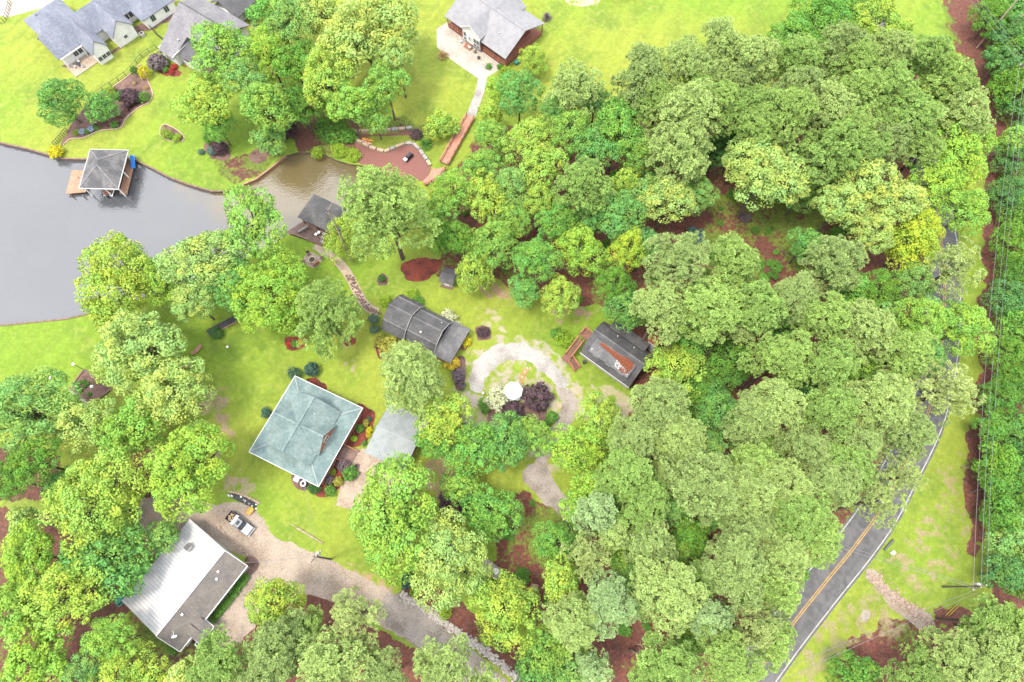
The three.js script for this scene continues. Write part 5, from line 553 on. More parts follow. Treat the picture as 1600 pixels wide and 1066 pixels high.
  [17.02, -16.74, 4.37, 20, 'P', 'w'], [23.3, -16.91, 2.33, 16, 'P', 'w'], [19.2, -11.94, 3.91, 20, 'P', 'w'], [28.11, -13.93, 5.55, 23, 'P', 'w'],
  [33.66, -13.55, 4.24, 22, 'P', 'w'], [19.6, -6.52, 3.5, 19, 'P', 'w'], [14.85, -7.49, 2.61, 17, 'P', 'w'], [10.88, -4.54, 3.51, 18, 'T', 'w'],
  [30.52, -2.95, 4.95, 23, 'P', 'w'], [21.6, 0.45, 5.07, 23, 'P', 'w'], [27.19, 3.87, 3.36, 19, 'Q', 'w'], [13.52, 1.3, 3.91, 20, 'Q', 'w'],
  [8.36, 4.09, 3.87, 20, 'P', 'w'], [11.34, 10.19, 2.66, 16, 'Q', 'w'], [20.63, 9.93, 4.59, 22, 'P', 'w'], [28.8, 8.28, 4.26, 22, 'P', 'w'],
  [33.11, 4.9, 3.68, 20, 'T', 'w'], [40.19, -14.61, 4.3, 21, 'P', 'w'], [46.27, -14.61, 4.3, 21, 'P', 'w'], [41.61, -10.09, 4.61, 21, 'P', 'w'],
  [37.6, -4.7, 4.15, 21, 'P', 'w'], [43.7, -7.08, 3.66, 20, 'P', 'w'], [37.16, -0.12, 3.56, 20, 'P', 'w'], [35.62, 6.54, 3.15, 19, 'P', 'w'],
  [53.68, -12.71, 3.96, 19, 'T', 'v'], [57.68, -16.13, 3.62, 19, 'T', 'v'], [49.34, -17.66, 4.19, 20, 'P', 'w'], [27.29, -7.64, 3.31, 13, 'G', 'w'],
  [26.42, -21.45, 3.72, 18, 'P', 'w'], [31.27, -20.22, 3.63, 14, 'D', 'w'], [9.25, 10.64, 3.33, 12, 'D', 'w'], [15.94, -12.49, 2.99, 12, 'D', 'w'],
  [33.31, -8.12, 3.52, 19, 'P', 'w'], [17.77, -2.12, 2.69, 12, 'D', 'w'], [36.39, -18.3, 3.45, 19, 'P', 'w'], [26.75, -1.57, 2.72, 18, 'P', 'w'],
  [36.73, -8.6, 2.79, 18, 'P', 'w'], [12.96, -15.3, 2.99, 13, 'L', 'w'], [10.03, -12.57, 2.61, 11, 'L', 'w'], [19.3, 1.5, 2.51, 10, 'D', 'w'],
  [7.39, 12.36, 2.77, 11, 'D', 'w'], [68.11, 4.19, 3.5, 15, 'P', 'e'], [62.13, 9.71, 4.97, 18, 'P', 'e'], [68.12, 8.66, 4.9, 18, 'P', 'e'],
  [70.89, 5.15, 3.57, 18, 'P', 'e'], [57.26, 11.65, 4, 14, 'P', 'e'], [50.76, 11.45, 3.42, 9, 'G', 'e'], [65.09, 13.25, 3.49, 17, 'P', 'e'],
  [101.73, -95.96, 4.7, 9, 'G', 'e'], [101.62, -114.25, 4.08, 9, 'G', 'e'], [105.37, -109.01, 4.85, 9, 'G', 'e'], [107.06, -104.12, 5.89, 9, 'G', 'e'],
  [100.18, -102.17, 3.42, 9, 'G', 'e'], [110.4, -117.09, 6.35, 9, 'D', 'e'], [107.25, -120.01, 4.98, 9, 'G', 'e'], [104.77, -91.53, 5.17, 9, 'G', 'e'],
  [98.77, -79.07, 4.75, 9, 'G', 'e'], [94.49, -71.39, 3.9, 9, 'G', 'e'], [97.76, -67.68, 4.86, 9, 'D', 'e'], [92.67, -60.48, 4.03, 9, 'G', 'e'],
  [93.57, -54.2, 4.68, 9, 'G', 'e'], [89.2, -48.83, 3.9, 9, 'G', 'e'], [90.57, -42.9, 4.53, 9, 'D', 'e'], [85.81, -39.08, 3.79, 9, 'G', 'e'],
  [87.84, -33.44, 4.4, 9, 'G', 'e'], [83.17, -30.43, 3.69, 9, 'G', 'e'], [84.61, -24.49, 4.28, 9, 'D', 'e'], [80.13, -20.09, 3.58, 9, 'G', 'e'],
  [82.12, -14.98, 4.16, 9, 'G', 'e'], [77.86, -11.88, 3.48, 9, 'G', 'e'], [80.02, -6.99, 4.05, 9, 'D', 'e'], [76.61, -2.65, 3.18, 9, 'G', 'e'],
  [80.76, -2.2, 3.99, 9, 'G', 'e'], [97.54, -82.61, 3.25, 9, 'D', 'e'], [79.88, -25.28, 2.76, 9, 'G', 'e'], [77.95, -15.83, 2.68, 9, 'G', 'e'],
  [84.13, -20.09, 3.58, 9, 'G', 'e'],
];
const SINGLE = {
  i1: 'broad lime green tree standing on the lawn beside the metal carport', i2: 'pale green tree leaning over the small utility trailer', i3: 'rounded pine growing between the carport and the gambrel cabin', i4: 'round pine standing alone in a red mulch ring on the lawn', i5: 'large spreading pine between the inlet boathouse and the little black shed', i6: 'soft drooping tree between the dead pine trunk and the large spreading pine', i7: 'bushy dark green tree on the lake lawn below the white house', i8: 'small wide green tree at the edge of the curved flower bed', i9: 'small lime tree beside the red footbridge', ia: 'small lime tree at the corner of the red porched house',
};
for (const [x, z, R, H, k, zn] of TREES) { const single = SINGLE[zn]; const label = single ?? (R > 5.6 ? 'broad ' : R < 3.9 ? 'small ' : '') + KIND[k][1] + ' ' + near(zn, x, z); tree(x, z, R, H, k, label, single ? null : label, 'woe'.includes(zn) ? 0.97 : zn === 'l' ? 0.94 : 0.89); }

// ---------------------------------------------------------------- planting beds
const bed = (pts, mat, label, amp = 0.32) => struct('mulch_bed', [flat(ragged(pts, amp, 0.35), 0.014)], mat, label);
bed([[-80.43, -106.6], [-81.93, -104.37], [-84.72, -101.15], [-88.59, -98.14], [-90.64, -93.87], [-91.9, -90.48], [-92.56, -85.74], [-92.14, -86.21], [-91.13, -87.63], [-88.66, -87.78], [-85.49, -89.69], [-81.26, -90.48], [-80.71, -92.41], [-78.82, -95.18], [-76.46, -96.98], [-76.31, -99.14], [-77.45, -101.65], [-79, -104.88]], M.brownmulch, 'long curved flower bed of brown mulch across the lake lawn');
bed([[-90.12, -89.05], [-86.42, -90.32], [-81.76, -90.96], [-81.34, -92.9], [-79.22, -95.83], [-76.82, -97.48], [-77.89, -98.14], [-80.9, -96.16], [-83.01, -93.22], [-86.68, -91.61]], M.redmulch, 'red mulch along the front of the curved flower bed');
bed([[-76.25, -104.88], [-74.23, -105.92], [-71.3, -104.88], [-71.4, -103.86], [-73.84, -103.69]], M.redmulch, 'red mulch bed at the grey house corner');
bed([[-72.6, -91.12], [-70.78, -90.64], [-67.68, -87.94], [-68.05, -87], [-71, -87.31], [-72.84, -88.73]], M.brownmulch, 'wedge shaped bed on the lake lawn');
bed([[-63.2, -86.37], [-60.07, -87.47], [-57.71, -84.81], [-57.69, -82.79], [-60.25, -82.48], [-62.12, -83.56]], M.brownmulch, 'small mulch bed with purple shrub on the lake lawn');
bed([[-53.64, -83.72], [-52.27, -85.27], [-50.22, -84.65], [-50.08, -82.48], [-51.81, -81.72], [-53.34, -82.48]], M.brownmulch, 'bare round mulch bed near the seawall');
bed([[-97.25, -106.43], [-95.2, -105.92], [-93.27, -105.92], [-91.5, -107.99], [-89.91, -108.34], [-87.93, -108.16], [-86.96, -109.56], [-85.22, -111.32], [-84.27, -113.62], [-82.5, -115.42], [-79.2, -116.68], [-74.37, -121.62], [-75.13, -122.73], [-80, -117.95], [-82.55, -117.95], [-84.97, -114.34], [-85.89, -111.85], [-88.94, -109.04], [-91.65, -108.69]], M.brownmulch, 'brown bed along the white house wall');
bed([[-31.12, -43.56], [-30.15, -44.69], [-28.76, -43.56], [-28.92, -42.56], [-30.56, -42.43]], M.redmulch, 'red mulch ring round the lone lawn pine');
bed([[-21.13, -59.01], [-18.48, -60.11], [-13.53, -59.56], [-14.44, -57.38], [-16.44, -55.63], [-19.48, -55.5], [-21.27, -57.11]], M.redmulch, 'red mulch under the large spreading pine');
bed([[-41.85, -43.56], [-39.9, -44.06], [-37.71, -43.43], [-38.26, -41.93], [-40.79, -41.43]], M.redmulch, 'red mulch bed with flowers on the lawn edge');
bed([[-25.57, -55.63], [-24.8, -56.84], [-23.64, -55.9], [-23.79, -54.43], [-25.24, -54.29]], M.brownmulch, 'small ring of mulch round a clipped shrub');
bed([[-25.38, -42.31], [-23.58, -43.56], [-18.75, -41.31], [-18.67, -39.83], [-21.89, -39.09], [-23.27, -38.84]], M.redmulch, 'red mulch bed along the gambrel cabin');
bed([[-6.87, -45.33], [-5.35, -46.34], [-3.79, -45.33], [-4.01, -43.56], [-6.13, -43.43]], M.brownmulch, 'mulch ring round a purple shrub beside the white gravel');
bed([[-27.33, -31.17], [-24.12, -29.19], [-24.35, -27.58], [-25.18, -25.07], [-26.95, -23.37], [-29.72, -24.5], [-28.74, -27.46]], M.redmulch, 'red mulch garden between green roofed house and carport');
bed([[-30.6, -21.81], [-27.74, -20.7], [-26.27, -18.84], [-27.01, -17.1], [-29.03, -16.45], [-31.73, -14.95], [-33.31, -15.48], [-32.86, -17.64]], M.redmulch, 'red mulch garden at the green roofed house corner');
bed([[-37.32, -35.21], [-35.81, -36.17], [-33.73, -34.97], [-33.5, -33.77], [-35.87, -34.49]], M.redmulch, 'red mulch arc behind the green roofed house');
bed([[-37.87, -18.4], [-36.26, -18.73], [-34.61, -17.64], [-35.11, -16.13], [-36.91, -16.56]], M.brownmulch, 'mulch patch under the small utility units');
bed([[-43.89, -5.1], [-42.44, -5.3], [-41.62, -3.9], [-42.3, -2.6], [-43.46, -1.91], [-46.87, 3.33], [-47.49, 4.66], [-48.6, 4.1], [-47.73, 3.05], [-43.96, -2.5]], M.brownmulch, 'brown mulch strip along the metal roofed house', 0.15);
bed([[-3.86, -30.24], [-2.51, -31.64], [0, -31.17], [3.42, -31.64], [5.69, -31.17], [6.33, -28.5], [4.47, -24.5], [1.11, -22.81], [-2.79, -24.5], [-4.29, -27.69]], M.brownmulch, 'dark mulch of the garden island in the gravel loop', 0.6);
bed([[-10.27, -39.83], [-8.88, -40.32], [-8.52, -34.97], [-9.63, -33.54], [-10.63, -36.17]], M.brownmulch, 'narrow bed along the cabin porch');
{ const o = thing('raised_garden', 'timber edged garden plot of brown mulch with seedlings', 'garden plot', [0, 0, 0]), q = [[-77.47, -37.62], [-79.25, -34.13], [-74.6, -31.17], [-71.67, -34.13]]; part('soil', prism(q, 0, 0.16), M.brownmulch, o); for (let i = 0; i < 4; i++) { const a = q[i], b = q[(i + 1) % 4]; part('timber', rail([a[0], 0.16, a[1]], [b[0], 0.16, b[1]], 0.22, 0.32), M.olddeck, o); } const e = [[-79.28, -33.77], [-74.73, -30.71]]; part('concrete_edge', rail([e[0][0], 0.05, e[0][1]], [e[1][0], 0.05, e[1][1]], 0.4, 0.12), M.concrete, o); }
{ const o = thing('black_bed', 'strip of black mulch with orange timber edge beside the lush lawn', 'flower bed', [0, 0, 0]), q = [[-56.62, -45.33], [-51.16, -48.65], [-50.42, -47.62], [-55.86, -44.19]]; part('mulch', prism(q, 0, 0.07), M.blackmulch, o); part('edge_timber', rail([q[3][0], 0.1, q[3][1] + 0.15], [q[2][0], 0.1, q[2][1] + 0.15], 0.18, 0.2), M.cedar, o); }
{ const o = thing('rock_bed', 'black gravel bed with pale edging stones above the parked pickup', 'rock bed', [0, 0, 0]), q = [[-47.7, -15.7], [-43.15, -14.2], [-43.14, -13.25], [-44.8, -13.56], [-47.81, -14.95]]; part('gravel', prism(q, 0, 0.06), M.blackmulch, o); const r = rng(31), c = smooth([[-48.17, -15.91], [-45.68, -15.27], [-42.91, -13.99]], 0.45, false); for (const [x, z] of c) part('edging_stone', new THREE.IcosahedronGeometry(0.17 + r() * 0.06, 0).scale(1.2, 0.7, 1).rotateY(r() * 3).translate(x, 0.1, z), M.stone, o); for (let i = 0; i < 16; i++) { const t = r(), [x, z] = c[Math.floor(t * c.length)]; part('rock', new THREE.IcosahedronGeometry(0.1 + r() * 0.12, 0).rotateY(r() * 3).translate(x + r() * 0.6 - 0.5, 0.1, z + 0.3 + r() * 0.7), r() < 0.5 ? M.greystone : M.white, o); } }
{ // brick edging of the curved bed
  const o = thing('bed_edging', 'pale pink brick edging along the curved flower bed', 'edging', [0, 0, 0]), c = smooth([[-92.14, -86.21], [-91.12, -87.55], [-88.66, -87.78], [-85.47, -89.61], [-81.25, -90.4], [-80.71, -92.41], [-78.81, -95.09], [-76.46, -96.98], [-76.24, -99.14], [-77.45, -101.65], [-79, -104.88]], 0.42, false); c.forEach(([x, z], i) => { const b = c[Math.min(c.length - 1, i + 1)]; part('brick', bx(0.34, 0.16, 0.2, x, 0, z, Math.atan2(-(b[1] - z), b[0] - x)), M.stone, o); });
  const o2 = thing('bed_edging', 'straight brick edging along the house side of the curved bed', 'edging', [0, 0, 0]), c2 = smooth([[-80.43, -106.6], [-81.93, -104.37], [-84.72, -101.15], [-88.63, -98.31]], 0.42, false); c2.forEach(([x, z], i) => { const b = c2[Math.min(c2.length - 1, i + 1)]; part('brick', bx(0.34, 0.12, 0.18, x, 0, z, Math.atan2(-(b[1] - z), b[0] - x)), M.stone, o2); });
  const o3 = thing('bed_edging', 'brick edging round the wedge shaped bed', 'edging', [0, 0, 0]), c3_ = smooth([[-72.6, -91.12], [-70.78, -90.64], [-67.68, -87.94], [-68.05, -87], [-71, -87.31], [-72.84, -88.73]], 0.42, true); c3_.forEach(([x, z], i) => { const b = c3_[(i + 1) % c3_.length]; part('brick', bx(0.34, 0.13, 0.18, x, 0, z, Math.atan2(-(b[1] - z), b[0] - x)), M.stone, o3); }); }

// ---------------------------------------------------------------- shrubs
const SH = [0, 1, 2].map((i) => { const r = rng(300 + i), L = new Leaves(); for (let c = 0; c < 26; c++) { const y = 1 - (c + 0.5) / 26 * 1.15, a = c * 2.4 + i, s = Math.sqrt(Math.max(0, 1 - y * y)), ctr = new THREE.Vector3(s * Math.cos(a), y, s * Math.sin(a)).multiplyScalar(0.5 + r() * 0.36), tone = 0.84 + r() * 0.32; for (let k = 0; k < 34; k++) { const d = rv(r); d.y = Math.abs(d.y) * 1.1 - 0.2; d.addScaledVector(ctr, 0.6).normalize(); const p = ctr.clone().addScaledVector(d, (0.22 + 0.2 * ((c * 7) % 5) / 5) * (0.7 + r() * 0.5)), t = tone * (0.8 + r() * 0.4); leaf(L, p, d.clone().addScaledVector(rv(r), 0.7).normalize(), 0.085 + 0.02 * i, [t, t, t], r); } } return L.geo().translate(0, 0.5, 0); });
const SP = [0, 1].map((i) => { const r = rng(320 + i), L = new Leaves(); for (let k = 0; k < 90; k++) { const a = r() * 6.2832, el = 0.25 + r() * 1.1, d = new THREE.Vector3(Math.cos(a) * Math.cos(el), Math.sin(el), Math.sin(a) * Math.cos(el)), s = d.clone().cross(new THREE.Vector3(0, 1, 0)).normalize().multiplyScalar(0.05), t = 0.8 + r() * 0.4, m = d.clone().multiplyScalar(0.6), e = d.clone(); e.y -= 0.15; L.tri(new THREE.Vector3(), m.clone().add(s), m.clone().sub(s), d, [t, t, t]); L.tri(m.clone().add(s), e, m.clone().sub(s), d, [t, t, t]); } return L.geo(); });
const SM = { lime: leafy(0.16, 0.255, 0.02), green: leafy(0.07, 0.17, 0.025), dark: leafy(0.035, 0.1, 0.025), yellow: leafy(0.36, 0.33, 0.012), gold: leafy(0.4, 0.3, 0.03), olive: leafy(0.21, 0.21, 0.035), purple: leafy(0.055, 0.035, 0.042, 0.2), mauve: leafy(0.105, 0.082, 0.092, 0.2), white: leafy(0.33, 0.35, 0.22), blue: leafy(0.075, 0.135, 0.105), spruce: leafy(0.04, 0.09, 0.065), flower: leafy(0.24, 0.28, 0.38), red: leafy(0.3, 0.03, 0.03), straw: leafy(0.28, 0.2, 0.08) };
const sr = rng(55);
function shrub(px, R, mat, label, group, spiky, tall = 0.85) { const g = spiky ? SP : SH, m = new THREE.Mesh(g[Math.floor(sr() * g.length)], SM[mat]); m.name = numbered(spiky ? 'spiky_plant' : 'shrub'); m.position.set(px[0], 0, px[1]); m.scale.set(R * 1.05, R * tall, R * 1.05); m.rotation.y = sr() * 6.2832; scene.add(m); return tag(m, label, spiky ? 'plant' : 'shrub', group); }
const SHRUBS = [
  [[-8.32, -42.75], 0.95, 'yellow', 'round bright yellow shrub at the cabin porch corner beside gravel'], [[-10.89, -38.68], 1.35, 'gold', 'golden shrub below the cabin porch roof'], [[-23.72, -50.91], 1.2, 'lime', 'lime shrub at the back corner of the gambrel cabin'], [[-18.87, -52.09], 1.3, 'lime', 'lime shrub along the cabin rear wall'], [[-17.38, -51.04], 1.0, 'green', 'green shrub against the cabin rear eave'], [[-22.2, -41.75], 2.0, 'olive', 'wide olive gold shrub along the cabin front wall'], [[-24.16, -43], 1.3, 'olive', 'smaller olive shrub at the cabin front corner'], [[-11.98, -47.29], 1.7, 'white', 'white flowering hydrangea behind the cabin'], [[-10.41, -46.15], 1.0, 'white', 'small white flowering bush next to the hydrangea'], [[-5.31, -44.67], 1.2, 'purple', 'dark purple shrub alone beside the white gravel loop'], [[-9.56, -36.29], 1.25, 'mauve', 'mauve brown shrub below the golden shrub'], [[-8.94, -34.49], 0.8, 'mauve', 'small mauve shrub at the edge of the wheel track'],
  [[-25.55, -47.05], 1.0, 'blue', 'blue-green conifer shrub at the cabin gable', , , 1.5], [[-25.37, -45.26], 0.9, 'blue', 'low blue-green shrub in front of the cabin gable'], [[-38.97, -36.65], 1.2, 'spruce', 'dark blue-green shrub just behind the green roofed house corner', , , 1.2], [[-36.05, -37.37], 1.3, 'spruce', 'dark blue-green shrub beside the red mulch arc', , , 1.2], [[-43.33, -29.51], 0.95, 'spruce', 'dark spruce shrub at the side eave of the green roofed house'],
  [[-2.49, -31.84], 2.1, 'white', 'creamy white bush beside the gazebo'], [[4.64, -32.11], 2.55, 'purple', 'big dark purple smoke bush on the garden island'], [[0.11, -29.89], 1.75, 'purple', 'smaller dark purple bush below the gazebo'], [[-5.11, -31.3], 0.9, 'green', 'green shrub on the island edge beside the white ball'], [[-4.87, -30.14], 0.8, 'green', 'low green shrub touching the creamy white bush'], [[6.99, -28.75], 1.1, 'green', 'green shrub below the big purple smoke bush'], [[6.18, -27.6], 0.8, 'green', 'small green shrub at the island foot'], [[9.6, -43.26], 1.75, 'lime', 'large lime shrub beside the wooden stair'], [[8.47, -44.34], 1.2, 'green', 'darker green shrub behind the large lime shrub'],
  [[-26.68, -26.68], 0.8, 'green', 'round green shrub in the red mulch by the carport'], [[-25.63, -27.71], 0.65, 'olive', 'round olive shrub in the red mulch by the carport'], [[-25, -26.48], 0.6, 'yellow', 'yellow shrub against the carport wall'], [[-25.05, -25.57], 0.5, 'yellow', 'smaller yellow shrub against the carport wall'], [[-27.57, -24.89], 0.6, 'lime', 'small lime shrub by the porch ramp'], [[-25.72, -24.1], 0.5, 'green', 'small green shrub at the carport corner'], [[-25.14, -28.42], 0.5, 'spruce', 'little dark shrub among the red mulch'], [[-28.79, -20.07], 1.25, 'mauve', 'rounded mauve shrub by the tan concrete apron'], [[-27.59, -18.86], 1.35, 'green', 'large bright green shrub at the apron edge'], [[-29.68, -17.47], 0.85, 'olive', 'round olive shrub in the house corner bed'], [[-30.75, -15.96], 1.0, 'green', 'round green shrub at the tip of the corner bed'], [[-33.6, -16.29], 1.1, 'dark', 'dark green shrub under the house eave corner'], [[-31.24, -17.79], 0.8, 'mauve', 'grey mauve shrub along the porch rail'], [[-30.73, -19.11], 0.6, 'lime', 'small lime shrub along the porch rail'],
  [[-78.34, -103.49], 1.35, 'yellow', 'bright yellow conifer in the curved bed', , , 1.3], [[-80.35, -103.83], 0.75, 'green', 'narrow green conifer beside the yellow conifer', , , 2.4], [[-75.82, -106.23], 2.1, 'mauve', 'large mauve shrub at the grey house wall'], [[-80.1, -97.15], 1.95, 'purple', 'dark purple shrub in the curved bed'], [[-77.4, -97.56], 1.25, 'green', 'green shrub beside the purple shrub of the curved bed'], [[-84.98, -99.05], 1.3, 'lime', 'lime shrub at the back of the curved bed'], [[-83.13, -97.89], 1.0, 'green', 'green shrub at the back of the curved bed'], [[-82.81, -99.47], 0.5, 'spruce', 'tiny dark shrub in the brown mulch'], [[-89.99, -88.91], 0.75, 'lime', 'small lime shrub at the lake end of the bed'], [[-88.83, -89.06], 0.75, 'flower', 'pale blue hydrangea next to the small lime shrub'], [[-87.11, -89.7], 0.8, 'flower', 'pale blue hydrangea in the middle of its row'], [[-87.94, -89.22], 0.65, 'green', 'small green plant between the blue hydrangeas'], [[-86.25, -90.02], 0.7, 'green', 'small green plant at the end of the hydrangeas'], [[-82.44, -90.82], 0.8, 'green', 'low green plant at the bed front edging'], [[-92.77, -83.74], 1.45, 'yellow', 'yellow-green shrub hanging over the seawall'], [[-80.49, -101.65], 0.4, 'straw', 'small tan grass clump in the brown mulch'], [[-77.75, -100.39], 0.5, 'straw', 'small tan shrub near the bed edging'],
  [[-71.17, -88.35], 1.2, 'lime', 'leafy lime plant in the wedge bed'], [[-68.9, -87.4], 0.95, 'lime', 'smaller leafy plant at the wedge bed tip'], [[-70.17, -87.87], 0.7, 'green', 'green plant in the middle of the wedge bed'], [[-59.71, -84.6], 1.6, 'purple', 'dark purple shrub in the small lake lawn bed'], [[-62.21, -87.25], 1.2, 'green', 'green shrub behind the purple lake lawn shrub'], [[-61.13, -84.21], 1.1, 'blue', 'grey-green shrub beside the purple lake lawn shrub'], [[-63.48, -84.21], 0.65, 'blue', 'small grey-green shrub on the lake lawn'],
  [[-14.96, -108.92], 1.6, 'straw', 'spiky tan ornamental grass at the patio edge', , true, 0.9], [[-1.37, -104.27], 1.3, 'lime', 'lime shrub at the red house corner'], [[-4.95, -105.9], 0.7, 'green', 'small green shrub by the patio walk'], [[-2.61, -105.9], 0.7, 'green', 'small green shrub under the porch corner'], [[7.8, -119.53], 1.5, 'mauve', 'spiky mauve plant behind the red house', , true, 1.2], [[-19.62, -88.12], 1.4, 'purple', 'dark purple shrub at the end of the terrace wall'], [[-17.67, -86.09], 2.0, 'green', 'spiky fan leaved plant beside the terrace', , true, 0.9], [[-37.29, -89.46], 3.4, 'green', 'sprawling deep green thicket on the inlet bank', , , 0.4], [[-33.59, -87.88], 1.8, 'green', 'deep green thicket next to the terrace wall', , , 0.5], [[-39.65, -83.59], 1.4, 'lime', 'yellow-green bush leaning over the inlet water'], [[-35.31, -84.43], 1.8, 'lime', 'low lime growth on the inlet bank', , , 0.4], [[-32.35, -83.35], 1.7, 'lime', 'low lime growth at the terrace corner', , , 0.4], [[-46.24, -89.15], 2.4, 'purple', 'dark shadowy purple bush beneath the grove', , , 0.7],
  [[-10.65, 3.32], 1.1, 'lime', 'bright lime bush on the straw bank of the lane'], [[-10.99, 2.08], 1.0, 'green', 'deep green bush behind the bright lime bush'], [[-17.04, -1.51], 1.3, 'spruce', 'dark blue-green bush above the gravel lane'], [[-15.62, 0.15], 0.9, 'lime', 'lime bush beside the dark bush above the lane'], [[-9.84, -13.71], 2.5, 'purple', 'tall dark purple plum bush in the red mulch', , , 1.2], [[-10.54, -16.38], 0.9, 'blue', 'blue-green shrub behind the plum bush'], [[-7.82, -16.27], 1.0, 'lime', 'lime shrub behind the plum bush'], [[-47.82, 7.46], 1.0, 'lime', 'clipped lime shrub beside the air conditioner'], [[-48.5, 7.93], 0.55, 'lime', 'small clipped lime shrub by the porch'], [[-53.24, 8.57], 0.9, 'green', 'green shrub at the house rear corner'], [[-24.65, -55.71], 0.7, 'dark', 'clipped dark shrub in the lawn ring'], [[-39.88, -42.57], 0.7, 'green', 'green flower clump in the lawn edge bed'], [[-40.81, -42.45], 0.6, 'red', 'red flowers in the lawn edge bed'], [[-38.75, -42.95], 0.5, 'gold', 'gold flowers in the lawn edge bed'], [[-54.31, -44.42], 1.3, 'dark', 'dark shrub at the black mulch strip'], [[-74.33, -105.21], 0.8, 'green', 'green shrub at the grey house porch'], [[-72.66, -105.9], 0.7, 'red', 'red flowering shrub at the grey house porch'], [[-73.04, -104.62], 0.6, 'red', 'low red flowers before the grey house'], [[-57.34, -120.43], 2.2, 'dark', 'dark clipped shrubs beside the grey house garage', , , 0.8],
  [[1.98, -1.81], 0.9, 'green', 'low green bush by the tan pallet'], [[37.91, -61.09], 2, 'green', 'leafy green understory bush in the wood clearing'], [[35.4, -64.56], 1.8, 'blue', 'grey-green understory bush in the wood clearing'], [[45.79, -68.92], 1.2, 'mauve', 'brown brush heap in the wood clearing', , , 0.5], [[47.41, -66.02], 0.9, 'green', 'sapling clump in the wood clearing'], [[-1.01, 8.66], 0.5, 'lime', 'small lime weed tuft on the straw bank'], [[1.8, 11.68], 0.6, 'lime', 'leafy weed tuft near the end of the straw bank'], [[-4.04, 7.74], 0.5, 'lime', 'tiny lime tuft on the straw bank'],
];
for (const [p, R, m, t, g, sp, tall] of SHRUBS) shrub(p, R, m, t, g ?? null, sp, tall);
for (const p of [[-78.26, -34.91], [-77.76, -34.19], [-77.51, -35.15], [-76.96, -35.27], [-76.55, -34.43], [-77.17, -33.6], [-75.44, -33.01], [-76.19, -34.91]]) shrub(p, 0.42, 'green', 'small green seedling planted in the timber edged plot', 'seedlings in the garden plot');
for (const p of smooth([[-43.43, -2], [-44.89, 0.25], [-46.25, 2.27], [-47.61, 4.18]], 1.05, false)) shrub(p, 0.75, 'green', 'clipped green hedge bush along the metal roofed house', 'hedge along the metal roofed house');
{ const r = rng(91), c = smooth([[52.44, -4.28], [47.52, 0.63], [42.68, 5.87]], 3.5, false); } 

// ---------------------------------------------------------------- dead trunks and bare wood
{ const a = [-30.89, -59.7], o = thing('dead_pine', 'tall bare dead pine trunk beside the inlet boathouse', 'tree', [a[0], 0, a[1]]); part('trunk', [bar([0, -0.05, 0], [0.1, 7, 0.05], 0.26, 8, 0.21), bar([0.1, 6.95, 0.05], [0.2, 14, -0.1], 0.21, 8, 0.15), bar([0.2, 13.9, -0.1], [0.1, 19.2, 0.1], 0.15, 8, 0.05)], M.barkpale, o); for (const [y, x, z, l] of [[11, 0.7, 0.3, 1], [13.5, -0.6, 0.5, 1], [15.5, 0.5, -0.7, 1], [17, -0.7, -0.3, 1], [18.4, 0.9, -1.6, 1]]) part('dead_branch', bar([0.15, y, 0], [x, y + 0.35, z], 0.05, 5, 0.02), M.barkpale, o); }
{ const a = [18.69, 8.78], o = thing('dead_pine', 'dead pine with bare whitish branches in the straw clearing', 'tree', [a[0], 0, a[1]]); part('trunk', [bar([0, -0.05, 0], [0.3, 9, -0.2], 0.3, 8, 0.2), bar([0.3, 9, -0.2], [0.7, 15, -0.2], 0.2, 8, 0.08)], M.barkpine, o); const r = rng(66); for (let i = 0; i < 26; i++) { const y = 10 + i * 0.2, an = i * 2.4, l = 1 + r() * 1.3, e = [0.4 + Math.cos(an) * l, y + 0.4 + r() * 0.5, -0.2 + Math.sin(an) * l]; part('dead_branch', [bar([0.4, y, -0.2], e, 0.06, 5, 0.035), bar(e, [e[0] + Math.cos(an + 0.7) * 0.7, e[1] + 0.1, e[2] + Math.sin(an + 0.7) * 0.7], 0.035, 4, 0.015), bar(e, [e[0] + Math.cos(an - 0.7) * 0.6, e[1] + 0.2, e[2] + Math.sin(an - 0.7) * 0.6], 0.035, 4, 0.015)], M.barkpale, o); } }
solo('fallen_log', [bar([0, 0.16, 0], [4.6, 0.15, 2.5], 0.16, 8, 0.11), bar([-1.2, 0.1, -0.7], [-0.1, 0.14, -0.1], 0.07, 6)], M.barkpale, 'pale fallen log lying on the lawn near the lane', 'log', null, (() => { const [x, z] = [-35.97, -9.9]; return [x, 0, z]; })());
solo('fallen_log', [bar([0, 0.1, 0], [1.4, 0.1, 2.2], 0.12, 6, 0.08), bar([0.9, 0.12, 1.2], [2.2, 0.2, 1.4], 0.05, 5)], M.bark, 'small fallen branch on the wood clearing floor', 'log', null, (() => { const [x, z] = [51.8, -62.32]; return [x, 0, z]; })());
for (const [p, H, dx, dz, t] of [[[101.59, -111.43], 17, 1.6, -2, 'tall bare grey trunk rising from the wood behind the power line'], [[105.02, -111.43], 15, 2, -1.5, 'second leaning bare trunk in the wood behind the power line']]) solo('bare_trunk', [bar([0, 0, 0], [dx, H, dz], 0.24, 7, 0.12)], M.barkpale, t, 'tree', null, [p[0], 0, p[1]]);
solo('bare_trunk', [bar([0, 0.1, 0], [6, 2.8, -5.2], 0.17, 7, 0.1)], M.barkpine, 'dark trunk leaning into the wood beside the power line', 'tree', null, (() => { const [x, z] = [100.58, -86.84]; return [x, 0, z]; })());

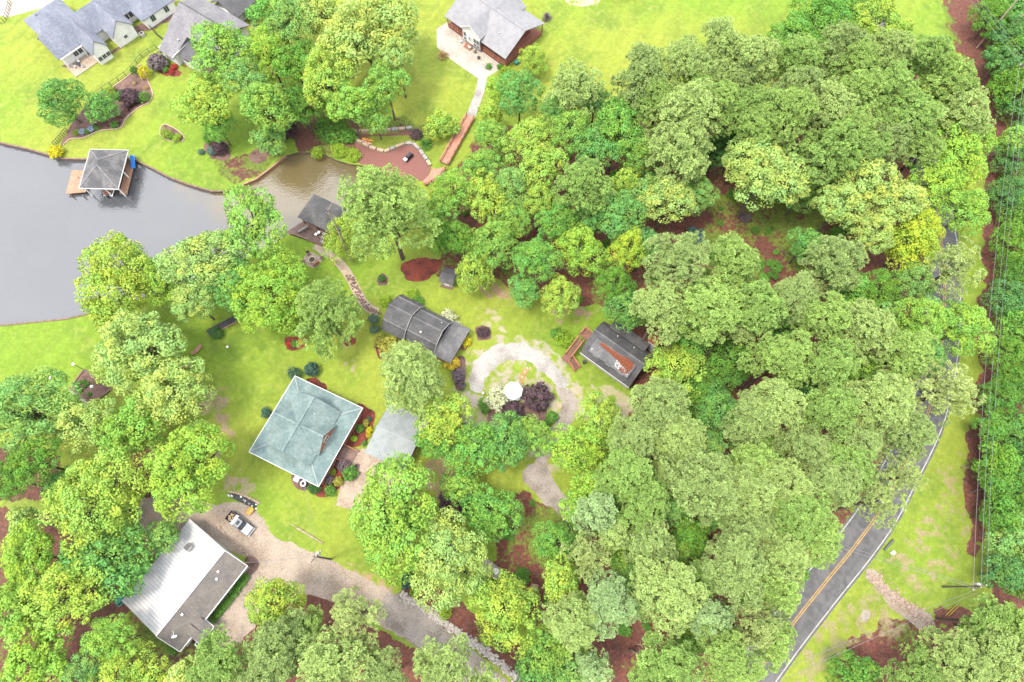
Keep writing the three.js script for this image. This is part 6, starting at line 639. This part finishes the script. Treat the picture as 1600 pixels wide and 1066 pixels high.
// ---------------------------------------------------------------- utility poles and wires
function pole(p, H, label, cross, trans) { const o = thing('utility_pole', label, 'utility pole', [p[0], 0, p[1]], cross); part('shaft', bar([0, -0.1, 0], [0, H, 0], 0.17, 10, 0.12), M.pole, o); part('crossarm', bx(2.6, 0.14, 0.12, 0, H - 0.5, 0.16), M.pole, o); for (const x of [-1.1, 0.15, 1.1]) part('insulator', cyl(0.07, 0.05, 0.22, x, H - 0.36, 0.16, 8), M.white, o); if (trans) part('transformer', [cyl(0.28, 0.28, 0.85, 0.5, H - 1.8, -0.1, 12), cyl(0.06, 0.05, 0.3, 0.4, H - 0.95, -0.1, 6)], M.siding, o); return o; }
const pA = [70.03, -0.63], pB = [101.42, -97.98], pC = [-29.84, -4.9];
pole(pA, 9.6, 'utility pole with white transformer on the roadside grass', 0.3, true); pole(pB, 10.5, 'utility pole at the edge of the far wood', 0.2, true); pole(pC, 10.2, 'wooden utility pole beside the dirt lane', 0.9, true);
function wire(a, b, sag, label, group, r = 0.026) { const pts = []; for (let i = 0; i <= 24; i++) { const t = i / 24; pts.push(new THREE.Vector3(a[0] + (b[0] - a[0]) * t, a[1] + (b[1] - a[1]) * t - sag * 4 * t * (1 - t), a[2] + (b[2] - a[2]) * t)); } return solo('power_line', new THREE.TubeGeometry(new THREE.CatmullRomCurve3(pts), 24, r, 4), M.wire, label, 'power line', group); }
for (const s of [-1.1, 0.15, 1.1]) wire([pA[0] + s, 9.5, pA[1] - s * 0.3], [pB[0] + s, 10.4, pB[1]], 2.2, 'power line running along the verge between roadside and far poles', 'verge power lines');
for (const s of [-1.1, 0.15, 1.1]) wire([pB[0] + s, 10.4, pB[1]], [pB[0] - 14 + s, 11, pB[1] - 48], 1.5, 'power line leading away from the far pole', 'far power lines');
{ const e = [44.81, -7.9], f = [32.08, 13.3]; wire([pA[0] - 0.9, 9.3, pA[1] - 0.2], [e[0], 9.5, e[1] - 0.6], 0.8, 'service wire crossing the road into the pines', 'road crossing wires'); wire([pA[0] - 0.9, 9.4, pA[1] + 0.2], [e[0], 9.6, e[1]], 1.0, 'service wire crossing the road into the pines', 'road crossing wires'); for (const k of [0, 0.5]) wire([pA[0] - 0.5, 9.3, pA[1] + 0.4 + k], [f[0], 9.4, f[1] + k * 3], 1, 'wire slanting across the road toward the lower wood', 'slanting road wires', 0.026); }
{ const g = [-34.68, -17.08]; wire([pC[0], 9.8, pC[1]], [g[0], 3.1, g[1]], 0.6, 'service wire from lane pole to green roofed house', null, 0.022); const q = [-43.28, -4.19]; wire([pC[0], 9.7, pC[1]], [q[0], 3.2, q[1]], 0.7, 'service wire from lane pole to metal roofed house', null, 0.022); wire([pC[0], 9.9, pC[1]], [pC[0] + 31, 10, pC[1] + 22], 1, 'power line following the gravel lane from its pole', null, 0.03); }
for (const [k, t] of [[0, 'yellow guy wire guard leaning in the roadside grass'], [0.55, 'second yellow guy wire guard next to its twin']]) { const a = [69.6, 3.71], b = [70.09, 2.25]; const o = thing('guy_guard', t, 'guy guard', [a[0] + k, 0, a[1]]); part('tube', bar([0, 0, 0], [b[0] - a[0], 2.3, b[1] - a[1]], 0.06, 7), plain(0.4, 0.3, 0.02, 0.5), o); part('rod', bar([0, -0.05, 0], [(b[0] - a[0]) * 1.2, 2.75, (b[1] - a[1]) * 1.2], 0.02, 5), M.steel, o); }

// ---------------------------------------------------------------- pickup, trailer and yard things
{ const [x, z] = [-45.36, -10.57], o = thing('pickup_truck', 'silver grey pickup truck carrying split firewood on the dirt lane', 'pickup truck', [x, 0, z], -0.6);
  const silver = plain(0.06, 0.068, 0.086, 0.35, { metalness: 0.2 }), chrome = plain(0.5, 0.5, 0.51, 0.4);
  const side = new THREE.Shape(); [[-2.45, 0.42], [2.4, 0.42], [2.48, 0.75], [2.4, 0.98], [1.1, 1.08], [-2.45, 1.05]].forEach(([a, b], i) => i ? side.lineTo(a, b) : side.moveTo(a, b)); 
  const hood = (z0, z1) => new THREE.ExtrudeGeometry(side, { depth: z1 - z0, bevelEnabled: true, bevelSize: 0.05, bevelThickness: 0.05, bevelSegments: 2 }).translate(0, 0, z0);
  const full = new THREE.Shape(); [[-0.62, 0.42], [2.4, 0.42], [2.48, 0.75], [2.38, 0.96], [1.1, 1.08], [-0.62, 1.08]].forEach(([a, b], i) => i ? full.lineTo(a, b) : full.moveTo(a, b));
  part('body', [new THREE.ExtrudeGeometry(full, { depth: 1.56, bevelEnabled: true, bevelSize: 0.06, bevelThickness: 0.07, bevelSegments: 2 }).translate(0, 0, -0.78)], silver, o);
  part('bed', [bx(1.8, 0.2, 1.66, -1.58, 0.4), bx(1.8, 0.66, 0.09, -1.58, 0.42, 0.79), bx(1.8, 0.66, 0.09, -1.58, 0.42, -0.79), bx(0.08, 0.62, 1.6, -2.47, 0.44)], M.black, o);
  const cab = faces([[[-0.55, 1.66, -0.62], [-0.55, 1.66, 0.62], [0.55, 1.68, 0.62], [0.55, 1.68, -0.62]], [[-0.55, 1.66, 0.62], [-0.7, 1.06, 0.76], [1.2, 1.06, 0.76], [0.55, 1.68, 0.62]], [[-0.55, 1.66, -0.62], [0.55, 1.68, -0.62], [1.2, 1.06, -0.76], [-0.7, 1.06, -0.76]], [[-0.55, 1.66, -0.62], [-0.7, 1.06, -0.76], [-0.7, 1.06, 0.76], [-0.55, 1.66, 0.62]]]); part('cab', cab, silver, o);
  part('windscreen', slab([[0.57, 1.7, -0.56], [0.57, 1.7, 0.56], [1.2, 1.11, 0.68], [1.2, 1.11, -0.68]], 0.02), M.glass, o); part('side_window', [slab([[-0.4, 1.58, 0.665], [0.5, 1.6, 0.665], [0.9, 1.15, 0.77], [-0.5, 1.15, 0.77]], 0.02)], M.glass, o); part('side_window', [slab([[-0.4, 1.58, -0.665], [0.5, 1.6, -0.665], [0.9, 1.15, -0.77], [-0.5, 1.15, -0.77]], 0.02)], M.glass, o); part('sunroof', bx(0.5, 0.02, 0.7, 0, 1.675), M.glass, o);
  part('toolbox', bx(0.4, 0.22, 1.7, -0.92, 1.06), M.white, o); part('front_bumper', bx(0.16, 0.24, 1.66, 2.5, 0.44), chrome, o); part('rear_bumper', bx(0.14, 0.2, 1.6, -2.55, 0.42), chrome, o); for (const s of [-1, 1]) { part('headlight', bx(0.06, 0.16, 0.34, 2.46, 0.74, s * 0.62), M.trim, o); part('mirror', bx(0.14, 0.14, 0.2, 0.95, 1.1, s * 0.96), M.black, o); for (const xx of [-1.6, 1.6]) { const w = part('wheel', new THREE.CylinderGeometry(0.36, 0.36, 0.24, 18).rotateX(Math.PI / 2).translate(xx, 0.36, s * 0.8), M.black, o); part('rim', new THREE.CylinderGeometry(0.2, 0.2, 0.03, 12).rotateX(Math.PI / 2).translate(xx, 0.36, s * 0.935), M.steel, w); } }
  const r = rng(71); for (let i = 0; i < 26; i++) { const m = solo('firewood_log', bar([-0.18, 0, 0], [0.18, 0.04, 0], 0.07 + r() * 0.03, 6), i % 3 ? M.tan : M.cedar, 'split firewood log heaped in the pickup bed', 'firewood', 'firewood in the pickup bed'); const lx = -2.2 + r() * 0.95, lz = -0.6 + r() * 1.2, c = Math.cos(-0.6), s = Math.sin(-0.6); m.position.set(x + lx * c + lz * s, 0.78 + (i % 3) * 0.13, z - lx * s + lz * c); m.rotation.y = r() * 3; } }
{ const [x, z] = [-43.99, -12.57], o = thing('wheelbarrow', 'orange-yellow wheelbarrow beside the black gravel bed', 'wheelbarrow', [x, 0, z], 0.9); const P = [[0.62, 0.62], [0.6, 0.6], [0.36, 0.25], [0.01, 0.24]].map(([a, b]) => new THREE.Vector2(a, b)); part('tray', new THREE.LatheGeometry(P, 14).scale(1.15, 1, 0.8), plain(0.42, 0.2, 0.02, 0.5, { side: THREE.DoubleSide }), o); part('wheel', new THREE.TorusGeometry(0.2, 0.06, 8, 16).translate(0.75, 0.26, 0), M.black, o); for (const s of [-1, 1]) { part('handle', bar([0.75, 0.27, s * 0.12], [-1.15, 0.6, s * 0.32], 0.03), M.tan, o); part('leg', bar([-0.45, 0, s * 0.28], [-0.3, 0.4, s * 0.25], 0.025), M.steel, o); } }
{ const q = [[-5.65, -3.98], [-3.78, -4.58], [-1.04, -2.69], [-2.7, -1.9]], cx = (q[0][0] + q[2][0]) / 2, cz = (q[0][1] + q[2][1]) / 2, o = thing('utility_trailer', 'grey flatbed utility trailer with wooden side rails under the trees', 'trailer', [cx, 0, cz], -0.62); part('bed', bx(3.4, 0.12, 1.8, 0, 0.5), M.greystone, o); for (const s of [-1, 1]) { part('side_rail', [bx(3.4, 0.1, 0.06, 0, 0.95, s * 0.88), bx(3.4, 0.1, 0.06, 0, 0.7, s * 0.88)], M.tan, o); for (const xx of [-1.6, 0, 1.6]) part('stake', bx(0.07, 0.5, 0.07, xx, 0.6, s * 0.88), M.tan, o); const w = part('wheel', new THREE.CylinderGeometry(0.32, 0.32, 0.2, 16).rotateX(Math.PI / 2).translate(0.2, 0.32, s * 1.02), M.black, o); part('rim', new THREE.CylinderGeometry(0.16, 0.16, 0.02, 10).rotateX(Math.PI / 2).translate(0.2, 0.32, s * 1.135), M.steel, w); } part('drawbar', bar([-1.7, 0.48, 0], [-3, 0.4, 0], 0.05), M.steel, o); part('jack', bar([-2.9, 0, 0], [-2.9, 0.5, 0], 0.04), M.steel, o);
  const b = thing('white_sack', 'crumpled white sack lying on the utility trailer', 'sack', [cx + 0.7, 0.62, cz + 0.35]); part('cloth', (() => { const g = new THREE.IcosahedronGeometry(0.5, 3), p = g.attributes.position; for (let i = 0; i < p.count; i++) { const k = 1 + 0.3 * (fbm(p.getX(i) * 4 + 9, p.getZ(i) * 4 + p.getY(i) * 3, 3) - 0.5); p.setXYZ(i, p.getX(i) * k * 1.2, Math.max(0, (p.getY(i) + 0.35) * k * 0.5), p.getZ(i) * k); } return g; })(), M.white, b); }
{ const [x, z] = [3.64, -0.53], o = thing('wood_pallet', 'tan wooden pallet lying on the straw floor', 'pallet', [x, 0, z], -0.2); for (let i = 0; i < 6; i++) part('slat', bx(1.2, 0.03, 0.13, 0, 0.1, -0.42 + i * 0.17), M.tan, o); for (const s of [-0.5, 0, 0.5]) part('runner', bx(0.08, 0.1, 1, s, 0, 0), M.tan, o); }
{ const [x, z] = [-38.4, -59.7], o = thing('fire_pit', 'round stone fire pit on the lakeside lawn', 'fire pit', [x, 0, z]); for (let i = 0; i < 14; i++) { const a = i / 14 * 6.2832; part('stone', bx(0.28, 0.34, 0.22, Math.cos(a) * 0.66, 0, Math.sin(a) * 0.66, -a + Math.PI / 2), M.stone, o); } part('ash', cyl(0.58, 0.58, 0.08, 0, 0.005, 0, 14), M.black, o); struct('fire_pit_earth', [flat(ragged([[-40.17, -60.11], [-38.8, -61.21], [-37, -60.52], [-36.64, -59.29], [-37.52, -58.2], [-39.26, -58.47]], 0.3), 0.009)], M.dirt, 'bare earth round the fire pit');
  const seats = [[-39.19, -61], [-36.63, -60.18], [-39.98, -59.29], [-37.58, -58.88]], T = ['brown lawn chair on the lake side of the fire pit', 'brown lawn chair beside the sandy path at the fire pit', 'brown lawn chair at the tree side of the fire pit', 'rust coloured bench seat pulled up to the fire pit']; seats.forEach(([sx, sz], i) => { const c = thing('lawn_chair', T[i], 'chair', [sx, 0, sz], Math.atan2(-(z - sz), x - sx)); const wd = i === 3 ? 1.3 : 0.6, m = i === 3 ? M.redcedar : M.olddeck; part('seat', bx(0.55, 0.07, wd, 0, 0.34), m, c); part('backrest', bx(0.07, 0.6, wd, -0.3, 0.4), m, c); for (const [a, b] of [[-1, -1], [1, -1], [1, 1], [-1, 1]]) part('leg', bx(0.07, 0.34, 0.07, a * 0.22, 0, b * (wd / 2 - 0.06)), m, c); }); }
{ const q = [[-62.31, -9.05], [-60.4, -8.53], [-57.67, -6.9], [-58.96, -5.29], [-60.66, -6.5]], o = thing('rear_deck', 'orange-brown wooden deck behind the metal roofed house', 'deck', [0, 0, 0]); part('floor', prism(q, 0.2, 0.32), M.cedar, o); for (const p of q) part('support', bx(0.14, 0.3, 0.14, p[0] * 0.99, -0.05, p[1]), M.cedar, o); }
{ const [x, z] = [-63.01, 1.4], o = thing('picnic_table', 'dark green picnic table at the metal house corner', 'table', [x, 0, z], 0.7); part('top', bx(1.6, 0.06, 0.75, 0, 0.7), plain(0.02, 0.12, 0.1), o); for (const s of [-1, 1]) { part('bench', bx(1.6, 0.05, 0.28, 0, 0.42, s * 0.65), plain(0.02, 0.12, 0.1), o); part('leg', bx(0.08, 0.72, 1.2, s * 0.6, 0, 0), plain(0.02, 0.1, 0.09), o); } }
for (const [p, t] of [[[-77.84, -37.75], 'white lamp on a post at the garden plot corner'], [[-81.33, -35.21], 'white lamp on a post beside the dark lakeside tree']]) { const o = thing('garden_lamp', t, 'garden lamp', [p[0], 0, p[1]]); part('post', bar([0, 0, 0], [0, 2.6, 0], 0.05), M.black, o); part('lantern', [cyl(0.14, 0.22, 0.36, 0, 2.55, 0, 8)], M.white, o); part('cap', [cyl(0.27, 0.06, 0.14, 0, 2.91, 0, 8)], M.white, o); }
{ const [x, z] = [-74.39, -33.96], o = thing('birdhouse', 'white birdhouse on a post in the garden plot', 'birdhouse', [x, 0, z]); part('post', bar([0, 0, 0], [0, 1.4, 0], 0.05), M.tan, o); part('box', bx(0.4, 0.42, 0.36, 0, 1.4), M.white, o); part('roof', gable(0.5, 0.5, 1.82, 0.16, 0, 0, 'x', 0.03), M.white, o); }
{ const [x, z] = [-5.15, -33.06], o = thing('gazing_ball', 'white ball ornament at the edge of the garden island', 'ornament', [x, 0, z]); part('stand', cyl(0.14, 0.09, 0.5, 0, 0, 0, 10), M.white, o); part('ball', new THREE.SphereGeometry(0.24, 14, 10).translate(0, 0.7, 0), M.white, o); }
{ const [x, z] = [-36.71, -17.9], o = thing('heat_pump', 'white heat pump on the lawn at the house eave', 'heat pump', [x, 0, z], -0.44); part('case', bx(0.9, 0.8, 0.9), M.white, o); part('fan_grille', [cyl(0.3, 0.3, 0.03, 0, 0.8, 0, 14)], M.steel, o); const [a, b] = [-35.54, -17.15], t = thing('round_table', 'round white garden table with open centre by the heat pump', 'table', [a, 0, b]); part('top', new THREE.TorusGeometry(0.4, 0.14, 8, 20).rotateX(Math.PI / 2).translate(0, 0.62, 0), M.white, t); part('pedestal', cyl(0.25, 0.08, 0.62, 0, 0, 0, 10), M.redmulch, t); }
{ const [x, z] = [-26.75, -20.21], o = thing('planter_box', 'square dark planter at the apron edge', 'planter', [x, 0, z], -0.4); part('box', [bx(0.6, 0.45, 0.08, 0, 0, 0.3), bx(0.6, 0.45, 0.08, 0, 0, -0.3), bx(0.08, 0.45, 0.6, 0.3, 0, 0), bx(0.08, 0.45, 0.6, -0.3, 0, 0)], M.olddeck, o); part('soil', bx(0.52, 0.36, 0.52), M.blackmulch, o); }
{ const [x, z] = [13.1, -38.92], o = thing('rubbish_bin', 'dark bin against the white garage wall', 'bin', [x, 0, z], -0.6); part('body', cyl(0.27, 0.32, 0.85, 0, 0, 0, 12), M.black, o); part('lid', cyl(0.34, 0.3, 0.08, 0, 0.85, 0, 12), M.black, o); }
{ const [x, z] = [62.77, -5.89], o = thing('roadside_box', 'small white utility box on the roadside grass', 'utility box', [x, 0, z], 0.5); part('case', bx(0.55, 0.6, 0.5), M.white, o); part('lid', bx(0.62, 0.08, 0.56, 0, 0.6), M.trim, o); }
{ const [x, z] = [62.42, -7.12], o = thing('drain_pipe', 'dark drain pipe lying in the grass beside the road', 'pipe', [x, 0, z], 0.75); part('barrel', new THREE.CylinderGeometry(0.2, 0.2, 2.4, 12, 1, true).rotateZ(Math.PI / 2).translate(0, 0.16, 0), plain(0.05, 0.05, 0.06, 0.7, { side: THREE.DoubleSide }), o); part('rim', [new THREE.TorusGeometry(0.2, 0.03, 6, 14).rotateY(Math.PI / 2).translate(1.2, 0.16, 0)], M.black, o); }
struct('bare_rock_patch', [flat(ragged([[55.85, 3.71], [56.63, 2.76], [57.4, 3.05], [57.11, 4.1], [55.88, 4.66]], 0.3), 0.012)], M.gravel, 'grey patch of gravel in the roadside grass');
struct('wash_gully', [flat(ragged([[57.77, -2.5], [59.17, -3.3], [60.57, -1.81], [62.19, 0.64], [64.95, 2.38], [67.76, 4.66], [66.38, 6.36], [63.91, 4.95], [61.26, 2.76], [59.17, 0.15]], 0.5), 0.009)], M.dirt, 'eroded pink earth gully beside the road');
{ // fences by the houses
  const f = (pts, label) => { const o = thing('garden_fence', label, 'fence', [0, 0, 0]); const c = smooth(pts, 1.8, false); for (let i = 0; i < c.length; i++) { part('post', bx(0.08, 1.2, 0.08, c[i][0], 0, c[i][1]), M.black, o); if (i + 1 < c.length) part('rail', [rail([c[i][0], 1.1, c[i][1]], [c[i + 1][0], 1.1, c[i + 1][1]], 0.05, 0.05), rail([c[i][0], 0.5, c[i][1]], [c[i + 1][0], 0.5, c[i + 1][1]], 0.04, 0.05), rail([c[i][0], 0.15, c[i][1]], [c[i + 1][0], 0.15, c[i + 1][1]], 0.04, 0.05)], M.black, o); } };
  f([[-80.15, -117.22], [-78, -114.7], [-76.17, -113.09]], 'black metal fence between the white house and grey house'); f([[-88.12, -98.47], [-84.93, -101.49], [-82, -104.71], [-79.91, -109.04], [-77.37, -111.14]], 'thin black fence along the back of the curved bed'); f([[-113.19, -117.95], [-112.53, -118.68], [-112.32, -121.25], [-112.45, -124.03]], 'black metal fence at the end of the white drive'); f([[-93.91, -85.9], [-92.98, -87.63], [-92.09, -89.53]], 'short black fence at the seawall end of the curved bed'); }
{ // orange garden seats under the pale lakeside tree
  for (const [p, t, a] of [[[-58.98, -38.14], 'orange wooden lounger under the pale lakeside tree', 0.4], [[-57.44, -41.58], 'rust coloured lounger beside the lush lawn edge', 1.0]]) { const o = thing('garden_lounger', t, 'lounger', [p[0], 0, p[1]], a); part('seat', bx(1.7, 0.1, 0.75, 0, 0.32), M.cedar, o); part('backrest', slab([[-0.85, 0.42, -0.37], [-0.85, 0.42, 0.37], [-1.35, 0.95, 0.37], [-1.35, 0.95, -0.37]], 0.08), M.cedar, o); for (const [q, w] of [[-1, -1], [1, -1], [1, 1], [-1, 1]]) part('leg', bx(0.08, 0.32, 0.08, q * 0.75, 0, w * 0.3), M.cedar, o); }
  const [x, z] = [-52.07, -41.91], s = thing('garden_marker', 'small white square marker standing on the lush lawn', 'marker', [x, 0, z], 0.3); part('stake', bx(0.05, 0.4, 0.05), M.trim, s); part('plate', bx(0.42, 0.03, 0.42, 0, 0.4), M.white, s); }
{ // patio furniture before the red house
  for (const [p, t] of [[[-11.19, -112.88], 'white garden chair on the concrete patio'], [[-9.19, -111.12], 'white garden chair beside the porch steps'], [[-8.06, -110.06], 'pink garden chair on the concrete patio']]) { const c = thing('garden_chair', t, 'chair', [p[0], 0.03, p[1]], -0.7 + p[0]), m = t.startsWith('pink') ? M.concrete2 : M.white; part('seat', bx(0.55, 0.08, 0.55, 0, 0.38), m, c); part('backrest', bx(0.55, 0.6, 0.07, 0, 0.42, -0.27), m, c); for (const [a, b] of [[-1, -1], [1, -1], [1, 1], [-1, 1]]) part('leg', bx(0.06, 0.38, 0.06, a * 0.23, 0, b * 0.23), m, c); }
  const [x, z] = [-7.2, -108.41], f = thing('fire_bowl', 'dark fire bowl on the concrete patio', 'fire bowl', [x, 0.03, z]); part('bowl', cyl(0.2, 0.36, 0.25, 0, 0.12, 0, 12), M.black, f); part('foot', cyl(0.22, 0.18, 0.12, 0, 0, 0, 8), M.black, f);
  const [a, b] = [1.1, -107.01], g = thing('green_bin', 'teal storage bin at the side of the red house', 'bin', [a, 0, b], 0.6); part('box', bx(1.1, 0.7, 0.7), plain(0.02, 0.15, 0.12), g); part('lid', bx(1.15, 0.06, 0.75, 0, 0.7), plain(0.02, 0.12, 0.1), g); }

// ---------------------------------------------------------------- loose stone, weeds and litter that nobody could count
function scatter(name, geo, mat, n, seed, place, label) { const m = new THREE.InstancedMesh(geo, mat, n), r = rng(seed), o = new THREE.Object3D(), c = new THREE.Color(); for (let i = 0; i < n; i++) { const [x, y, z, s] = place(r, i); o.position.set(x, y, z); o.rotation.set((r() - 0.5) * 0.8, r() * 6.28, (r() - 0.5) * 0.8); o.scale.setScalar(s); o.updateMatrix(); m.setMatrixAt(i, o.matrix); const k = 0.75 + r() * 0.5; m.setColorAt(i, c.setRGB(k, k, k)); } m.name = numbered(name); scene.add(m); return tag(m, label, null, null, 'stuff'); }
const rock = new THREE.IcosahedronGeometry(1, 0).scale(1.2, 0.7, 1); rock.computeVertexNormals();
const along = (pts, w) => { const c = smooth(pts, 0.5, false); return (r) => { const [x, z] = c[Math.floor(r() * c.length)]; return [x + (r() + r() - 1) * w, 0.05, z + (r() + r() - 1) * w, 0.1 + r() * r() * 0.22]; }; };
scatter('rubble', rock, plain(0.24, 0.22, 0.2, 1), 1100, 41, along([[-17.4, 0.83], [-14.43, 2.38], [-10.22, 5.23], [-6.08, 7.76], [-2.01, 10.61], [2.48, 14.13]], 0.75), 'grey stone rubble lining the gravel lane');
scatter('rubble', rock, plain(0.2, 0.145, 0.115, 1), 230, 42, along([[58.86, -2.7], [60.82, -0.34], [63.46, 2.09], [66.92, 5.23]], 1.7), 'pinkish stones washed into the roadside gully');
scatter('rubble', rock, plain(0.2, 0.15, 0.11, 1), 55, 43, along([[-49.29, -10.21], [-46.59, -7.84], [-43.98, -5.8]], 0.3), 'small stones edging the metal house drive');
const tuft = SH[1].clone().scale(0.9, 0.5, 0.9);
scatter('undergrowth', tuft, SM.green, 260, 44, (r) => { for (;;) { const x = -10 + r() * 110, z = -110 + r() * 118; if (inPoly(woodPoly, x, z)) return [x, 0, z, 0.5 + r() * 1.1]; } }, 'low green undergrowth on the woodland floor');
scatter('undergrowth', tuft, SM.lime, 200, 46, (r) => { for (;;) { const x = 60 + r() * 60, z = -140 + r() * 150; if (inPoly(eastPoly, x, z)) return [x, 0, z, 0.6 + r() * 1.3]; } }, 'green undergrowth beneath the wood behind the power line');
scene.traverse((o) => { if (o.isMesh) { o.castShadow = true; o.receiveShadow = true; } });
renderer.render(scene, camera);
